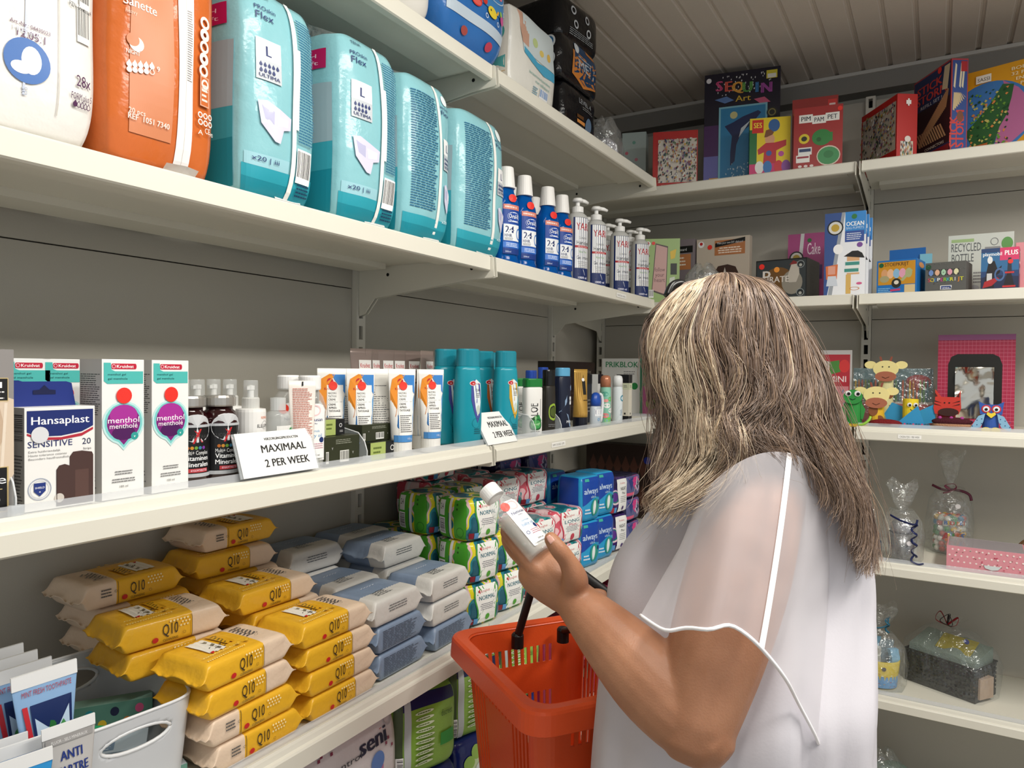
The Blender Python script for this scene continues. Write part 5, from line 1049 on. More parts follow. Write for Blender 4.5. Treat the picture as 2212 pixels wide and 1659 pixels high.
def k_green():
    w, d, h = .15, .13, .19; r = ob('incontinence_pack'); r['category'] = 'pack'; D = pack_D(w, d, h, .09, .01, .002, 3)
    MB().sub(w, d, h, 18, 8, 20, 0, D).build('body', FILM('#8fb84a', .2, .6, 30), r, smooth=True, weld=True)
    pr = Print(w, h, S_D(S_front(-d/2), D), .0012); pr.r(.02, .84, .98, .99, '#141d52', 5); pr.r(.0, .0, .12, .99, '#4b5c3a', 6); pr.r(.14, .0, .24, 1, '#c9ced0', 6)
    for i in range(10): pr.c(.45, .78-.07*i, .15, '#dfe9c8', ry=.022); pr.g(.34, .765-.07*i, .56, .795-.07*i, 1, '#5a7a2a')
    pr.r(.7, .3, .95, .46, '#2f9a3a', 3); pr.t(.82, .66, .08, 'discreet', '#3a5a1a', w=.2); pr.bar(.02, .04, .12, .3, vert=False); pr.done(r); return r
def k_navy():
    w, d, h = .16, .13, .165; r = ob('incontinence_pack'); r['category'] = 'pack'; D = pack_D(w, d, h, .1, .01, .002, 3)
    MB().sub(w, d, h, 18, 8, 16, 0, D).build('body', FILM('#17246a', .2, .6, 30), r, smooth=True, weld=True)
    pr = Print(w, h, S_D(S_front(-d/2), D), .0012); pr.c(.5, .55, .3, '#cfe0b0', ry=.28); [pr.c(.5+.3*math.cos(a), .55+.28*math.sin(a), .1, '#9cc35a', ry=.09) for a in [i*.63 for i in range(10)]]; pr.c(.5, .55, .15, '#e3e9e3'); pr.c(.78, .72, .2, '#f2f2f0', ry=.1); pr.t(.78, .69, .07, 'TENA', '#222', w=.26, bold=1); pr.done(r); return r
KGR, KNV = Kind(k_green), Kind(k_navy)
for i, (y, lb) in enumerate(((1.15, 'beside the white and pink pack'), (1.33, 'behind the basket rim'), (1.51, 'farthest under the waist shelf'))):
    KNV((-.915, y, ZE+.001), LEFT-.2, 'navy pack with green flower, '+lb, 'navy packs under the waist shelf'); KGR((-.915, y, ZE+.168), LEFT-.35, 'light green pack standing on a navy pack, '+lb, 'light green packs under the waist shelf', (1, 1, .86))
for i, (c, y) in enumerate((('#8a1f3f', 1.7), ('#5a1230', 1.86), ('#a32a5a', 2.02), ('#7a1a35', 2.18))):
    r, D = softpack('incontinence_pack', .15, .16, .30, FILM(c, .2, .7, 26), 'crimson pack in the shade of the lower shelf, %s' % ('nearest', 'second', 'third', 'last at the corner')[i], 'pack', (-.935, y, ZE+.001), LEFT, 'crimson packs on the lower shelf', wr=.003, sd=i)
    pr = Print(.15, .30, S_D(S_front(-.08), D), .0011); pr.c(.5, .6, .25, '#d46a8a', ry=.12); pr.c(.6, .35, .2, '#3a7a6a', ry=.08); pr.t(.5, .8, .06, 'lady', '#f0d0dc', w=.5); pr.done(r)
# ================================================================== the back wall: toys, crafts and gift bags
def _t(C, d, u): n = CR-CF*((u-CX)/FPX); return -(C-CAMPOS).dot(n)/d.dot(n)
def bbx(name, uM, uF, d, vt, Y, z, th, mat, label, cat='box', front=None, side=None, top=None, us=None, bev=.0008, group=None):
    """a carton whose nearest upright edge stands at pixel column uM, its front reaching to uF, turned by th"""
    C = Vector((BX(uM, Y, z), Y, z)); h = hitY(uM, vt, Y).z-z
    ax = Vector((math.cos(th), math.sin(th), 0)); ay = Vector((-math.sin(th), math.cos(th), 0))
    dr = ax if uF > uM else -ax; w = abs(_t(C, dr, uF))
    if us is not None: d = abs(_t(C, ay, us))
    c = C+dr*w/2+ay*d/2; c.z = z+.001
    r = ob(name, None, None, c, th, label, cat, group); MB().box(-w/2, -d/2, 0, w/2, d/2, h).build('box', mat, r, bevel=bev)
    for fn, W, S in ((front, w, S_front(-d/2)), (side, d, S_side(-w/2) if uF > uM else S_right(w/2))):
        if fn: pr = Print(W, h, S, .0004); fn(pr); pr.done(r)
    r['h'] = h; r['w'] = w; r['d'] = d; return r
def speckle(pr, x0, y0, x1, y1, n, cols, s=.02, seed=1):
    rnd = random.Random(seed)
    for i in range(n): pr.p([(min(x1, max(x0, rx+s*rnd.uniform(.4, 1)*math.cos(a))), min(y1, max(y0, ry+s*1.2*rnd.uniform(.4, 1)*math.sin(a)))) for rx, ry in [(rnd.uniform(x0, x1), rnd.uniform(y0, y1))] for a in (0.3, 1.7, 3.2, 4.8)], rnd.choice(cols))
CROWD = ('#3a4a6a', '#8a3a3a', '#d9c9b0', '#4a6a4a', '#1f1f22', '#c9a040', '#7a5a8a', '#e0e0da', '#b0705a')
# ---- topmost
Z = ZA
def f(pr): [pr.c(x, y, .07, c) for x, y, c in ((.2, .7, '#e07a8a'), (.6, .6, '#d98a9a'), (.75, .3, '#c0504a'), (.3, .3, '#3a2a5a'), (.5, .85, '#7ab0a0'))]
bbx('gift_box', 1342, 1394, .09, 289, 2.56, Z, .25, M('#b9c9c6', .5), 'pale box with small flowers in the top corner', front=f, side=f)
def f(pr): pr.r(.12, .12, .98, .86, '#cfc8bc', 2); speckle(pr, .12, .12, .98, .86, 330, CROWD, .028, 2); pr.g(.2, .04, .6, .08, 1, '#e9a59a')
bbx('puzzle_box', 1409, 1506, .05, 287, 2.455, Z, .30, M('#b3201c', .4), 'red crowd puzzle box left of the sequin kit', front=f)
def f(pr):
    pr.r(0, .55, 1, 1, '#1a1426', 2); pr.r(0, .28, 1, .55, '#4a2a5a', 2); pr.r(0, 0, 1, .28, '#6a6aa8', 2); speckle(pr, .16, .80, .88, .97, 90, ('#d8d8d8', '#111'), .012, 3)
    for i, (ch, c) in enumerate(zip('SEQUIN', ('#c84a7a', '#d85a4a', '#e0a040', '#5a9a4a', '#3a7ab0', '#a04a9a'))): pr.t(.2+.125*i, .845-.012*i, .085, ch, c, bold=4)
    pr.t(.52, .735, .05, 'Art', '#d9b23a', w=.2, bold=1); pr.p([(.14, .77), (.3, .79), (.4, .75), (.28, .73)], '#5a7ab0'); pr.p([(.66, .74), (.8, .75), (.88, .7), (.74, .7)], '#c85a7a')
    pr.r(.2, .04, .84, .70, '#7fb8c9', 2); pr.r(.225, .055, .815, .685, '#2f7fae', 2); pr.c(.4, .62, .05, '#c9c48a'); pr.p([(.28, .53), (.4, .56), (.52, .6), (.72, .64), (.76, .62), (.64, .53), (.5, .46), (.44, .36), (.42, .22), (.36, .18), (.36, .3), (.38, .44)], '#1f2a55'); pr.p([(.5, .5), (.62, .56), (.56, .5), (.47, .42)], '#c9d3da'); speckle(pr, .3, .08, .7, .2, 40, ('#cfe0e6',), .01, 4); pr.c(.9, .61, .07, '#2a2a24'); pr.c(.9, .61, .05, '#8a8048', ring=.7); pr.r(.82, .9, .96, .97, '#d8c83a', 1); pr.r(.835, .905, .945, .94, '#e8e6dc', 1); pr.r(.08, .06, .2, .085, '#d9a03a', 1); pr.st(.06, .94, .035, '#e6e2e6')
bbx('sequin_art_box', 1519, 1682, .045, 165, 2.52, Z, .16, M('#2b1f38', .4), 'tall dark craft box with a leaping orca picture', front=f, side=lambda pr: (pr.r(0, 0, 1, .45, '#8a86a8', 2), pr.r(0, .45, 1, 1, '#221a30', 2)))
def f(pr):
    pr.r(0, 0, 1, 1, '#e3c81f', 2); pr.r(0, .0, .18, .8, '#1f6b34', 2); pr.r(0, 0, 1, .2, '#c4286a', 2); pr.r(.06, .74, .34, .97, '#c9241f', 1); pr.t(.2, .83, .09, 'SES', '#f0dc3a', w=.2, bold=2); pr.c(.6, .86, .14, '#2f5f9a', ry=.11)
    pr.c(.5, .62, .12, '#d8a07a', ry=.1); pr.p([(.36, .66), (.4, .78), (.5, .8), (.6, .74), (.56, .7), (.42, .66)], '#7a4a2a'); pr.p([(.2, .45), (.4, .56), (.62, .56), (.9, .6), (.9, .5), (.66, .42), (.66, .2), (.34, .2), (.36, .4), (.22, .36)], '#b82a35'); pr.c(.48, .38, .07, '#3a5aa0'); pr.c(.78, .36, .07, '#b84a9a')
    for x, c in ((.25, '#e0e0da'), (.45, '#2f6fae'), (.72, '#c9303a'), (.9, '#8a4a9a')): pr.c(x, .14, .11, c, ry=.11)
bbx('craft_kit_box', 1618, 1706, .05, 258, 2.425, Z, .28, M('#1f6b34', .4), 'yellow craft kit box with a child in red', front=f)
def f(pr):
    pr.r(0, 0, 1, 1, '#a02c2a', 2)
    for x, y, t, c in ((.25, .79, 'PIM', -.06), (.52, .76, 'PAM', .05), (.79, .785, 'PET', .0)): pr.r(x-.14, y-.035, x+.14, y+.095, '#eceae4', 1); pr.t(x, y-.005, .07, t, '#222a3a', w=.19, bold=1)
    pr.c(.22, .5, .11, '#d9c32a'); pr.c(.22, .5, .06, '#2a2a1f', ry=.04); pr.c(.58, .5, .2, '#2c7f3a', ry=.13); pr.r(.58, .43, .8, .57, '#2c7f3a', 1); pr.c(.52, .47, .05, '#1f5f2a'); pr.c(.72, .2, .24, '#d9c9b8', ry=.16); pr.c(.72, .2, .22, '#3f8f55', ry=.14); pr.c(.72, .22, .1, '#2f7a44', ry=.06)
    pr.r(.1, .24, .38, .36, '#e6e6e2', 1); pr.r(.12, .29, .36, .34, '#2a3f6a', 1); pr.r(.06, .12, .34, .24, '#eceae4', 1); pr.r(.08, .19, .32, .22, '#9a2a3a', 1); pr.st(.94, .93, .05); [pr.c(x, .06, .04, '#e6d8d4', ry=.02) for x in (.14, .26, .38)]
def f2(pr): pr.c(.12, .8, .09, '#d9c32a'); pr.r(.78, .66, .97, .95, '#c9342f', 1); pr.r(.81, .7, .94, .9, '#e6c9c4', 1)
bbx('board_game_box', 1709, 1808, .03, 218, 2.475, Z, .12, M('#98302c', .4), 'red word game box behind its twin, only the top showing', front=f2, group='red word game boxes')
bbx('board_game_box', 1713, 1819, .03, 237, 2.43, Z, .14, M('#8a2624', .4), 'red word game box with green spinner in front', front=f, side=lambda pr: (pr.r(.1, .1, .9, .95, '#5a1f1c', 1), pr.g(.3, .4, .7, .8, 2, '#d8d0c8')), group='red word game boxes')
def f(pr): pr.r(.04, .16, .97, .9, '#b9b2a2', 2); speckle(pr, .04, .16, .97, .9, 300, CROWD+('#8a9a5a',), .028, 5); pr.g(.55, .05, .9, .1, 1, '#e6b0a8')
def g(pr): pr.r(.18, .03, .8, .28, '#cfcabc', 2); speckle(pr, .18, .03, .8, .28, 60, CROWD, .05, 6); pr.c(.52, .31, .15, '#e6dcd4'); pr.r(.42, .84, .66, .9, '#f0ece6', 1); pr.r(.5, .815, .58, .925, '#f0ece6', 1)
bbx('puzzle_box', 1936, 1859, .09, 203, 2.44, Z, -1.0, M('#b8211d', .4), 'red crowd puzzle box with white jigsaw mark, right bay', front=f, side=g, us=1980)
def f(pr):
    pr.r(.02, .02, .98, .98, '#26345f', 2); pr.r(.02, .12, .98, .62, '#2d1f24', 2)
    for i in range(26): a = i*.9; pr.p([(.15+.028*i, .22+.012*i), (.19+.028*i, .2+.012*i), (.3+.026*i, .34+.014*i), (.26+.026*i, .36+.014*i)], '#b58a62')
    for i in range(12): pr.p([(.2+.06*i, .2), (.24+.06*i, .2), (.1+.06*i, .36), (.06+.06*i, .36)], '#c09a70')
    pr.t(.45, .80, .09, 'STICK', '#c93f3a', w=.66, bold=3); pr.t(.5, .69, .09, 'STORM', '#c93f3a', w=.78, bold=3); pr.t(.5, .63, .035, 'REFILL SET !', '#d8d8d8', w=.56); pr.p([(.78, .72), (.92, .7), (.98, .96), (.84, .96)], '#d3c3a2'); pr.t(.6, .13, .03, 'CONNECTORS', '#e8e0d0', w=.5); pr.r(.02, .02, .98, .1, '#8a1f24', 1); pr.st(.72, .95, .05)
def g(pr):
    pr.r(.06, .02, .94, .98, '#2f4a8a', 2); pr.t(.4, .05, .085, 'STICK', '#c93f3a', al='l', rot=1.57, bold=2); pr.t(.78, .05, .085, 'STORM', '#c93f3a', al='l', rot=1.57, bold=2); pr.c(.55, .38, .2, '#7a4a34', ry=.06)
    for i in range(8): pr.p([(.1+.1*i, .45+.02*i), (.2+.1*i, .44+.02*i), (.25+.06*i, .62), (.15+.06*i, .64)], '#c9b48a')
    for q in (.12, .45, .6): pr.p([(q, .7), (q+.1, .68), (q+.2, .93), (q+.1, .95)], '#d8cdb0')
    pr.r(.56, .86, .92, .97, '#a8242a', 1)
bbx('construction_toy_box', 2052, 1971, .06, 127, 2.43, Z, -1.02, M('#a83a40', .4), 'blue wooden sticks toy box in the right bay', front=f, side=g, us=2088)
def f(pr):
    pr.r(0, 0, 1, 1, '#d99a1c', 2); pr.c(.24, .42, .40, '#3f78b8', ry=.42, seg=36); pr.p([(.36, .82), (.5, .7), (.62, .5), (.56, .2), (.36, .02), (.28, .02), (.36, .4), (.3, .5), (.4, .65)], '#b86a98')
    pr.p([(.1, .1), (.28, .06), (.34, .3), (.4, .42), (.44, .6), (.46, .75), (.36, .78), (.26, .6), (.16, .46), (.02, .3)], '#2f5f34'); speckle(pr, .06, .1, .42, .74, 120, ('#6a9a3a', '#c9c06a', '#1f4a2a', '#d98a4a'), .02, 9); pr.p([(.02, .04), (.22, .07), (.24, .14), (.04, .12)], '#b5602a')
    pr.r(.12, .84, .26, .93, '#eee8dc', 1); pr.t(.19, .86, .04, 'SASSI', '#333', w=.11)
    for i, t in enumerate(('BOEKJE MET', "32 PAGINA'S", 'EN RONDE', 'PUZZEL')): pr.t(.62, .9-.06*i, .035, t, '#f3e6c0', w=(.36, .36, .28, .2)[i], bold=1)
    pr.r(.64, .1, .9, .26, '#b8302a', 1); pr.bar(.64, .1, .9, .24)
r = bbx('puzzle_box', 2330, 2078, .05, 96, 2.45, Z, -.32, M('#d0921a', .4), 'yellow puzzle box with a round map picture', front=f)
# ---- second
Z = ZB
def f(pr): pr.p([(.2, .2), (.62, .12), (.66, .88), (.3, .93)], '#4a3a3a'); pr.p([(.22, .22), (.6, .15), (.64, .86), (.32, .91)], '#c9a09a'); pr.t(.43, .5, .06, 'follow', '#6a4a4a', w=.3); pr.t(.43, .42, .06, 'your', '#6a4a4a', w=.26); pr.t(.43, .34, .06, 'heart', '#6a4a4a', w=.3); [pr.c(.09, y, .045, '#2f3a2a', ring=.6) for y in (.5, .62, .74)]; pr.st(.24, .93, .05); pr.c(.08, .92, .08, '#eee'); pr.c(.08, .93, .04, '#c1272d'); pr.p([(.72, .8), (.9, .84), (.86, .7), (.74, .68)], '#d9b83a'); pr.r(.74, .45, .92, .62, '#2a2f2c', 1); pr.p([(.7, .2), (.9, .18), (.86, .42), (.72, .4)], '#cfd8c8'); pr.bar(.12, .1, .26, .22)
bbx('craft_kit_box', 1392, 1467, .035, 517, 2.46, Z, .36, M('#9cb877', .4), 'light green craft box behind the hand gel bottles', front=f)
def f(pr): pr.r(.04, .8, .96, .9, '#141414', 1); pr.t(.55, .83, .04, 'clipboard', '#ddd', w=.4); pr.r(.1, .55, .9, .78, '#b5764a', 1); pr.g(.2, .6, .8, .75, 3, '#e6d8c8')
def g(pr): pr.c(.09, .92, .06, '#eee'); pr.c(.09, .93, .03, '#c1272d'); pr.r(.35, .74, .92, .96, '#b5764a', 1); pr.p([(.36, .86), (.92, .92), (.92, .98), (.36, .92)], '#141414'); pr.t(.64, .905, .03, 'Make your own DIY clipboard', '#ddd', w=.48); pr.g(.4, .76, .88, .86, 3, '#f0e0d0', .5, .2, 'c'); pr.p([(.3, .42), (.42, .58), (.6, .6), (.75, .56), (.82, .44), (.8, .2), (.3, .2)], '#3f2a22'); pr.p([(.5, .4), (.55, .56), (.6, .4), (.58, .3)], '#cfc6bc'); [pr.c(.1, y, .05, '#222') for y in (.5, .36)]; pr.st(.26, .87, .045)
bbx('craft_kit_box', 1497, 1436, .03, 516, 2.60, Z, -.06, M('#7d7378', .4), 'grey clipboard craft box half hidden by the green box', front=f)
bbx('craft_kit_box', 1617, 1503, .03, 508, 2.60, Z, -.08, M('#c3b6a6', .4), 'beige clipboard craft box with a horse picture', front=g)
rb = cellobag('gift_bag', .15, .09, .13, 'crumpled clear gift wrap before the beige craft box', (BX(1518, 2.5, Z), 2.5, Z+.001), 0, 1.1, 1.2, .45, 'gift bag', 5)
MB().sub(.09, .05, .08, 4, 3, 4, .002).build('gift', M('#9a8f86', .5, noise=.3, nscale=30), rb)
def f(pr): pr.r(0, 0, 1, 1, '#a8487f', 1); pr.p([(.36, 1), (.46, 1), (.3, 0), (.2, 0)], '#cfcfcf'); pr.c(.24, .66, .2, '#1c1c1c'); pr.c(.24, .66, .16, '#d8d4cc'); pr.c(.24, .66, .1, '#b89a3a'); pr.t(.72, .7, .16, 'Cake', '#f0d8e6', w=.36, bold=1); pr.r(.5, .35, .96, .55, '#4a2a6a', 1); pr.st(.6, .9, .06, '#2f6f3a')
bbx('craft_kit_box', 1778, 1700, .03, 502, 2.68, Z, 0, M('#a8487f', .4), 'pink cake craft box behind the pirate game', front=f)
def f(pr): pr.r(.02, .03, .98, .97, '#33383a', 1); pr.c(.45, .45, .3, '#6a4a24', ry=.35); pr.c(.72, .4, .2, '#8a8478', ry=.3); pr.p([(.64, .6), (.72, .92), (.84, .9), (.86, .6), (.8, .4), (.66, .4)], '#b8b0a4'); pr.p([(.66, .84), (.74, .95), (.86, .86)], '#7a2a2a'); pr.t(.22, .42, .3, 'P', '#d8d0c8', bold=1); pr.t(.45, .42, .15, 'IRATE', '#d8d0c8', w=.42, bold=1); pr.st(.12, .84, .055); pr.c(.42, .74, .055, '#e8953a', sticker=True); [(pr.c(x, y, .075, '#8a9090'), pr.c(x, y, .062, '#24282a'), pr.c(x, y-.02, .03, '#a8a8a0')) for x, y in ((.88, .84), (.88, .14))]
bbx('board_game_box', 1742, 1632, .05, 556, 2.44, Z, -.12, M('#141414', .35), 'dark pirate game box with red and orange dots', front=f, us=1769, side=lambda pr: pr.g(.3, .1, .7, .9, 8, '#333'))
def f(pr):
    pr.r(0, 0, 1, 1, '#eceef2', 1); pr.p([(0, 0), (0, 1), (.42, 1), (.2, .3), (.08, 0)], '#35528f'); pr.p([(.42, 1), (.5, 1), (.2, 0), (.1, 0)], '#9aa0a8'); pr.r(.5, .72, 1, 1, '#2f86cf', 1); pr.c(.26, .82, .2, '#17181c'); pr.c(.26, .82, .165, '#d8d8d2'); pr.c(.26, .82, .1, '#c0a03a')
    pr.t(.74, .83, .05, 'OCEAN', '#fff', w=.42, bold=2); pr.t(.74, .79, .028, 'BAG PUPPETS', '#cfe3f3', w=.42); pr.r(.5, .64, .96, .77, '#2f4f9a', 1); pr.g(.54, .66, .92, .75, 4, '#e6eaf3', .4); pr.st(.72, .94, .065, '#2f7a3a')
    pr.r(.56, .25, .86, .5, '#d8a878', 1); pr.r(.52, .27, .86, .41, '#e9ebe6', 1); pr.r(.52, .36, .86, .40, '#3f8f84', 1); pr.r(.5, .28, .84, .32, '#3f8f84', 1); pr.p([(.48, .47), (.98, .44), (.92, .5), (.82, .53), (.68, .53), (.58, .5)], '#141414'); pr.r(.54, .02, .66, .25, '#d8b060', 1); pr.p([(.04, .36), (.34, .38), (.32, .2), (.06, .2)], '#d8703a'); pr.r(.1, .26, .28, .36, '#e0a08a', 1); pr.p([(.06, .12), (.34, .12), (.3, .24), (.1, .24)], '#cfd6e0'); pr.c(.86, .6, .07, '#7a4a9a', ry=.03); pr.c(.86, .14, .07, '#d05a8a', ry=.015); pr.c(.34, .56, .12, '#f6f6f6', ry=.06); pr.c(.75, .08, .12, '#d08a4a', ry=.02, ring=.8)
for i in range(3):
    bbx('craft_kit_box', 1868+7*i, 1779+7*i, .012, 455+8*i, 2.43+.035*i, Z, -.02, M('#dfe3ea', .35), 'blue and white bag puppet kit, %s' % ('frontmost of three', 'middle of three', 'rearmost of three')[i], front=f, group='bag puppet kits')
def f(pr):
    pr.r(.04, .28, .96, .95, '#c98f24', 1); pr.t(.5, .82, .1, 'STOEPKRIJT', '#4a2a1a', w=.6, bold=1)
    for i, c in enumerate(('#d9a070', '#e8b890', '#8ab8d8', '#e0a0b8', '#a8b080')): pr.c(.2+.15*i, .6, .085, c, ry=.14)
    pr.c(.2, .45, .12, '#a8a078', ry=.1); pr.p([(.6, .4), (.66, .36), (.9, .66), (.84, .72)], '#a8b080'); pr.c(.5, .32, .12, '#2a2a22', ry=.14); pr.c(.5, .34, .06, '#e0d8c8', ry=.06); pr.g(.04, .05, .4, .2, 3, '#8ac0e6'); pr.r(.7, .02, .96, .26, '#d8c090', 1); pr.st(.12, .86, .06, '#1f5f3a'); pr.p([(.35, .08), (.6, .1), (.6, .16), (.35, .14)], '#c03a6a')
r = bbx('chalk_box', 1980, 1893, .03, 558, 2.435, Z, -.2, M('#1f6fb8', .4), 'blue pavement chalk box with hanging flap', front=f, us=1998, side=lambda pr: (pr.t(.62, .08, .06, 'STOEPKRIJT', '#d8a0a0', al='l', rot=1.57), pr.c(.5, .85, .3, '#e8953a', ry=.08)))
m = MB(); m.box(-r['w']*.42, r['d']/2-.001, r['h'], r['w']*.5, r['d']/2, r['h']+.045); m.build('hang_flap', M('#1f66ae', .4), r)
bbx('chalk_box', 2012, 1985, .03, 548, 2.53, Z, 0, M('#6fb0c4', .4), 'small teal box behind the blue chalk box')
def f(pr):
    for i, c in enumerate(('#7090c8', '#e0b090', '#a8d0b0', '#e0a0b0', '#e0dcb0')): pr.r(.08+.155*i, .56, .21+.155*i, .76, '#2a2a2a', 1); pr.c(.145+.155*i, .66, .058, c, ry=.1)
    for i, (ch, c) in enumerate(zip('SOEPERKRIJT', ('#c04a5a', '#d8c83a', '#3a7ab8', '#e8e8e8', '#c04a8a', '#8ab83a', '#4aa8a8', '#d8d83a', '#c8c8c8', '#e08a3a', '#d8d83a'))): pr.t(.1+.08*i, .36, .12, ch, c, bold=2)
    pr.r(.38, .08, .66, .22, '#e8e8e8', 1); pr.r(.4, .1, .64, .2, '#2a3f7a', 1); pr.t(.52, .12, .06, 'unox', '#fff', w=.18); pr.st(.08, .86, .07, '#1f4f30'); speckle(pr, .02, .02, .98, .98, 30, ('#6a6a68', '#484846'), .02, 8)
bbx('chalk_box', 2086, 1998, .03, 563, 2.435, Z, -.18, M('#5a5a57', .5), 'grey chalk box with five pastel sticks in windows', front=f, us=2099)
def f(pr): pr.r(.05, .88, .4, .93, '#9ab87a', 1); pr.t(.28, .73, .13, 'RECYCLED', '#4a4f52', w=.46); pr.t(.23, .56, .13, 'BOTTLE', '#4a4f52', w=.34); pr.t(.15, .4, .12, 'LAMP', '#4a4f52', w=.2); [pr.r(.62-.01*i, .5+.05*i, .8-.0*i, .53+.05*i, '#8a8c8e', 1) for i in range(6)]; pr.c(.71, .86, .06, '#6a6c6e', ry=.06, ring=.85); pr.c(.9, .82, .085, '#5a9a4a', ry=.1); pr.g(.4, .2, .6, .4, 4, '#888'); pr.c(.42, .1, .08, '#b8bcc0', ry=.08)
bbx('craft_kit_box', 2188, 2046, .04, 500, 2.60, Z, -.03, M('#cdd3cb', .4), 'pale bottle lamp kit box behind the grey chalk', front=f)
def f(pr): pr.r(0, 0, 1, 1, '#23406f', 1); pr.r(0, .45, 1, .9, '#2f6a9a', 1); pr.r(.5, .7, 1, 1, '#d83a6a', 1); pr.p([(0, 0), (1, 0), (1, .3), (.3, .36), (0, .3)], '#1f2a4a'); pr.t(.3, .82, .08, 'playmobil', '#fff', w=.5, bold=1); pr.t(.8, .82, .11, 'PLUS', '#fff', w=.34, bold=2); pr.p([(.1, .2), (.2, .66), (.36, .7), (.44, .5), (.56, .58), (.5, .4), (.34, .3), (.36, .05), (.1, .05)], '#1a1618'); pr.c(.24, .72, .07, '#e6e6e6', ry=.09); pr.r(.16, .15, .3, .4, '#c9c9c9', 1); pr.p([(.05, .05), (.3, .1), (.5, .26), (.44, .3), (.1, .2)], '#a8242a'); pr.c(.5, .36, .14, '#4a6a9a', ry=.16, ring=.7); pr.p([(.6, .06), (.9, .06), (.8, .4), (.7, .4)], '#1c1a22'); pr.r(.58, .05, .92, .09, '#c9302f', 1); pr.r(.64, .38, .88, .42, '#c9302f', 1); pr.p([(.7, .42), (.82, .42), (.8, .75), (.72, .75)], '#2a2f3f'); pr.st(.78, .66, .07)
bbx('toy_box', 2200, 2118, .06, 533, 2.43, Z, -.12, M('#c02f62', .4), 'blue and pink toy figure box at the right frame edge', front=f, side=lambda pr: (pr.r(.05, .0, .95, .6, '#1f2f55', 1), pr.bar(.2, .62, .8, .92), pr.c(.5, .45, .2, '#cfd8e8', ry=.08)))
bbx('toy_box', 2262, 2192, .05, 520, 2.55, Z, -.05, M('#e0929a', .4), 'pink box cut by the right frame edge')
# ---- third: crafts
Z = ZC
def f(pr): pr.t(.5, .84, .1, 'PRIKBLOK', '#2f8a5a', w=.8, bold=1); pr.c(.82, .5, .08, '#2f8a4a'); pr.g(.55, .7, .9, .78, 2, '#999'); pr.r(.2, .1, .6, .6, '#d8d8d4', 1); pr.r(.95, 0, 1, 1, '#4f8f6f', 1)
bbx('craft_kit_box', 1386, 1299, .02, 775, 2.60, Z, 0, M('#dfe0dc', .45), 'white pin board box behind the shelf end', front=f)
def f(pr): pr.r(.0, .5, .5, 1, '#2f6f4a', 1); pr.c(.3, .85, .2, '#c0502f', ry=.1); pr.c(.6, .35, .3, '#d878a0', ry=.22); pr.c(.7, .18, .3, '#c03038', ry=.12); pr.c(.2, .2, .12, '#7a9a4a', ry=.1)
bbx('gift_bag', 1478, 1388, .04, 772, 2.56, Z, 0, M('#8a4a6a', .35), 'colourful flat package behind the hair', 'package', front=f)
def f(pr): pr.r(.02, .05, .95, .94, '#b82f3c', 1); pr.p([(.1, .7), (.4, .66), (.4, .84), (.1, .88)], '#d8d0c8'); pr.p([(.42, .66), (.7, .7), (.66, .86), (.4, .84)], '#4f8a3f'); pr.c(.8, .78, .14, '#d83a3a', ry=.09); pr.t(.62, .56, .08, 'MINI', '#f3dcdc', w=.46, bold=1); pr.r(.05, .05, .92, .5, '#d88a92', 1); speckle(pr, .1, .08, .9, .48, 40, ('#e8c8a0', '#7a8aa8', '#f0e0e0'), .04, 12)
bbx('toy_packet', 1838, 1758, .012, 757, 2.60, Z, 0, M('#c9c6c4', .3), 'red toy packet in clear film beside the hair', 'packet', front=f)
# pencil pack
r = bbx('pencil_pack', 2014, 1842, .012, 797, 2.66, Z, 0, M('#6f8f96', .35), 'flat pack of coloured pencils behind the giraffes', 'pencil pack', front=lambda pr: (pr.r(0, 0, 1, .36, '#b04048', 1), pr.r(.0, .36, 1, .4, '#d8d4d0', 1), pr.c(.82, .75, .16, '#a8303a', ry=.14)))
for i in range(22):
    MB().lathe([(.0030, 0), (.0030, .062), (.0012, .07), (0, .071)], 6).build('pencil', M(('#d8b030', '#c98030', '#b84a2f', '#8a9a3a', '#4f8a4a', '#3f7a8a', '#d86a4a', '#7a3a2f')[i % 8], .4), r, loc=(-r['w']*.47+i*r['w']*.043, -.0095, r['h']*.40))
MB().box(-r['w']/2, -.014, 0, r['w']/2, -.0135, r['h']).build('film', CLEARM(.12), r)
# plaid package with foil
def f(pr):
    pr.r(0, 0, 1, 1, '#a82848', 1); [pr.r(.0, .04*i, 1, .04*i+.004, '#d06a84', 1) for i in range(1, 24)]; [pr.r(.05*i, 0, .05*i+.004, 1, '#d06a84', 1) for i in range(1, 20)]; pr.r(0, .94, 1, 1, '#8a4a78', 1)
    pr.p([(.14, .1), (.14, .68), (.18, .76), (.26, .79), (.72, .79), (.8, .76), (.84, .68), (.84, .1)], '#17150f')
r = bbx('gift_package', 2190, 2023, .03, 722, 2.60, Z, -.02, M('#a82848', .4), 'red checked package with a black window of silver foil', 'package', front=f)
m = MB(); nx, nz = 7, 10; rnd = random.Random(4); W_, H_ = r['w']*.5, r['h']*.55
V = [(-W_/2+W_*i/nx-.003, -.017-.016*rnd.random(), r['h']*.1+H_*j/nz) for j in range(nz+1) for i in range(nx+1)]; m.add(V, [(j*(nx+1)+i, j*(nx+1)+i+1, (j+1)*(nx+1)+i+1, (j+1)*(nx+1)+i) for j in range(nz) for i in range(nx)]); m.build('foil', M('#d8d4c8', .16, metal=1), r, smooth=True)
def roll(r, rad, h, mat, nm='body', ox=0, oy=0, z=0): return MB().lathe([(rad, z), (rad, z+h), (rad-.0012, z+h), (rad-.0012, z+h-.01)], 22, cap1=False, ox=ox, oy=oy).build(nm, mat, r, smooth=False)
PAP = lambda c: M(c, .7)
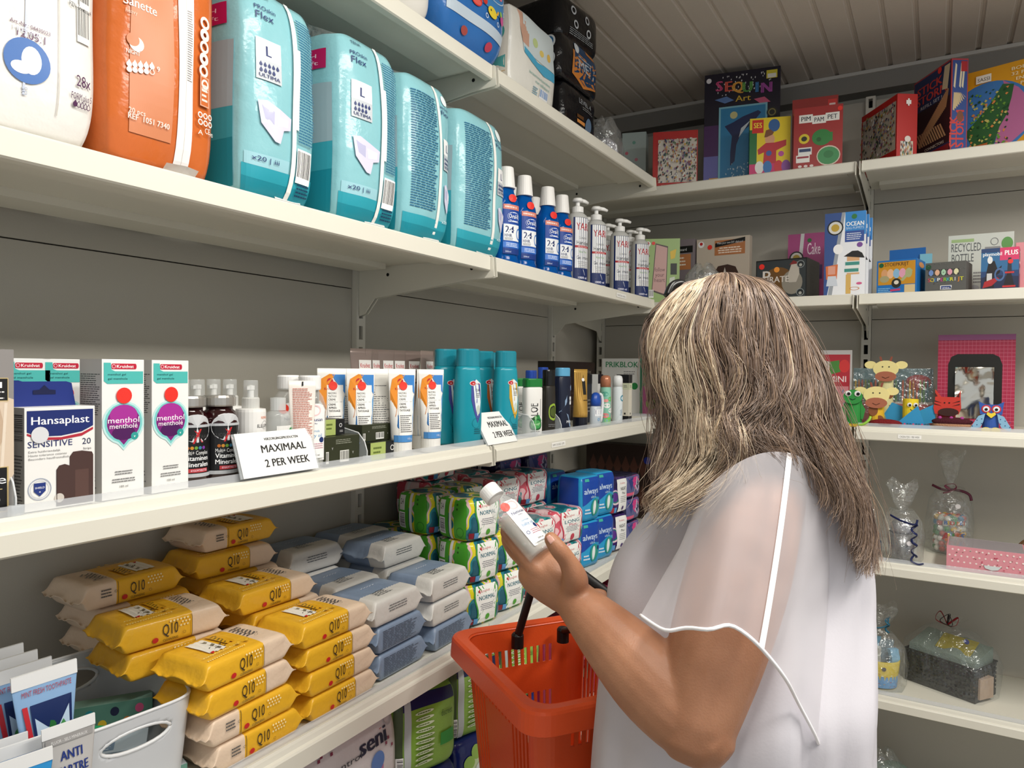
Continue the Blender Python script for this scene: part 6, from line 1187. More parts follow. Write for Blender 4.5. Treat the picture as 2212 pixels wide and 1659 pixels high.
def slab(r, nm, pts, y, mat, t=.0018, ox=0, oz=0):
    m = MB(); m.prism([(a+ox, b+oz) for a, b in pts], y-t, y, 'y'); return m.build(nm, mat, r)
def ell(cx, cz, rx, rz, n=18, a0=0): return [(cx+rx*math.cos(2*math.pi*i/n+a0), cz+rz*math.sin(2*math.pi*i/n+a0)) for i in range(n)]
def eye(r, x, y, z, s=.007): MB().lathe([(0, 0), (s, .0005), (s*.9, .002), (0, .0025)], 14).build('eye', M('#f2f2f0', .3), r, smooth=True, loc=(x, y, z)); r_ = r.children[-1]
def disc(r, nm, x, y, z, s, mat, t=.002):
    o = MB().lathe([(0, 0), (s, 0), (s*.9, t), (0, t)], 14).build(nm, mat, r, smooth=False, loc=(x, y, z)); o.rotation_euler = (math.pi/2, 0, 0); return o
# frog
px = lambda u, Y, z=ZC: BX(u, Y, z)
r = ob('paper_frog', None, None, (px(1843, 2.455), 2.455, Z+.003), .0, 'green paper roll frog with googly eyes', 'craft figure'); G = PAP('#2f8f3f')
roll(r, .024, .075, G); slab(r, 'head', ell(0, .088, .027, .022), -.02, G, .01); slab(r, 'arm', [(-.028, .02), (-.022, .02), (-.02, .075), (-.034, .05)], -.012, G); slab(r, 'arm', [(.028, .02), (.022, .02), (.02, .075), (.034, .05)], -.012, G); slab(r, 'foot', ell(0, .002, .045, .004), -.02, PAP('#c9a52a'), .02)
for s in (-1, 1): disc(r, 'eye', .013*s, -.031, .098, .009, M('#f0f0ee', .3)); disc(r, 'pupil', .013*s+.002, -.0335, .097, .005, M('#111', .3))
MB().tube([(-.008, -.0312, .083), (0, -.0316, .079), (.008, -.0312, .083)], .0008, 5).build('mouth', M('#123', .5), r)
MB().tube(spline([(.01, -.035, .004), (.03, -.04, .006), (.045, -.04, .018), (.05, -.035, .03)], 10), .004, 6).build('worm_tail', PAP('#9ad04a'), r, smooth=True)
def giraffe(u, Y, hh, label, c, spots, rad=.021):
    r = ob('paper_giraffe', None, None, (px(u, Y), Y, Z+.001), 0, label, 'craft figure', 'paper roll giraffes'); CRM = PAP('#e9db96')
    roll(r, rad, hh, PAP(c)); y = -rad-.001; z0 = hh
    slab(r, 'head', ell(0, z0+.012, .036, .026), y, CRM, .003); slab(r, 'muzzle', ell(0, z0-.012, .03, .016), y-.0035, PAP('#a8644a'), .002)
    for s in (-1, 1):
        slab(r, 'ear', ell(.043*s, z0+.024, .017, .012), y+.001, CRM, .002); slab(r, 'horn', [(.012*s-.003, z0+.034), (.012*s+.003, z0+.034), (.016*s+.003, z0+.05), (.016*s-.003, z0+.05)], y+.001, PAP('#8a4a38'), .002); disc(r, 'eye', .009*s, y-.0032, z0+.018, .0022, M('#222', .4), .0006)
    MB().tube([(-.01, y-.006, z0-.013), (0, y-.006, z0-.018), (.01, y-.006, z0-.013)], .0008, 5).build('smile', PAP('#4a2418'), r)
    for a, z, s in spots: slab(r, 'spot', ell(rad*math.sin(a), z, .010*s, .013*s), -rad*math.cos(a)-.0003, PAP('#8a5230'), .0015)
    return r
giraffe(1912, 2.56, .165, 'tall pale giraffe made from paper rolls', '#dcd6a0', ((.6, .1, 1.2), (.7, .05, 1.1)))
giraffe(1893, 2.465, .085, 'short yellow giraffe made from a paper roll', '#e2b52c', ((-.4, .05, 1.3), (.5, .02, 1.2), (-.7, .015, 1)))
# crocheted oval
def blob(nm, rx, ry, rz, mat, r, z, n=24, ex=2): 
    prof = [(math.cos(t)**1.0, z+rz*math.sin(t)) for t in [(-.5+i/10)*math.pi for i in range(11)]]
    return MB().lathe([(max(.0001, q), zz) for q, zz in prof], n, rx, ry, ex=ex).build(nm, mat, r, smooth=True)
r = ob('crochet_purse', None, None, (px(1912, 2.425), 2.432, Z+.001), 0, 'dark red crocheted oval purse', 'craft'); blob('body', .045, .018, .013, M('#7a0f18', .8, bump=1, bscale=300), r, .013)
# paper boat with yellow figure
r = ob('paper_boat', None, None, (px(1966, 2.47), 2.47, Z+.001), 0, 'blue paper boat with a smiling yellow roll', 'craft figure'); Bm = PAP('#2f8fc0')
slab(r, 'sail', [(-.07, .04), (-.05, .075), (.0, .055), (-.01, .01), (-.06, .01)], .008, Bm, .002); slab(r, 'hull', [(-.038, .012), (.02, .068), (.04, .008), (.0, .008)], -.03, Bm, .003); slab(r, 'base', [(-.042, .0), (.055, .0), (.05, .014), (-.036, .014)], -.034, Bm, .004); slab(r, 'sail', [(.02, .05), (.06, .072), (.066, .02), (.03, .01)], .008, Bm, .002)
roll(r, .021, .075, PAP('#e8cf2c'), 'figure', .0, -.004, .012)
for s in (-1, 1): disc(r, 'eye', .008*s+.006, -.026, .07, .0065, M('#f0f0ee', .3)); disc(r, 'pupil', .008*s+.007, -.0285, .069, .0035, M('#111', .3))
MB().tube([(0, -.0262, .058), (.004, -.0264, .054), (.01, -.0262, .055)], .0007, 5).build('smile', PAP('#333'), r)
for i in range(12): disc(r, 'bead', -.036+.0075*i, -.0385, .0135, .003, M('#1f5f7a' if i % 3 else '#c0507a', .5), .001)
# tiger
r = ob('paper_tiger', None, None, (px(2044, 2.50), 2.50, Z+.034), 0, 'red paper roll tiger before the checked package', 'craft figure'); RD = PAP('#c8382c')
roll(r, .023, .05, PAP('#c03040'), 'body', 0, 0, -.033); slab(r, 'head', [(-.03, .012), (.03, .012), (.036, .03), (.034, .06), (.034, .082), (.022, .062), (-.014, .062), (-.03, .085), (-.03, .055), (-.034, .03)], -.0245, RD, .003); slab(r, 'muzzle', ell(.004, .018, .026, .012), -.028, PAP('#3a1a14'), .002)
for s, z in ((-1, .045), (-1, .036), (1, .045), (1, .036)): slab(r, 'stripe', [(.014*s, z), (.032*s, z+.004), (.032*s, z+.007)], -.0278, PAP('#2a1210'), .0008)
for s in (-1, 1): disc(r, 'eye', .006*s, -.0278, .045, .0022, M('#111', .4), .0008); slab(r, 'inner_ear', [(.024*s, .064), (.031*s, .062), (.031*s, .076)], -.0278, PAP('#4a1a14'), .0006)
MB().box(-.0235, -.0236, -.005, .0235, -.01, -.002).build('band', PAP('#2a1210'), r)
# crocheted cake
r = ob('crochet_cake', None, None, (px(2056, 2.43), 2.44, Z+.001), 0, 'crocheted cake with dark red icing', 'craft'); blob('base', .05, .026, .014, M('#b88a6a', .85, bump=1, bscale=350), r, .0145, ex=2.6); blob('icing', .0515, .027, .013, M('#4a0f1c', .85, bump=1, bscale=350), r, .025, ex=2.6)
for i, x in enumerate((-.03, -.002, .024)): blob('bobble', .005, .004, .005, M('#a83a8a', .8), r, 0).location = (x, -.012, .036)
# owl
r = ob('paper_owl', None, None, (px(2139, 2.45), 2.45, Z+.001), 0, 'blue paper owl with dotted wings', 'craft figure'); Bo = PAP('#2f57a8')
roll(r, .02, .068, Bo); slab(r, 'head', [(-.026, .05), (.026, .05), (.028, .072), (.03, .086), (.014, .078), (-.014, .078), (-.03, .086), (-.028, .072)], -.021, Bo, .002)
for s in (-1, 1):
    disc(r, 'eye_ring', .012*s, -.0235, .065, .0115, PAP('#c8363c'), .001); disc(r, 'eye', .012*s, -.0248, .065, .008, M('#e6ecf2', .3), .001); disc(r, 'pupil', .012*s, -.0262, .064, .004, M('#111', .3), .001)
    wg = slab(r, 'wing', [(.014*s, .052), (.03*s, .045), (.048*s, .012), (.044*s, .004), (.024*s, .014), (.018*s, .03)], -.0225, PAP('#86b4d2'), .0015)
    for q in range(6): disc(wg, 'dot', (.022+.011*(q % 3))*s, -.0242, .016+.013*(q//3)+.004*(2-q % 3), .0014, PAP('#2a4a7a'), .0006)
    slab(r, 'foot', ell(.011*s, .006, .012, .008), -.0225, PAP('#e8cf3a'), .002)
slab(r, 'beak', [(0, .04), (.011, .05), (.009, .057), (0, .053), (-.009, .057), (-.011, .05)], -.0255, PAP('#e8cf3a'), .0015)
# ---- fourth and fifth: gift bags (z of the shelves below)
Z = ZD
def ribbon(r, pts, rad, mat, nm='ribbon', flat=.25): return MB().tube(spline(pts, 24), rad, 6, flat=flat).build(nm, mat, r, smooth=True)
def curl(x, y, z, n, dz, rr): return [(x+rr*math.cos(i*1.5), y+rr*math.sin(i*1.5), z-dz*i) for i in range(n)]
def candyfill(r, R, h, n, cols, z0=.008, seed=1, nm='candy', s=.0092):
    rnd = random.Random(seed); o0 = None; lay = 0; cnt = 0; z = z0+s; out = []
    while z < h and cnt < n:
        a0 = rnd.random()*6
        for rad in (R-s, R-3*s, R-5*s):
            if rad < 0: continue
            k = max(1, int(2*math.pi*rad/(2*s)))
            for i in range(k):
                if rad < R-s*1.5 and z < h-2.2*s: continue
                a = a0+2*math.pi*i/k
                if math.sin(a) > .3 and rad > s*2 and z < h-2*s: continue
                if o0 is None:
                    o0 = blob(nm, s, s, s, M(cols[0], .35), r, 0, 10); o = o0
                else:
                    o = ob(nm, o0.data, r)
                    o.data = MESHES.setdefault((nm, cnt % len(cols)), None) or o0.data
                o.location = (rad*math.cos(a), rad*math.sin(a), z); out.append(o); cnt += 1
        z += 1.75*s
    rnd.shuffle(out); ms = {}
    for i, o in enumerate(out):
        c = cols[i % len(cols)]
        if c not in ms: me = o0.data.copy(); me.materials.clear(); me.materials.append(M(c, .35)); ms[c] = me
        o.data = ms[c]
MESHES = {}
# jar of candy in film
x, Y = BX(2050, 2.66, ZD), 2.66
r = cellobag('candy_gift_bag', .13, .115, .315, 'clear gift bag with a jar of coloured candy and dark pink bow', (x, Y, Z+.001), 0, .66, 1.0, .16, sd=3, flare=.7)
MB().lathe([(.046, .003), (.05, .006), (.05, .12), (.046, .125)], 26, 1, .9, cap1=False).build('jar', M('#e8ecec', .05, alpha=.2), r, smooth=True)
candyfill(r, .046, .12, 110, ('#d8d6c8', '#3f8f4a', '#d8703a', '#2f7fa8', '#d8b040', '#e8e6dc', '#b84a3a'), .006, 2)
pr = Print(.07, .09, lambda xx, z, o: S_cyl(.0505, .0455)(xx+.016, z+.03, o))
for i, (ch, c) in enumerate(zip('BEDANKT', ('#3f6fb0', '#d8b030', '#c0302f', '#3f8f4a', '#c0702f', '#3f6fb0', '#c0302f'))): pr.t(.12+.125*i, .72, .13, ch, c, bold=3)
for i, (ch, c) in enumerate(zip('voor', ('#d8c030', '#e8e6dc', '#e8e6dc', '#d8c030'))): pr.t(.35+.12*i, .52, .1, ch, c, bold=3)
for i, (ch, c) in enumerate(zip('ALLES', ('#b8282f', '#d8c030', '#3f8f4a', '#c0602f', '#3f6fb0'))): pr.t(.14+.17*i, .2, .24, ch, c, bold=3)
pr.done(r); disc(r, 'sticker', .02, -.052, .155, .0075, M('#e6e2e0', .4), .0006)
ribbon(r, [(-.05, -.02, .212), (-.02, -.025, .2), (0, -.025, .202), (.03, -.025, .2), (.05, -.02, .19), (.056, -.02, .172)], .004, M('#5a1830', .3)); ribbon(r, [(0, -.025, .202), (-.015, -.032, .215), (.008, -.035, .222), (.015, -.03, .21), (0, -.028, .198), (-.02, -.03, .19)], .004, M('#8a3a52', .3), 'bow')
# silver cup in film with navy curls
x = BX(1946, 2.46, ZD); Y = 2.47
r = cellobag('gift_bag', .115, .10, .235, 'clear gift bag with a silver cup and navy curled ribbon', (x, Y, Z+.001), 0, .60, 1.0, .2, sd=5, flare=.9)
MB().lathe([(.03, .003), (.032, .006), (.038, .085), (.036, .085), (.03, .01)], 22, cap1=False).build('cup', M('#8f8f90', .25, metal=.6), r, smooth=True); MB().lathe([(.02, .07), (.032, .09), (.03, .11), (.015, .125), (0, .128)], 16).build('wrapping', M('#b9b9bd', .2, metal=.5, bump=1, bscale=60), r, smooth=True)
NV = M('#16204f', .35); ribbon(r, curl(.035, -.05, .12, 14, .0075, .008), .0035, NV); ribbon(r, [(-.03, -.04, .14), (0, -.052, .128), (.035, -.052, .12), (.042, -.05, .135)], .003, NV); ribbon(r, [(.035, -.052, .03), (.028, -.056, .015), (.045, -.058, .006), (.06, -.056, .01)], .003, NV); disc(r, 'sticker', .022, -.05, .062, .007, M('#e6e2e6', .4), .0006)
# small red and blue bag
x = BX(1880, 2.52, ZD)
r = cellobag('gift_bag', .075, .06, .125, 'small blue and red gift bag beside the blouse', (x, 2.52, Z+.001), 0, .66, 1, .25, sd=8); MB().lathe([(.028, .003), (.032, .01), (.03, .04), (.0, .045)], 14, 1, .8).build('gift', M('#2f6fb0', .4, noise=.5, nscale=60), r, smooth=True); MB().lathe([(.026, .042), (.024, .065), (0, .07)], 14, 1, .8).build('gift_top', M('#b0303a', .4), r, smooth=True); ribbon(r, [(-.012, -.012, .085), (0, -.018, .09), (.014, -.014, .082), (.02, -.012, .065)], .003, M('#5a1424', .4))
# pink dotted drawer box
def f(pr):
    pr.r(0, 0, 1, 1, '#d8909a', 1); rnd = random.Random(3)
    for i in range(13):
        for j in range(4): pr.c(.04+.077*i+(.038 if j % 2 else 0), .12+.25*j, .014, '#f0dcd8', seg=10)
    speckle(pr, .05, .1, .95, .9, 26, ('#a8303f', '#6a5a4a', '#c03a5a'), .02, 5); pr.p([(.48, .36), (.7, .36), (.66, .22), (.58, .18), (.5, .24)], '#d0d8d8')
r = bbx('gift_box', 2044, 2216, .14, 1178, 2.43, Z, -.04, M('#d8909a', .5), 'pink polka dot box with clear lid', front=f); 
MB().box(-r['w']/2+.004, -r['d']/2+.004, r['h']+.0002, r['w']/2-.004, r['d']/2-.004, r['h']+.0012).build('lid', M('#b9bcc0', .08, alpha=.5), r)
r = ob('rattan_ball', None, None, (BX(2232, 2.6, ZD), 2.6, Z+.001), 0, 'brown woven ball cut by the right frame edge', 'ornament')
for k in range(7): MB().tube([(.04*math.cos(a)*math.cos(k*.45)+.0*k, .04*math.cos(a)*math.sin(k*.45), .04+.04*math.sin(a)) for a in [2*math.pi*i/24 for i in range(25)]], .003, 6).build('strand', M('#6a4a2a', .6), r, smooth=True)
# corner: candy bag with green ribbon, quilted brown box
x = BX(1432, 2.5, ZD); r = cellobag('candy_gift_bag', .11, .1, .24, 'clear candy bag with lime ribbon in the corner', (x, 2.5, Z+.001), 0, .62, 1, .2, sd=9); candyfill(r, .042, .07, 60, ('#c0602f', '#d8c030', '#b8303a', '#3f8f4a', '#e8e6dc'), .006, 4, 'candy', .008)
ribbon(r, [(-.02, -.03, .15), (-.005, -.035, .16), (.012, -.03, .152), (.03, -.03, .175)], .004, M('#8ab83a', .4)); ribbon(r, curl(0, -.03, .15, 8, .009, .007), .003, M('#8ab83a', .4))
def f(pr):
    [pr.p([(.05+.12*i, .3), (.11+.12*i, .45), (.17+.12*i, .3), (.11+.12*i, .15)], '#5a3a30') for i in range(7)]; [pr.p([(.05+.12*i, .7), (.11+.12*i, .85), (.17+.12*i, .7), (.11+.12*i, .55)], '#5a3a30') for i in range(7)]; pr.c(.9, .8, .05, '#2a3a9a', sticker=True)
bbx('gift_box', 1412, 1265, .08, 965, 2.62, Z, 0, M('#33241f', .5), 'dark brown quilted box in the shaded corner', front=f)
# fifth shelf
Z = ZE
x = BX(1898, 2.50, ZE); Y = 2.5
r = cellobag('gift_bag', .15, .13, .245, 'clear gift bag with a yellow and blue bucket', (x, Y, Z+.001), 0, .72, 1, .17, sd=11, flare=.8)
MB().lathe([(.048, .003), (.05, .005), (.058, .085), (.056, .086), (.05, .02)], 26, 1, .9, cap1=False).build('bucket', M('#d3bb2c', .4), r, smooth=True)
pr = Print(.17, .036, lambda xx, z, o: S_cyl(.0545*(.92+z*1.4), .049*(.92+z*1.4))(xx, z+.004, o)); pr.r(0, 0, 1, 1, '#5f9ad0', 20); speckle(pr, .05, .1, .95, .7, 22, ('#c0503a', '#e6e6e2', '#d8a040'), .03, 6); pr.done(r)
pr = Print(.17, .05, lambda xx, z, o: S_cyl(.0575, .0518)(xx, z+.035, o)); pr.t(.42, .4, .36, 'SO', '#222', w=.14, bold=4); pr.t(.42, .42, .3, 'SO', '#f0f0ee', w=.12, bold=2); pr.c(.6, .6, .035, '#3a2a20', ry=.12); speckle(pr, .1, .02, .9, .3, 14, ('#c0503a', '#e6e6e2'), .03, 7); pr.done(r)
for i, (dx, dy, c, s) in enumerate(((-.02, 0, '#5f9ab8', .045), (.02, .01, '#7a8a90', .04), (.04, -.01, '#86b8d8', .03), (-.035, .01, '#4a8a5a', .03), (0, -.02, '#c8c8c0', .03))): MB().sub(s, .012, s*1.7, 3, 1, 4, 0, lambda q: Vector((q.x+.004*math.sin(q.z*90), q.y, q.z))).build('sweet_packet', M(c, .25, bump=.6, bscale=60), r, loc=(dx, dy, .07), rz=.4*i)
ribbon(r, curl(.022, -.01, .215, 9, .006, .006), .003, M('#1f5f78', .35)); ribbon(r, [(-.02, -.015, .178), (0, -.02, .18), (.02, -.015, .19), (.024, -.012, .21)], .002, M('#1f5f78', .35))
# black perforated basket with towel, card and film
C0 = hitZ(1958, 1468, ZE); C1 = hitZ(2104, 1521, ZE); th = math.atan2(C1.y-C0.y, C1.x-C0.x); wb = (C1-C0).length*1.03; db = .125; hb = .10
ctr = (C0+C1)/2+Vector((-math.sin(th), math.cos(th), 0))*db/2
r = ob('wire_basket_gift', None, None, (ctr.x, ctr.y, Z+.001), th, 'black perforated basket gift wrapped in clear film', 'gift basket'); BK = M('#141416', .5)
def perf(nm, L, hh, face):
    m = MB(); nxx, nzz = max(4, int(L/.0062)), max(4, int(hh/.0062)); V = []; 
    for j in range(nzz+1):
        for i in range(nxx+1): V.append(face(-L/2+L*i/nxx, hh*j/nzz))
    m.add(V, [(j*(nxx+1)+i, j*(nxx+1)+i+1, (j+1)*(nxx+1)+i+1, (j+1)*(nxx+1)+i) for j in range(nzz) for i in range(nxx) if not (i % 2 and j % 2 and j > nzz*.15)])
    o = m.build(nm, BK, r); s = o.modifiers.new('s', 'SOLIDIFY'); s.thickness = .0016
perf('front_wall', wb, hb, lambda a, z: (a, -db/2-.08*z*.3, z)); perf('back_wall', wb, hb, lambda a, z: (a, db/2+.08*z*.3, z)); perf('left_wall', db, hb, lambda a, z: (-wb/2-.02*z, a, z)); perf('right_wall', db, hb, lambda a, z: (wb/2+.02*z, a, z))
MB().box(-wb/2, -db/2, 0, wb/2, db/2, .003).build('bottom', BK, r); MB().tube([(-wb/2-.002, -db/2-.002, hb), (wb/2+.002, -db/2-.002, hb), (wb/2+.002, db/2+.002, hb), (-wb/2-.002, db/2+.002, hb), (-wb/2-.002, -db/2-.002, hb)], .003, 6).build('rim', BK, r)
MB().sub(wb*.94, db*.9, .06, 14, 8, 3, hb-.045, lambda q: Vector((q.x, q.y, q.z+(.03*(q.y/db+.5)+.004*math.sin(q.x*60))*(q.z > hb)))).build('towel', M('#8a9a90', .95, bump=1, bscale=350), r, smooth=True)
MB().sub(wb*.5, .002, .075, 4, 1, 4, 0, lambda q: Vector((q.x+.02, -.03+q.z*.75, hb+.022+q.z*.42))).build('card', M('#d3c33a', .5), r)
m = MB(); m.prism([(-.03, .0), (.03, 0), (.03, .06), (-.03, .06)], 0, .03, 'y'); m.build('lotion_carton', M('#b39a86', .4, noise=.2, nscale=40), r, loc=(wb/2+.012, -.02, .01), rz=1.4)
RR = [];
for t, s, z in ((0, 1.06, 0), (0, 1.12, .03), (0, 1.14, hb*.9), (0, 1.02, hb+.03), (0, .6, hb+.075), (0, .16, hb+.095), (0, .14, hb+.1), (0, .4, hb+.115)):
    RR.append([((wb/2+.012)*s*math.copysign(abs(math.cos(a))**.45, math.cos(a))*(1+.02*math.sin(9*a+z*50)), (db/2+.01)*s*math.copysign(abs(math.sin(a))**.45, math.sin(a))*(1+.03*math.sin(7*a+z*70)), z) for a in [2*math.pi*j/28 for j in range(28)]])
MB().rings(RR, True, False, False).build('film', CLEARM(.13), r, smooth=True)
for k, c in enumerate(('#8a1420', '#1a1214', '#8a1420', '#1a1214')): ribbon(r, [(0, -.02, hb+.095), (.03*math.cos(k*1.6), -.02+.02*math.sin(k), hb+.125), (.035*math.cos(k*1.6+.5), -.03, hb+.105), (.01, -.02, hb+.092)], .0028, M(c, .3))
disc(r, 'sticker', .055, -.02, hb+.06, .008, M('#22308a', .4), .0006)
# lowest shelf
x = BX(1890, 2.55, ZG); r = cellobag('gift_bag', .2, .14, .17, 'clear gift bag with an orange card on the lowest shelf', (x, 2.56, ZG+.001), 0, 1.1, 1.2, .22, 'gift bag', 13)
MB().sub(.13, .09, .11, 5, 4, 4, .003, lambda q: Vector((q.x+.02, q.y, q.z+.01*math.sin(q.x*50)))).build('towel', M('#8fa79c', .95, bump=1, bscale=300), r, smooth=True); MB().sub(.06, .002, .13, 2, 1, 3, .003, lambda q: Vector((q.x-.06, q.y-.05+q.z*.25, q.z))).build('card', M('#d08a2a', .5), r)
# ================================================================== the shopper, her basket and the bottle
import numpy as np
E1 = Vector((CR.x, CR.y, 0)).normalized(); E2 = Vector((CF.x, CF.y, 0)).normalized(); E3 = Vector((0, 0, 1))
FWD = (-E1*.956+E2*.291).normalized(); LFT = Vector((-FWD.y, FWD.x, 0))
def lerp(a, b, t): return a+(b-a)*t
KD = .955
def PP(u, v, d): return P3(u, v, d*KD)
# ---- basket (near corner and left corner of the rim seen in the photo, rim at z .985)
RZ = .985
B1, B2 = hitZ(972, 1366, RZ), hitZ(1150, 1545, RZ); ea = (B2-B1).normalized(); eb = Vector((-ea.y, ea.x, 0)); LA = (B2-B1).length; LBk = .28
if eb.dot(E1) < 0: eb = -eb
bc = (B1+B2)/2+eb*LBk/2
bas = ob('shopping_basket', None, None, (bc.x, bc.y, RZ), math.atan2(ea.y, ea.x), 'orange plastic shopping basket with black handle', 'basket')
sgn = 1 if eb.dot(Vector((-math.sin(math.atan2(ea.y, ea.x)), math.cos(math.atan2(ea.y, ea.x)), 0))) > 0 else -1
OR = M('#da5020', .38, noise=.05, nscale=4, bump=.08, bscale=300)
def rr(A, B, rad, n=8):
    P = []
    for (cx, cy, a0) in ((A-rad, B-rad, 0), (-A+rad, B-rad, 90), (-A+rad, -B+rad, 180), (A-rad, -B+rad, 270)):
        for i in range(n+1): a = math.radians(a0+90*i/n); P.append((cx+rad*math.cos(a), cy+rad*math.sin(a)))
    out = []   # insert points along the straights
    for i in range(len(P)):
        a, b = P[i], P[(i+1) % len(P)]; L = math.hypot(b[0]-a[0], b[1]-a[1]); out.append(a)
        if L > .05:
            k = int(L/.0072) | 1
            for q in range(1, k): out.append((lerp(a[0], b[0], q/k), lerp(a[1], b[1], q/k)))
    return out
A_, Bq = LA/2, LBk/2; base = rr(A_-.018, Bq-.018, .035); NP = len(base); HB = .235
zs = [0, -.042, -.074, -.128, -.176, -.196, -.22, -.235]
def wp(i, z):
    x, y = base[i]; k = 1+.16*z/HB; return (x*k, y*k, z)
m = MB(); V = [wp(i, z) for z in zs for i in range(NP)]; F = []
for j in range(len(zs)-1):
    for i in range(NP):
        x, y = base[i]; corner = abs(x) > A_-.06 and abs(y) > Bq-.06
        slot = (i % 2 == 0) and not corner and j in (1, 5)
        if j in (3,) and (i % 2 == 0) and not corner and abs(x) > A_-.03 and abs(y) < .09: slot = True
        if j in (2, 3, 4) and (i % 2 == 0) and not corner and abs(y) > Bq-.03 and (abs(x) > A_-.12): slot = True
        if not slot: F.append((j*NP+i, j*NP+(i+1) % NP, (j+1)*NP+(i+1) % NP, (j+1)*NP+i))
m.add(V, F); o = m.build('walls', OR, bas); s = o.modifiers.new('s', 'SOLIDIFY'); s.thickness = .003; s.offset = 0
m = MB(); V = [wp(i, -HB) for i in range(NP)]; m.add(V, [tuple(range(NP))]); o = m.build('bottom', OR, bas); s = o.modifiers.new('s', 'SOLIDIFY'); s.thickness = .003
R = []
for off, z in ((-.017, -.004), (-.014, .0), (.002, .002), (.008, 0), (.010, -.004), (.012, -.034), (.010, -.036), (.006, -.034), (.004, -.006), (-.012, -.008)):
    k = lambda p: (p[0]*(A_+off-.004)/(A_-.018), p[1]*(Bq+off-.004)/(Bq-.018), z)
    R.append([k(p) for p in base])
R.append(R[0]); MB().rings(R, True, False, False).build('rim', OR, bas, smooth=False)
dd = MB().lathe([(0, 0), (.007, .0002), (.007, .0005), (0, .0007)], 16).build('scuffed_sticker', M('#d9d6d0', .4), bas); _lp = bas.matrix_basis.inverted() @ hitZ(1144, 1541, RZ-.012); dd.location = (_lp.x*1.01, _lp.y*1.03, -.012); dd.rotation_euler = (math.pi/2, 0, math.atan2(_lp.y, _lp.x)+math.pi/2)
BLK = M('#0e0e0e', .45)
QH = [(1148, 1275, 1.345), (1168, 1215, 1.33), (1185, 1196, 1.32), (1215, 1210, 1.315), (1260, 1242, 1.31), (1310, 1280, 1.302), (1338, 1302, 1.30), (1334, 1322, 1.305), (1262, 1350, 1.35)]
pts = [hitZ(1118, 1376, RZ-.012)]+[P3(*q) for q in QH]+[hitZ(1216, 1364, RZ-.012)]; inv = bas.matrix_basis.inverted(); loc = [inv @ p for p in pts]
# the two feet sit on the inside of the far rim
MB().tube(spline(loc, 60), [.0095]*61, 10, flat=.75).build('handle', BLK, bas, smooth=True)
for p in (loc[0], loc[-1]): MB().lathe([(0, -.004), (.012, -.004), (.012, .02), (.009, .024), (0, .024)], 14).build('handle_foot', BLK, bas, loc=(p.x, p.y, p.z-.016), smooth=False)
# ---- the body: closed pieces, fused into one skin
BM = MB()
def chain(pts, rad, seg=14, n=None, flat=1.0, up=None, ball=True):
    n = n or (len(pts)-1)*5; P = spline(pts, n); Rr = spline([(r, 0, 0) for r in rad], n); r = [max(.002, q.x) for q in Rr]
    if ball:
        t0 = (P[0]-P[1]).normalized(); t1 = (P[-1]-P[-2]).normalized()
        P = [P[0]+t0*r[0]*.9, P[0]+t0*r[0]*.6]+P+[P[-1]+t1*r[-1]*.6, P[-1]+t1*r[-1]*.9]; r = [r[0]*.35, r[0]*.78]+r+[r[-1]*.78, r[-1]*.35]
    BM.tube(P, r, seg, flat=flat, up=up)
def ellip(c, ax, rad, mb=None, n=16, m=10, ex=1.0):
    c = Vector(c); R = []
    for i in range(m+1):
        t = math.pi*(i/m-.5); t = max(-1.5, min(1.5, t)); R.append([c+ax[0]*rad[0]*math.cos(t)*math.cos(2*math.pi*j/n)+ax[1]*rad[1]*math.cos(t)*math.sin(2*math.pi*j/n)+ax[2]*rad[2]*math.sin(t) for j in range(n)])
    (mb or BM).rings(R)
DT = 1.10       # depth of the spine
def section(v, uF, uB, half, d=None, n=26, ex=2.2, k=1.0, ff=None):
    """a level slice of the trunk: front and back seen at columns uF, uB; half = half breadth across"""
    d = d or DT-.055*max(0, min(1, (v-1240)/220)); c = PP((uF+uB)/2, v, d); a = (uB-uF)/2/FPX*d*KD*k; out = []
    for j in range(n):
        t = 2*math.pi*j/n; cs, sn = math.cos(t), math.sin(t)
        p = c+E1*(a*math.copysign(abs(cs)**(2/ex), cs))+E2*(half*k*math.copysign(abs(sn)**(2/ex), sn))
        if ff: p = ff(p, t)
        out.append(p)
    return out
ST = [(985, 1600, 1768, .06), (1010, 1560, 1800, .09), (1040, 1510, 1815, .115), (1090, 1450, 1830, .125), (1140, 1400, 1835, .128), (1200, 1360, 1840, .13), (1265, 1340, 1840, .13), (1330, 1345, 1840, .145), (1400, 1390, 1830, .138), (1500, 1410, 1820, .138), (1620, 1400, 1820, .14), (1740, 1400, 1830, .145)]
BM.rings([section(v, a, b, h, k=.95) for v, a, b, h in ST][::-1])
hipz = PP(1600, 1740, DT)
# head
HC = PP(1594, 786, 1.085); ph = math.radians(27)
HF = (FWD*math.cos(ph)-E3*math.sin(ph)).normalized(); HU = (E3*math.cos(ph)+FWD*math.sin(ph)).normalized(); HL = LFT
ax = (HF, HL, HU)
ellip(HC+HU*.02-HF*.005, ax, (.090, .073, .090), n=22, m=14); ellip(HC-HU*.045+HF*.028, ax, (.066, .060, .072), n=20, m=12)
ellip(HC-HU*.098+HF*.058, ax, (.026, .028, .020)); ellip(HC-HU*.03+HF*.096, ax, (.013, .011, .028)); ellip(HC-HU*.046+HF*.106, ax, (.013, .014, .010))
ellip(HC-HU*.072+HF*.092, ax, (.009, .023, .005)); ellip(HC-HU*.081+HF*.090, ax, (.009, .020, .006)); ellip(HC+HU*.006+HF*.088, ax, (.012, .05, .010))
for s_ in (-1, 1): ellip(HC-HU*.03+HF*.068+HL*s_*.038, ax, (.024, .02, .026)); ellip(HC-HU*.018-HF*.008+HL*s_*.076, (HF, HL, HU), (.018, .007, .031))
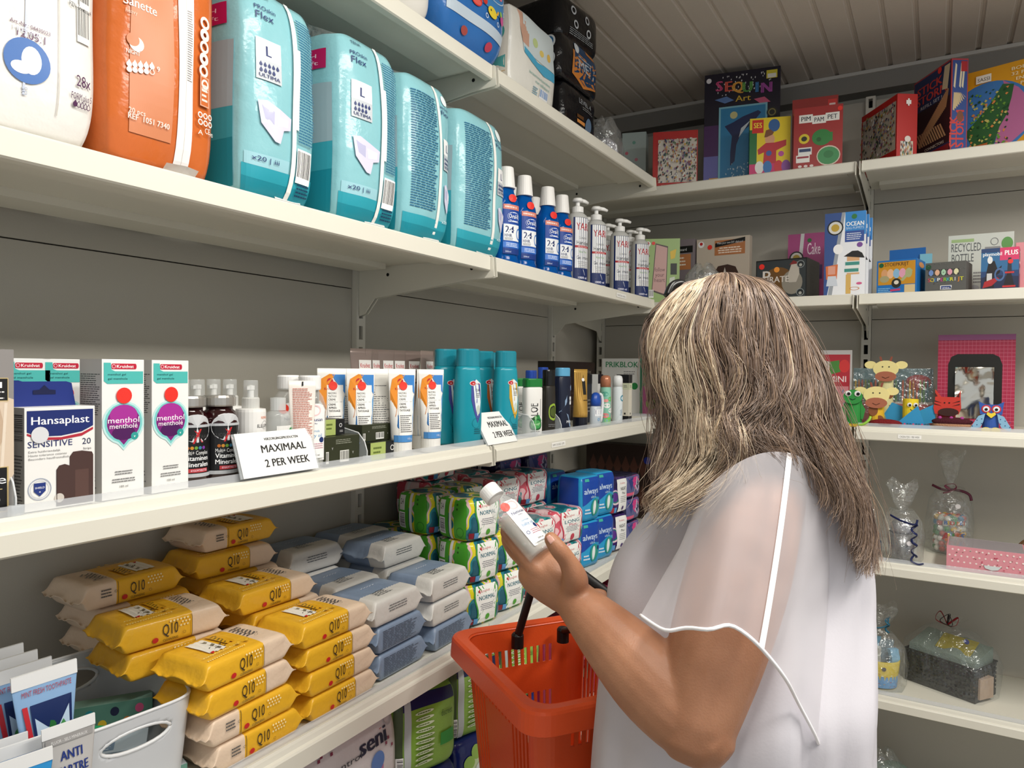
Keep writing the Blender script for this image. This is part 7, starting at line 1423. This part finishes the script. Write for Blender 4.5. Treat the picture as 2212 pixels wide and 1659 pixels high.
chain([PP(1705, 1000, 1.10), PP(1668, 930, 1.095), HC-HU*.055-HF*.02], [.062, .052, .050], 18)
# shoulders and arms
SL, EL, WL = PP(1640, 1085, .972), PP(1500, 1568, .885), PP(1228, 1282, 1.02)
SR, ER, WR = PP(1640, 1085, 1.235), PP(1500, 1370, 1.37), PP(1342, 1378, 1.40)
chain([PP(1670, 1055, 1.05), SL, lerp(SL, EL, .35), lerp(SL, EL, .7), EL], [.05, .056, .063, .058, .047], 18)
chain([EL+(EL-WL).normalized()*.012, lerp(EL, WL, .12), lerp(EL, WL, .35), lerp(EL, WL, .65), lerp(EL, WL, .9), WL], [.040, .048, .050, .041, .030, .027], 18)
chain([PP(1660, 1050, 1.15), SR, lerp(SR, ER, .5), ER], [.07, .06, .053, .044], 16); chain([ER, lerp(ER, WR, .3), lerp(ER, WR, .7), WR], [.043, .043, .033, .027], 16)
# left hand: palm, then four fingers behind the bottle and the thumb before it
chain([WL, PP(1200, 1255, 1.035), PP(1165, 1232, 1.05)], [.027, .031, .030], 16, flat=1.15, up=E2)
PALM = [PP(1150, 1222, 1.032), PP(1146, 1222, 1.055), PP(1150, 1228, 1.078), PP(1160, 1238, 1.10)]
for p, w_ in zip(PALM, (PP(1212, 1268, 1.022), PP(1212, 1266, 1.035), PP(1214, 1268, 1.05), PP(1218, 1272, 1.062))): chain([w_, lerp(w_, p, .55), p], [.018, .0165, .013], 12)
FING = [[PALM[0], PP(1118, 1185, 1.047), PP(1094, 1150, 1.075), PP(1106, 1125, 1.100), PP(1132, 1118, 1.108)],
        [PALM[1], PP(1110, 1190, 1.075), PP(1096, 1160, 1.103), PP(1116, 1140, 1.12), PP(1142, 1138, 1.118)],
        [PALM[2], PP(1118, 1200, 1.1), PP(1110, 1176, 1.122), PP(1130, 1160, 1.13), PP(1155, 1160, 1.122)],
        [PALM[3], PP(1134, 1215, 1.118), PP(1130, 1196, 1.134), PP(1146, 1182, 1.134), PP(1164, 1180, 1.126)]]
for k, f_ in enumerate(FING): q = (1, 1.03, .97, .85)[k]; chain(f_, [.0112*q, .0098*q, .0092*q, .0085*q, .0074*q], 12)
TH = [PP(1236, 1280, 1.01), PP(1242, 1250, .992), PP(1226, 1212, .984), PP(1206, 1186, .978), PP(1190, 1164, .982)]; chain(TH, [.020, .0175, .0125, .0118, .0098], 14)
# right hand: fist round the handle
PR = PP(1288, 1352, 1.385); chain([WR, PP(1315, 1375, 1.41), PR], [.027, .032, .028], 14, flat=1.1)
for k, f_ in enumerate(([(1262, 1322, 1.372), (1262, 1296, 1.36), (1284, 1283, 1.352), (1302, 1283, 1.354)], [(1280, 1340, 1.375), (1288, 1306, 1.348), (1312, 1302, 1.345), (1318, 1328, 1.355)],
                        [(1296, 1350, 1.38), (1308, 1314, 1.352), (1330, 1314, 1.352), (1332, 1342, 1.365)], [(1312, 1362, 1.39), (1328, 1328, 1.362), (1346, 1332, 1.365), (1344, 1356, 1.378)])):
    chain([PP(*q) for q in f_], [.0118, .0108, .0098, .0085], 12)
chain([PP(1280, 1375, 1.40), PP(1250, 1350, 1.375), PP(1240, 1320, 1.365), PP(1250, 1295, 1.37)], [.016, .013, .0115, .0095], 12)
# legs down to the floor
hip = Vector((hipz.x, hipz.y, 0))
for s_ in (-1, 1):
    b_ = hip+LFT*s_*.082; chain([Vector((b_.x, b_.y, .84)), Vector((b_.x, b_.y, .5))+FWD*.02, Vector((b_.x, b_.y, .1))-FWD*.01], [.07, .058, .042], 16); chain([Vector((b_.x, b_.y, .045))-FWD*.05, Vector((b_.x, b_.y, .04))+FWD*.05, Vector((b_.x, b_.y, .032))+FWD*.15], [.038, .036, .026], 12)
ellip(Vector((hip.x, hip.y, .87)), (FWD, LFT, E3), (.12, .13, .11))
SKIN = bpy.data.materials.new('mat_skin'); SKIN.use_nodes = True; nt = SKIN.node_tree; b = nt.nodes['Principled BSDF']
tc = nt.nodes.new('ShaderNodeTexCoord'); n1 = nt.nodes.new('ShaderNodeTexNoise'); n1.inputs['Scale'].default_value = 14; n1.inputs['Detail'].default_value = 6; nt.links.new(tc.outputs['Object'], n1.inputs['Vector'])
cr = nt.nodes.new('ShaderNodeValToRGB'); cr.color_ramp.elements[0].position = .3; cr.color_ramp.elements[0].color = rgb('#9c6a4c')+(1,); cr.color_ramp.elements[1].position = .75; cr.color_ramp.elements[1].color = rgb('#bd8969')+(1,)
nt.links.new(n1.outputs['Fac'], cr.inputs[0]); nt.links.new(cr.outputs[0], b.inputs['Base Color']); b.inputs['Roughness'].default_value = .5; b.inputs['Subsurface Weight'].default_value = .25; b.inputs['Subsurface Radius'].default_value = (.01, .004, .002); b.inputs['Subsurface Scale'].default_value = .6
n2 = nt.nodes.new('ShaderNodeTexNoise'); n2.inputs['Scale'].default_value = 420; nt.links.new(tc.outputs['Object'], n2.inputs['Vector']); bp = nt.nodes.new('ShaderNodeBump'); bp.inputs['Strength'].default_value = .18; bp.inputs['Distance'].default_value = .002; nt.links.new(n2.outputs['Fac'], bp.inputs['Height']); nt.links.new(bp.outputs[0], b.inputs['Normal'])
raw = BM.build('raw', SKIN)
md = raw.modifiers.new('r', 'REMESH'); md.mode = 'VOXEL'; md.voxel_size = .0032; md.use_smooth_shade = True
sm = raw.modifiers.new('s', 'SMOOTH'); sm.factor = .5; sm.iterations = 4
dg = bpy.context.evaluated_depsgraph_get(); me = bpy.data.meshes.new_from_object(raw.evaluated_get(dg)); me.name = 'person'
bpy.data.objects.remove(raw); me.materials.clear(); me.materials.append(SKIN); me.polygons.foreach_set('use_smooth', [True]*len(me.polygons))
PER = ob('person', me, None, (0, 0, 0), 0, 'woman in a white sheer sleeved blouse reading a bottle, basket in hand', 'person')
def nail(p, t, up, L=.011, W=.0085):
    t = t.normalized(); up = (up-t*up.dot(t)).normalized(); sd = t.cross(up); R = []
    for i in range(6):
        a = i/5; R.append([p+t*(L*(a-.4))+sd*(W/2*math.sin(q)*(1-.35*max(0, a-.6)/.4))+up*(.0012*math.cos(q)) for q in [(-1+2*j/6)*1.25 for j in range(7)]])
    o = MB().rings(R, False, False, False).build('nail', M('#d9a596', .25, coat=.4), PER, smooth=True); s = o.modifiers.new('s', 'SOLIDIFY'); s.thickness = .0008
nail(TH[-1]-CF*.0098+(TH[-1]-TH[-2]).normalized()*.001, TH[-1]-TH[-2], -CF+E1*.12)
for s_ in (-1, 1):
    c = HC-HU*.012+HF*.083+HL*s_*.031; e = MB(); ellip(c, ax, (.011, .012, .011), e); e.build('eye', M('#e9e4dc', .2), PER, smooth=True); e = MB(); ellip(c+HF*.0085-HU*.001, ax, (.004, .0052, .0052), e); e.build('iris', M('#4a5a60', .2), PER, smooth=True)
    MB().tube([c+HU*.02+HF*.010-HL*.016, c+HU*.024+HF*.012, c+HU*.018+HF*.006+HL*.018], [.0018, .0026, .0012], 6).build('eyebrow', M('#6a5240', .7), PER, smooth=True)
# trousers and shoes
m = MB(); JE = M('#3a4254', .8, bump=.3, bscale=300)
for s_ in (-1, 1):
    b_ = hip+LFT*s_*.082; R = []
    for z, rx in ((.09, .075), (.3, .072), (.5, .082), (.68, .085), (.8, .07)): R.append([Vector((b_.x, b_.y, z))+FWD*(rx*1.08*math.cos(t)+.012)+LFT*(rx*math.sin(t)) for t in [2*math.pi*j/20 for j in range(20)]])
    m.rings(R, True, False, False)
m.rings([[Vector((hip.x, hip.y, z))+FWD*(a*math.cos(t))+LFT*(b2*math.sin(t)) for t in [2*math.pi*j/28 for j in range(28)]] for z, a, b2 in ((.72, .11, .15), (.8, .13, .155), (.88, .135, .145), (.93, .13, .135))], True, False, False)
m.build('trousers', JE, PER, smooth=True)
for s_ in (-1, 1):
    b_ = hip+LFT*s_*.082; m = MB(); m.rings([[Vector((b_.x, b_.y, z))+FWD*(.05+(.135 if math.cos(t) > 0 else .12)*k*math.cos(t))+LFT*(.05*k*math.sin(t)) for t in [2*math.pi*j/20 for j in range(20)]] for z, k in ((.0, .95), (.02, 1), (.05, .95), (.085, .7), (.09, .5))]); m.build('shoe', M('#d8d6d0', .5), PER, smooth=True)
# ---- blouse
CLO = M('#cdcad1', .75, bump=.04, bscale=260)
BS = [(966, 1622, 1775, .075), (985, 1585, 1792, .105), (1010, 1548, 1812, .128), (1050, 1492, 1832, .140), (1100, 1430, 1845, .143), (1150, 1385, 1852, .144), (1210, 1340, 1857, .145), (1270, 1317, 1859, .146), (1330, 1314, 1857, .147), (1400, 1306, 1854, .150), (1480, 1297, 1850, .155), (1580, 1288, 1844, .156), (1680, 1281, 1840, .16), (1800, 1275, 1838, .165), (1960, 1272, 1838, .17)]
rings = []
N_ = 84
for k, (v, a, b2, hf) in enumerate(BS):
    fl = max(0, (k-3)/10)
    def ff(p, t, fl=fl, v=v):
        c = math.cos(t); w_ = (.008*math.sin(9*t+1.2+v*.001)+.006*math.sin(15*t+v*.004)+.003*math.sin(23*t-v*.006))*fl*(.35 if math.cos(t) < -.2 else 1.5)
        return p+E1*(w_*math.cos(t))+E2*(w_*math.sin(t))
    rings.append(section(v, a, b2, hf, n=N_, ex=2.25, ff=ff))
dense = []
for i in range(len(rings)-1):
    for q in range(3):
        t = q/3; p0, p1, p2, p3 = rings[max(i-1, 0)], rings[i], rings[i+1], rings[min(i+2, len(rings)-1)]
        dense.append([.5*((2*p1[j])+(p2[j]-p0[j])*t+(2*p0[j]-5*p1[j]+4*p2[j]-p3[j])*t*t+(3*p1[j]-p0[j]-3*p2[j]+p3[j])*t**3) for j in range(N_)])
dense.append(rings[-1])
bl = MB().rings(dense, True, False, False).build('blouse', CLO, PER, smooth=True); s = bl.modifiers.new('s', 'SOLIDIFY'); s.thickness = .0015
MB().tube(dense[0]+[dense[0][0]], .0025, 6).build('neckline', CLO, bl, smooth=True)
# sheer flutter sleeves
SHE = bpy.data.materials.new('mat_sheer'); SHE.use_nodes = True; nt = SHE.node_tree; b = nt.nodes['Principled BSDF']; b.inputs['Base Color'].default_value = rgb('#e2dee3')+(1,); b.inputs['Roughness'].default_value = .7; b.inputs['Alpha'].default_value = .38; b.inputs['Sheen Weight'].default_value = .4
tc = nt.nodes.new('ShaderNodeTexCoord'); n1 = nt.nodes.new('ShaderNodeTexNoise'); n1.inputs['Scale'].default_value = 7; n1.inputs['Detail'].default_value = 2; nt.links.new(tc.outputs['Object'], n1.inputs['Vector']); bp = nt.nodes.new('ShaderNodeBump'); bp.inputs['Strength'].default_value = .5; bp.inputs['Distance'].default_value = .02; nt.links.new(n1.outputs['Fac'], bp.inputs['Height']); nt.links.new(bp.outputs[0], b.inputs['Normal'])
def sleeve(top, hem, name):
    tp = spline([PP(*q) for q in top], 60); hm = spline([PP(*q) for q in hem], 60); rows = []; NR = 18
    mid = [lerp(a, b, .5)-CF*.012*math.sin(math.pi*min(1, i/34)) for i, (a, b) in enumerate(zip(tp, hm))]
    for j in range(NR+1):
        t = j/NR; r = []
        for i in range(61):
            p = tp[i]*(1-t)**2+mid[i]*2*t*(1-t)+hm[i]*t*t
            p = p-CF*(.0045*math.sin(i*.55+.6)*t+.003*math.sin(i*.9+2)*t*t); r.append(p)
        rows.append(r)
    o = MB().rings(rows, False, False, False).build(name, SHE, bl, smooth=True)
    hemo = MB().tube(rows[-1], .0022, 6).build('hem', M('#f6f4f6', .7), o, smooth=True); return rows, o
top = [(1478, 1165, .968), (1512, 1075, .925), (1578, 1010, .905), (1650, 978, .905), (1722, 984, .918), (1776, 1036, .945), (1798, 1120, .975), (1784, 1200, 1.0), (1700, 1230, 1.03), (1600, 1240, 1.03), (1520, 1220, 1.01)]
hem = [(1382, 1326, .905), (1438, 1362, .845), (1510, 1356, .822), (1590, 1358, .818), (1660, 1418, .83), (1722, 1510, .86), (1766, 1612, .91), (1748, 1640, .95), (1672, 1628, .965), (1590, 1568, .965), (1470, 1440, .955)]
rows, slo = sleeve(top, hem, 'sleeve')
def strip(i0, i1, nm, mat):
    g = [[r[i]-CF*.0012 for i in range(i0, i1+1)] for r in rows]; MB().rings(g, False, False, False).build(nm, mat, slo, smooth=True)
strip(22, 23, 'seam', M('#f7f5f7', .7))
top2 = [(1490, 1165, 1.232), (1560, 1040, 1.26), (1650, 990, 1.265), (1740, 1010, 1.255), (1790, 1100, 1.235)]; hem2 = [(1400, 1330, 1.30), (1480, 1370, 1.37), (1600, 1380, 1.39), (1700, 1400, 1.36), (1780, 1420, 1.30)]
sleeve(top2, hem2, 'sleeve')
# ---- hair
G = [[(1520, 600, 1.07), (1475, 612, 1.065), (1450, 628, 1.06), (1396, 690, 1.05), (1384, 760, 1.045), (1398, 830, 1.04), (1408, 900, 1.04), (1420, 980, 1.03), (1450, 1050, 1.02)],
     [(1510, 598, 1.06), (1468, 616, 1.025), (1412, 690, 0.998), (1404, 770, 0.992), (1428, 826, 0.99), (1462, 880, 0.988), (1482, 950, 0.98), (1462, 1020, 0.97), (1410, 1080, 0.965), (1400, 1110, 0.965)],
     [(1525, 592, 1.06), (1494, 610, 1.008), (1486, 632, 0.992), (1440, 706, 0.982), (1436, 790, 0.978), (1478, 860, 0.972), (1505, 930, 0.962), (1520, 985, 0.95), (1476, 1050, 0.94), (1430, 1110, 0.94)],
     [(1540, 587, 1.06), (1518, 604, 1.0), (1505, 642, 0.982), (1482, 730, 0.968), (1510, 800, 0.962), (1550, 870, 0.956), (1552, 930, 0.945), (1588, 972, 0.93), (1560, 1030, 0.925), (1510, 1085, 0.925)],
     [(1558, 583, 1.06), (1552, 600, 0.994), (1550, 650, 0.97), (1560, 740, 0.958), (1600, 800, 0.955), (1602, 860, 0.95), (1572, 915, 0.94), (1604, 962, 0.925), (1660, 985, 0.92)],
     [(1576, 582, 1.06), (1592, 600, 0.994), (1608, 650, 0.97), (1622, 740, 0.958), (1644, 810, 0.954), (1670, 870, 0.95), (1640, 930, 0.94), (1676, 968, 0.93), (1722, 990, 0.925)],
     [(1594, 584, 1.062), (1634, 606, 1.002), (1660, 648, 0.98), (1688, 745, 0.966), (1704, 820, 0.96), (1692, 890, 0.953), (1726, 945, 0.945), (1770, 985, 0.94), (1806, 1045, 0.93), (1826, 1105, 0.93), (1820, 1150, 0.93)],
     [(1610, 588, 1.065), (1660, 612, 1.022), (1722, 700, 0.99), (1742, 790, 0.98), (1758, 860, 0.972), (1756, 925, 0.965), (1796, 985, 0.96), (1836, 1050, 0.945), (1858, 1120, 0.945), (1862, 1185, 0.95), (1850, 1225, 0.95)],
     [(1622, 592, 1.072), (1678, 616, 1.048), (1738, 708, 1.03), (1776, 800, 1.02), (1806, 890, 1.01), (1832, 980, 1.0), (1858, 1070, 0.985), (1874, 1160, 0.985), (1878, 1225, 0.985)],
     [(1626, 594, 1.085), (1682, 618, 1.085), (1744, 712, 1.083), (1788, 808, 1.08), (1818, 900, 1.075), (1846, 1000, 1.07), (1868, 1090, 1.06), (1880, 1180, 1.06), (1878, 1230, 1.06)],
     [(1620, 595, 1.095), (1668, 620, 1.118), (1728, 715, 1.135), (1768, 810, 1.14), (1798, 905, 1.135), (1828, 1000, 1.13), (1850, 1080, 1.125), (1862, 1150, 1.125)],
     [(1600, 594, 1.1), (1630, 618, 1.145), (1640, 650, 1.165), (1672, 750, 1.178), (1690, 860, 1.178), (1710, 960, 1.17), (1730, 1050, 1.165)],
     [(1560, 594, 1.1), (1540, 618, 1.145), (1530, 660, 1.16), (1520, 780, 1.175), (1530, 880, 1.17), (1550, 980, 1.155), (1540, 1050, 1.15)],
     [(1530, 598, 1.09), (1480, 620, 1.11), (1455, 645, 1.12), (1420, 740, 1.13), (1428, 850, 1.125), (1445, 940, 1.11), (1450, 1040, 1.1), (1435, 1100, 1.09)]]
NPT = 30; GP = np.array([[list(p) for p in spline([PP(*q) for q in g], NPT-1)] for g in G]); NG = len(G)
rng = np.random.default_rng(3); hc = np.array(HC+HU*.0)
e1, e2, e3 = np.array(E1), np.array(E2), np.array(E3)
tt = np.linspace(0, 1, NPT)
pal = [np.array(rgb(c)) for c in ('#f2e4cc', '#d9c0a0', '#a98f78', '#86705f', '#644f42', '#493930', '#9c887c')]
def wts(s):   # share of blonde: bright at the front, brown at the back
    fr = max(0, 1-abs(s-2.1)/1.9); return fr
clump = {}
AV, AF, AC = [], [], []; off = 0
NS = 5200
for k in range(NS):
    s = rng.uniform(0, NG) if k % 4 == 0 else rng.uniform(.2, 9.6)
    i = int(s) % NG; f = s-int(s); P = GP[i]*(1-f)+GP[(i+1) % NG]*f
    cl = int(s*16); 
    if cl not in clump: clump[cl] = (rng.normal(0, 1, 3), rng.uniform(0, 6.28), rng.uniform(.8, 1.25), rng.uniform(0, 1))
    co, cph, cfq, cbr = clump[cl]
    depth_in = rng.uniform(0, 1)**1.6
    rad = P-hc; rl = np.linalg.norm(rad, axis=1)[:, None]+1e-6
    P = P-rad/rl*(.004+.02*depth_in)*np.clip(1.15-1.3*tt, 0, 1)[:, None]-np.array(CF)[None, :]*(.012*np.clip(tt-.55, 0, 1)*rng.uniform(0, 1))[:, None]
    lat = rng.normal(0, 1, 3); P = P+(co*.0042+lat*.0034)[None, :]*(tt**.8)[:, None]
    ph0 = cph+rng.normal(0, .35); am = (.0005+.004*np.clip(tt*3, 0, 1)+.0125*tt**1.2)*rng.uniform(.6, 1.15)
    wv = np.sin(2*np.pi*(2.5*cfq*tt**1.05)+ph0)*am
    tang = np.gradient(P, axis=0); tang /= np.linalg.norm(tang, axis=1)[:, None]+1e-9
    sd_ = np.cross(tang, rad/rl); P = P+sd_*wv[:, None]+(rad/rl)*(np.cos(2*np.pi*(2.5*cfq*tt**1.05)+ph0)*am*.6)[:, None]
    fly = rng.random() < .07
    if fly: P = P+(rng.normal(0, .012, 3)[None, :]+rad/rl*rng.uniform(0, .012))*(tt**1.3)[:, None]
    n = NPT if rng.random() > .55 else int(NPT*rng.uniform(.72, .98)); P = P[:n]; tg = tang[:n]
    a = np.cross(tg, [0.3, .5, .8]); a /= np.linalg.norm(a, axis=1)[:, None]+1e-9; b_ = np.cross(tg, a)
    r = (.00075 if not fly else .0004)*(1-.75*np.linspace(0, 1, n)**3)*rng.uniform(.7, 1.25)
    ring = np.stack([P+a*r[:, None], P+(-.5*a+.866*b_)*r[:, None], P+(-.5*a-.866*b_)*r[:, None]], axis=1).reshape(-1, 3)
    AV.append(ring); j = np.arange(n-1)[:, None]*3; q = np.array([[0, 1, 4, 3], [1, 2, 5, 4], [2, 0, 3, 5]])
    AF.append((off+j[:, :, None]+q[None]).reshape(-1, 4)); off += n*3
    fr = wts(s); u_ = rng.random()*.5+cbr*.5
    if u_ < .1+.78*fr: c = pal[0]*.6+pal[1]*.4 if rng.random() < .3+.6*fr else pal[1]
    elif u_ < .45+.45*fr: c = pal[2] if rng.random() < .6 else pal[6]
    elif u_ < .8: c = pal[3] if rng.random() < .6 else pal[6]*.8
    else: c = pal[4] if rng.random() < .6 else pal[5]
    c = c*rng.uniform(.8, 1.15); AC.append(np.tile(np.append(np.clip(c, 0, 1), 1), (n*3, 1)))
V = np.concatenate(AV); F = np.concatenate(AF); C = np.concatenate(AC)
me = bpy.data.meshes.new('hair'); me.vertices.add(len(V)); me.vertices.foreach_set('co', V.astype(np.float32).ravel()); me.loops.add(F.size); me.loops.foreach_set('vertex_index', F.ravel().astype(np.int32)); me.polygons.add(len(F)); me.polygons.foreach_set('loop_start', (np.arange(len(F))*4).astype(np.int32)); me.polygons.foreach_set('use_smooth', [True]*len(F))
at = me.color_attributes.new('tint', 'FLOAT_COLOR', 'POINT'); at.data.foreach_set('color', C.astype(np.float32).ravel()); me.update(calc_edges=True); me.validate()
HM = bpy.data.materials.new('mat_hair'); HM.use_nodes = True; nt = HM.node_tree; b = nt.nodes['Principled BSDF']; an = nt.nodes.new('ShaderNodeAttribute'); an.attribute_name = 'tint'; nt.links.new(an.outputs['Color'], b.inputs['Base Color']); b.inputs['Roughness'].default_value = .36; b.inputs['Specular IOR Level'].default_value = .6
me.materials.append(HM); hair = ob('hair', me, PER); hair['kind'] = 'stuff'
# the mass of hair under the strands
rows = []
ins = GP-(GP-hc)/np.linalg.norm(GP-hc, axis=2)[:, :, None]*.018
for j in range(1, 25, 1):
    row = []
    for s in np.linspace(0, NG, 84, endpoint=False):
        i = int(s); f = s-i; q = ins[i, j]*(1-f)+ins[(i+1) % NG, j]*f; row.append(Vector(q)+Vector((math.sin(s*9+j*.4), math.cos(s*7+j*.5), math.sin(s*11+j*.3)))*.0018)
    rows.append(row)
MB().rings(rows, True, True, False).build('hair_mass', M('#4c3d31', .7, noise=.35, nscale=30, bump=1, bscale=140), PER, smooth=True)
# black clip in the hair
MB().tube(spline([PP(1442, 640, 1.045), PP(1452, 618, 1.05), PP(1470, 612, 1.06), PP(1485, 622, 1.07)], 12), [.006]*13, 8).build('hair_clip', M('#0d0d0d', .3), PER, smooth=True)
# ---- bottle in her hand
bt = babyoil('baby_oil_bottle', True, .74); T0, T1 = PP(1172, 1198, 1.03), PP(1052, 1055, 1.085); zx = (T1-T0).normalized()
fy = CF*1.0; yx = (fy-zx*fy.dot(zx)).normalized(); xx = yx.cross(zx); k = (T1-T0).length/.1435
rot = Matrix((xx, yx, zx)).transposed() @ Matrix.Rotation(.95, 3, 'Z')
bt.matrix_basis = Matrix.Translation(T0) @ rot.to_4x4() @ Matrix.Scale(k, 4); tag(bt, 'clear baby oil bottle with red dot held in her hand', 'bottle')
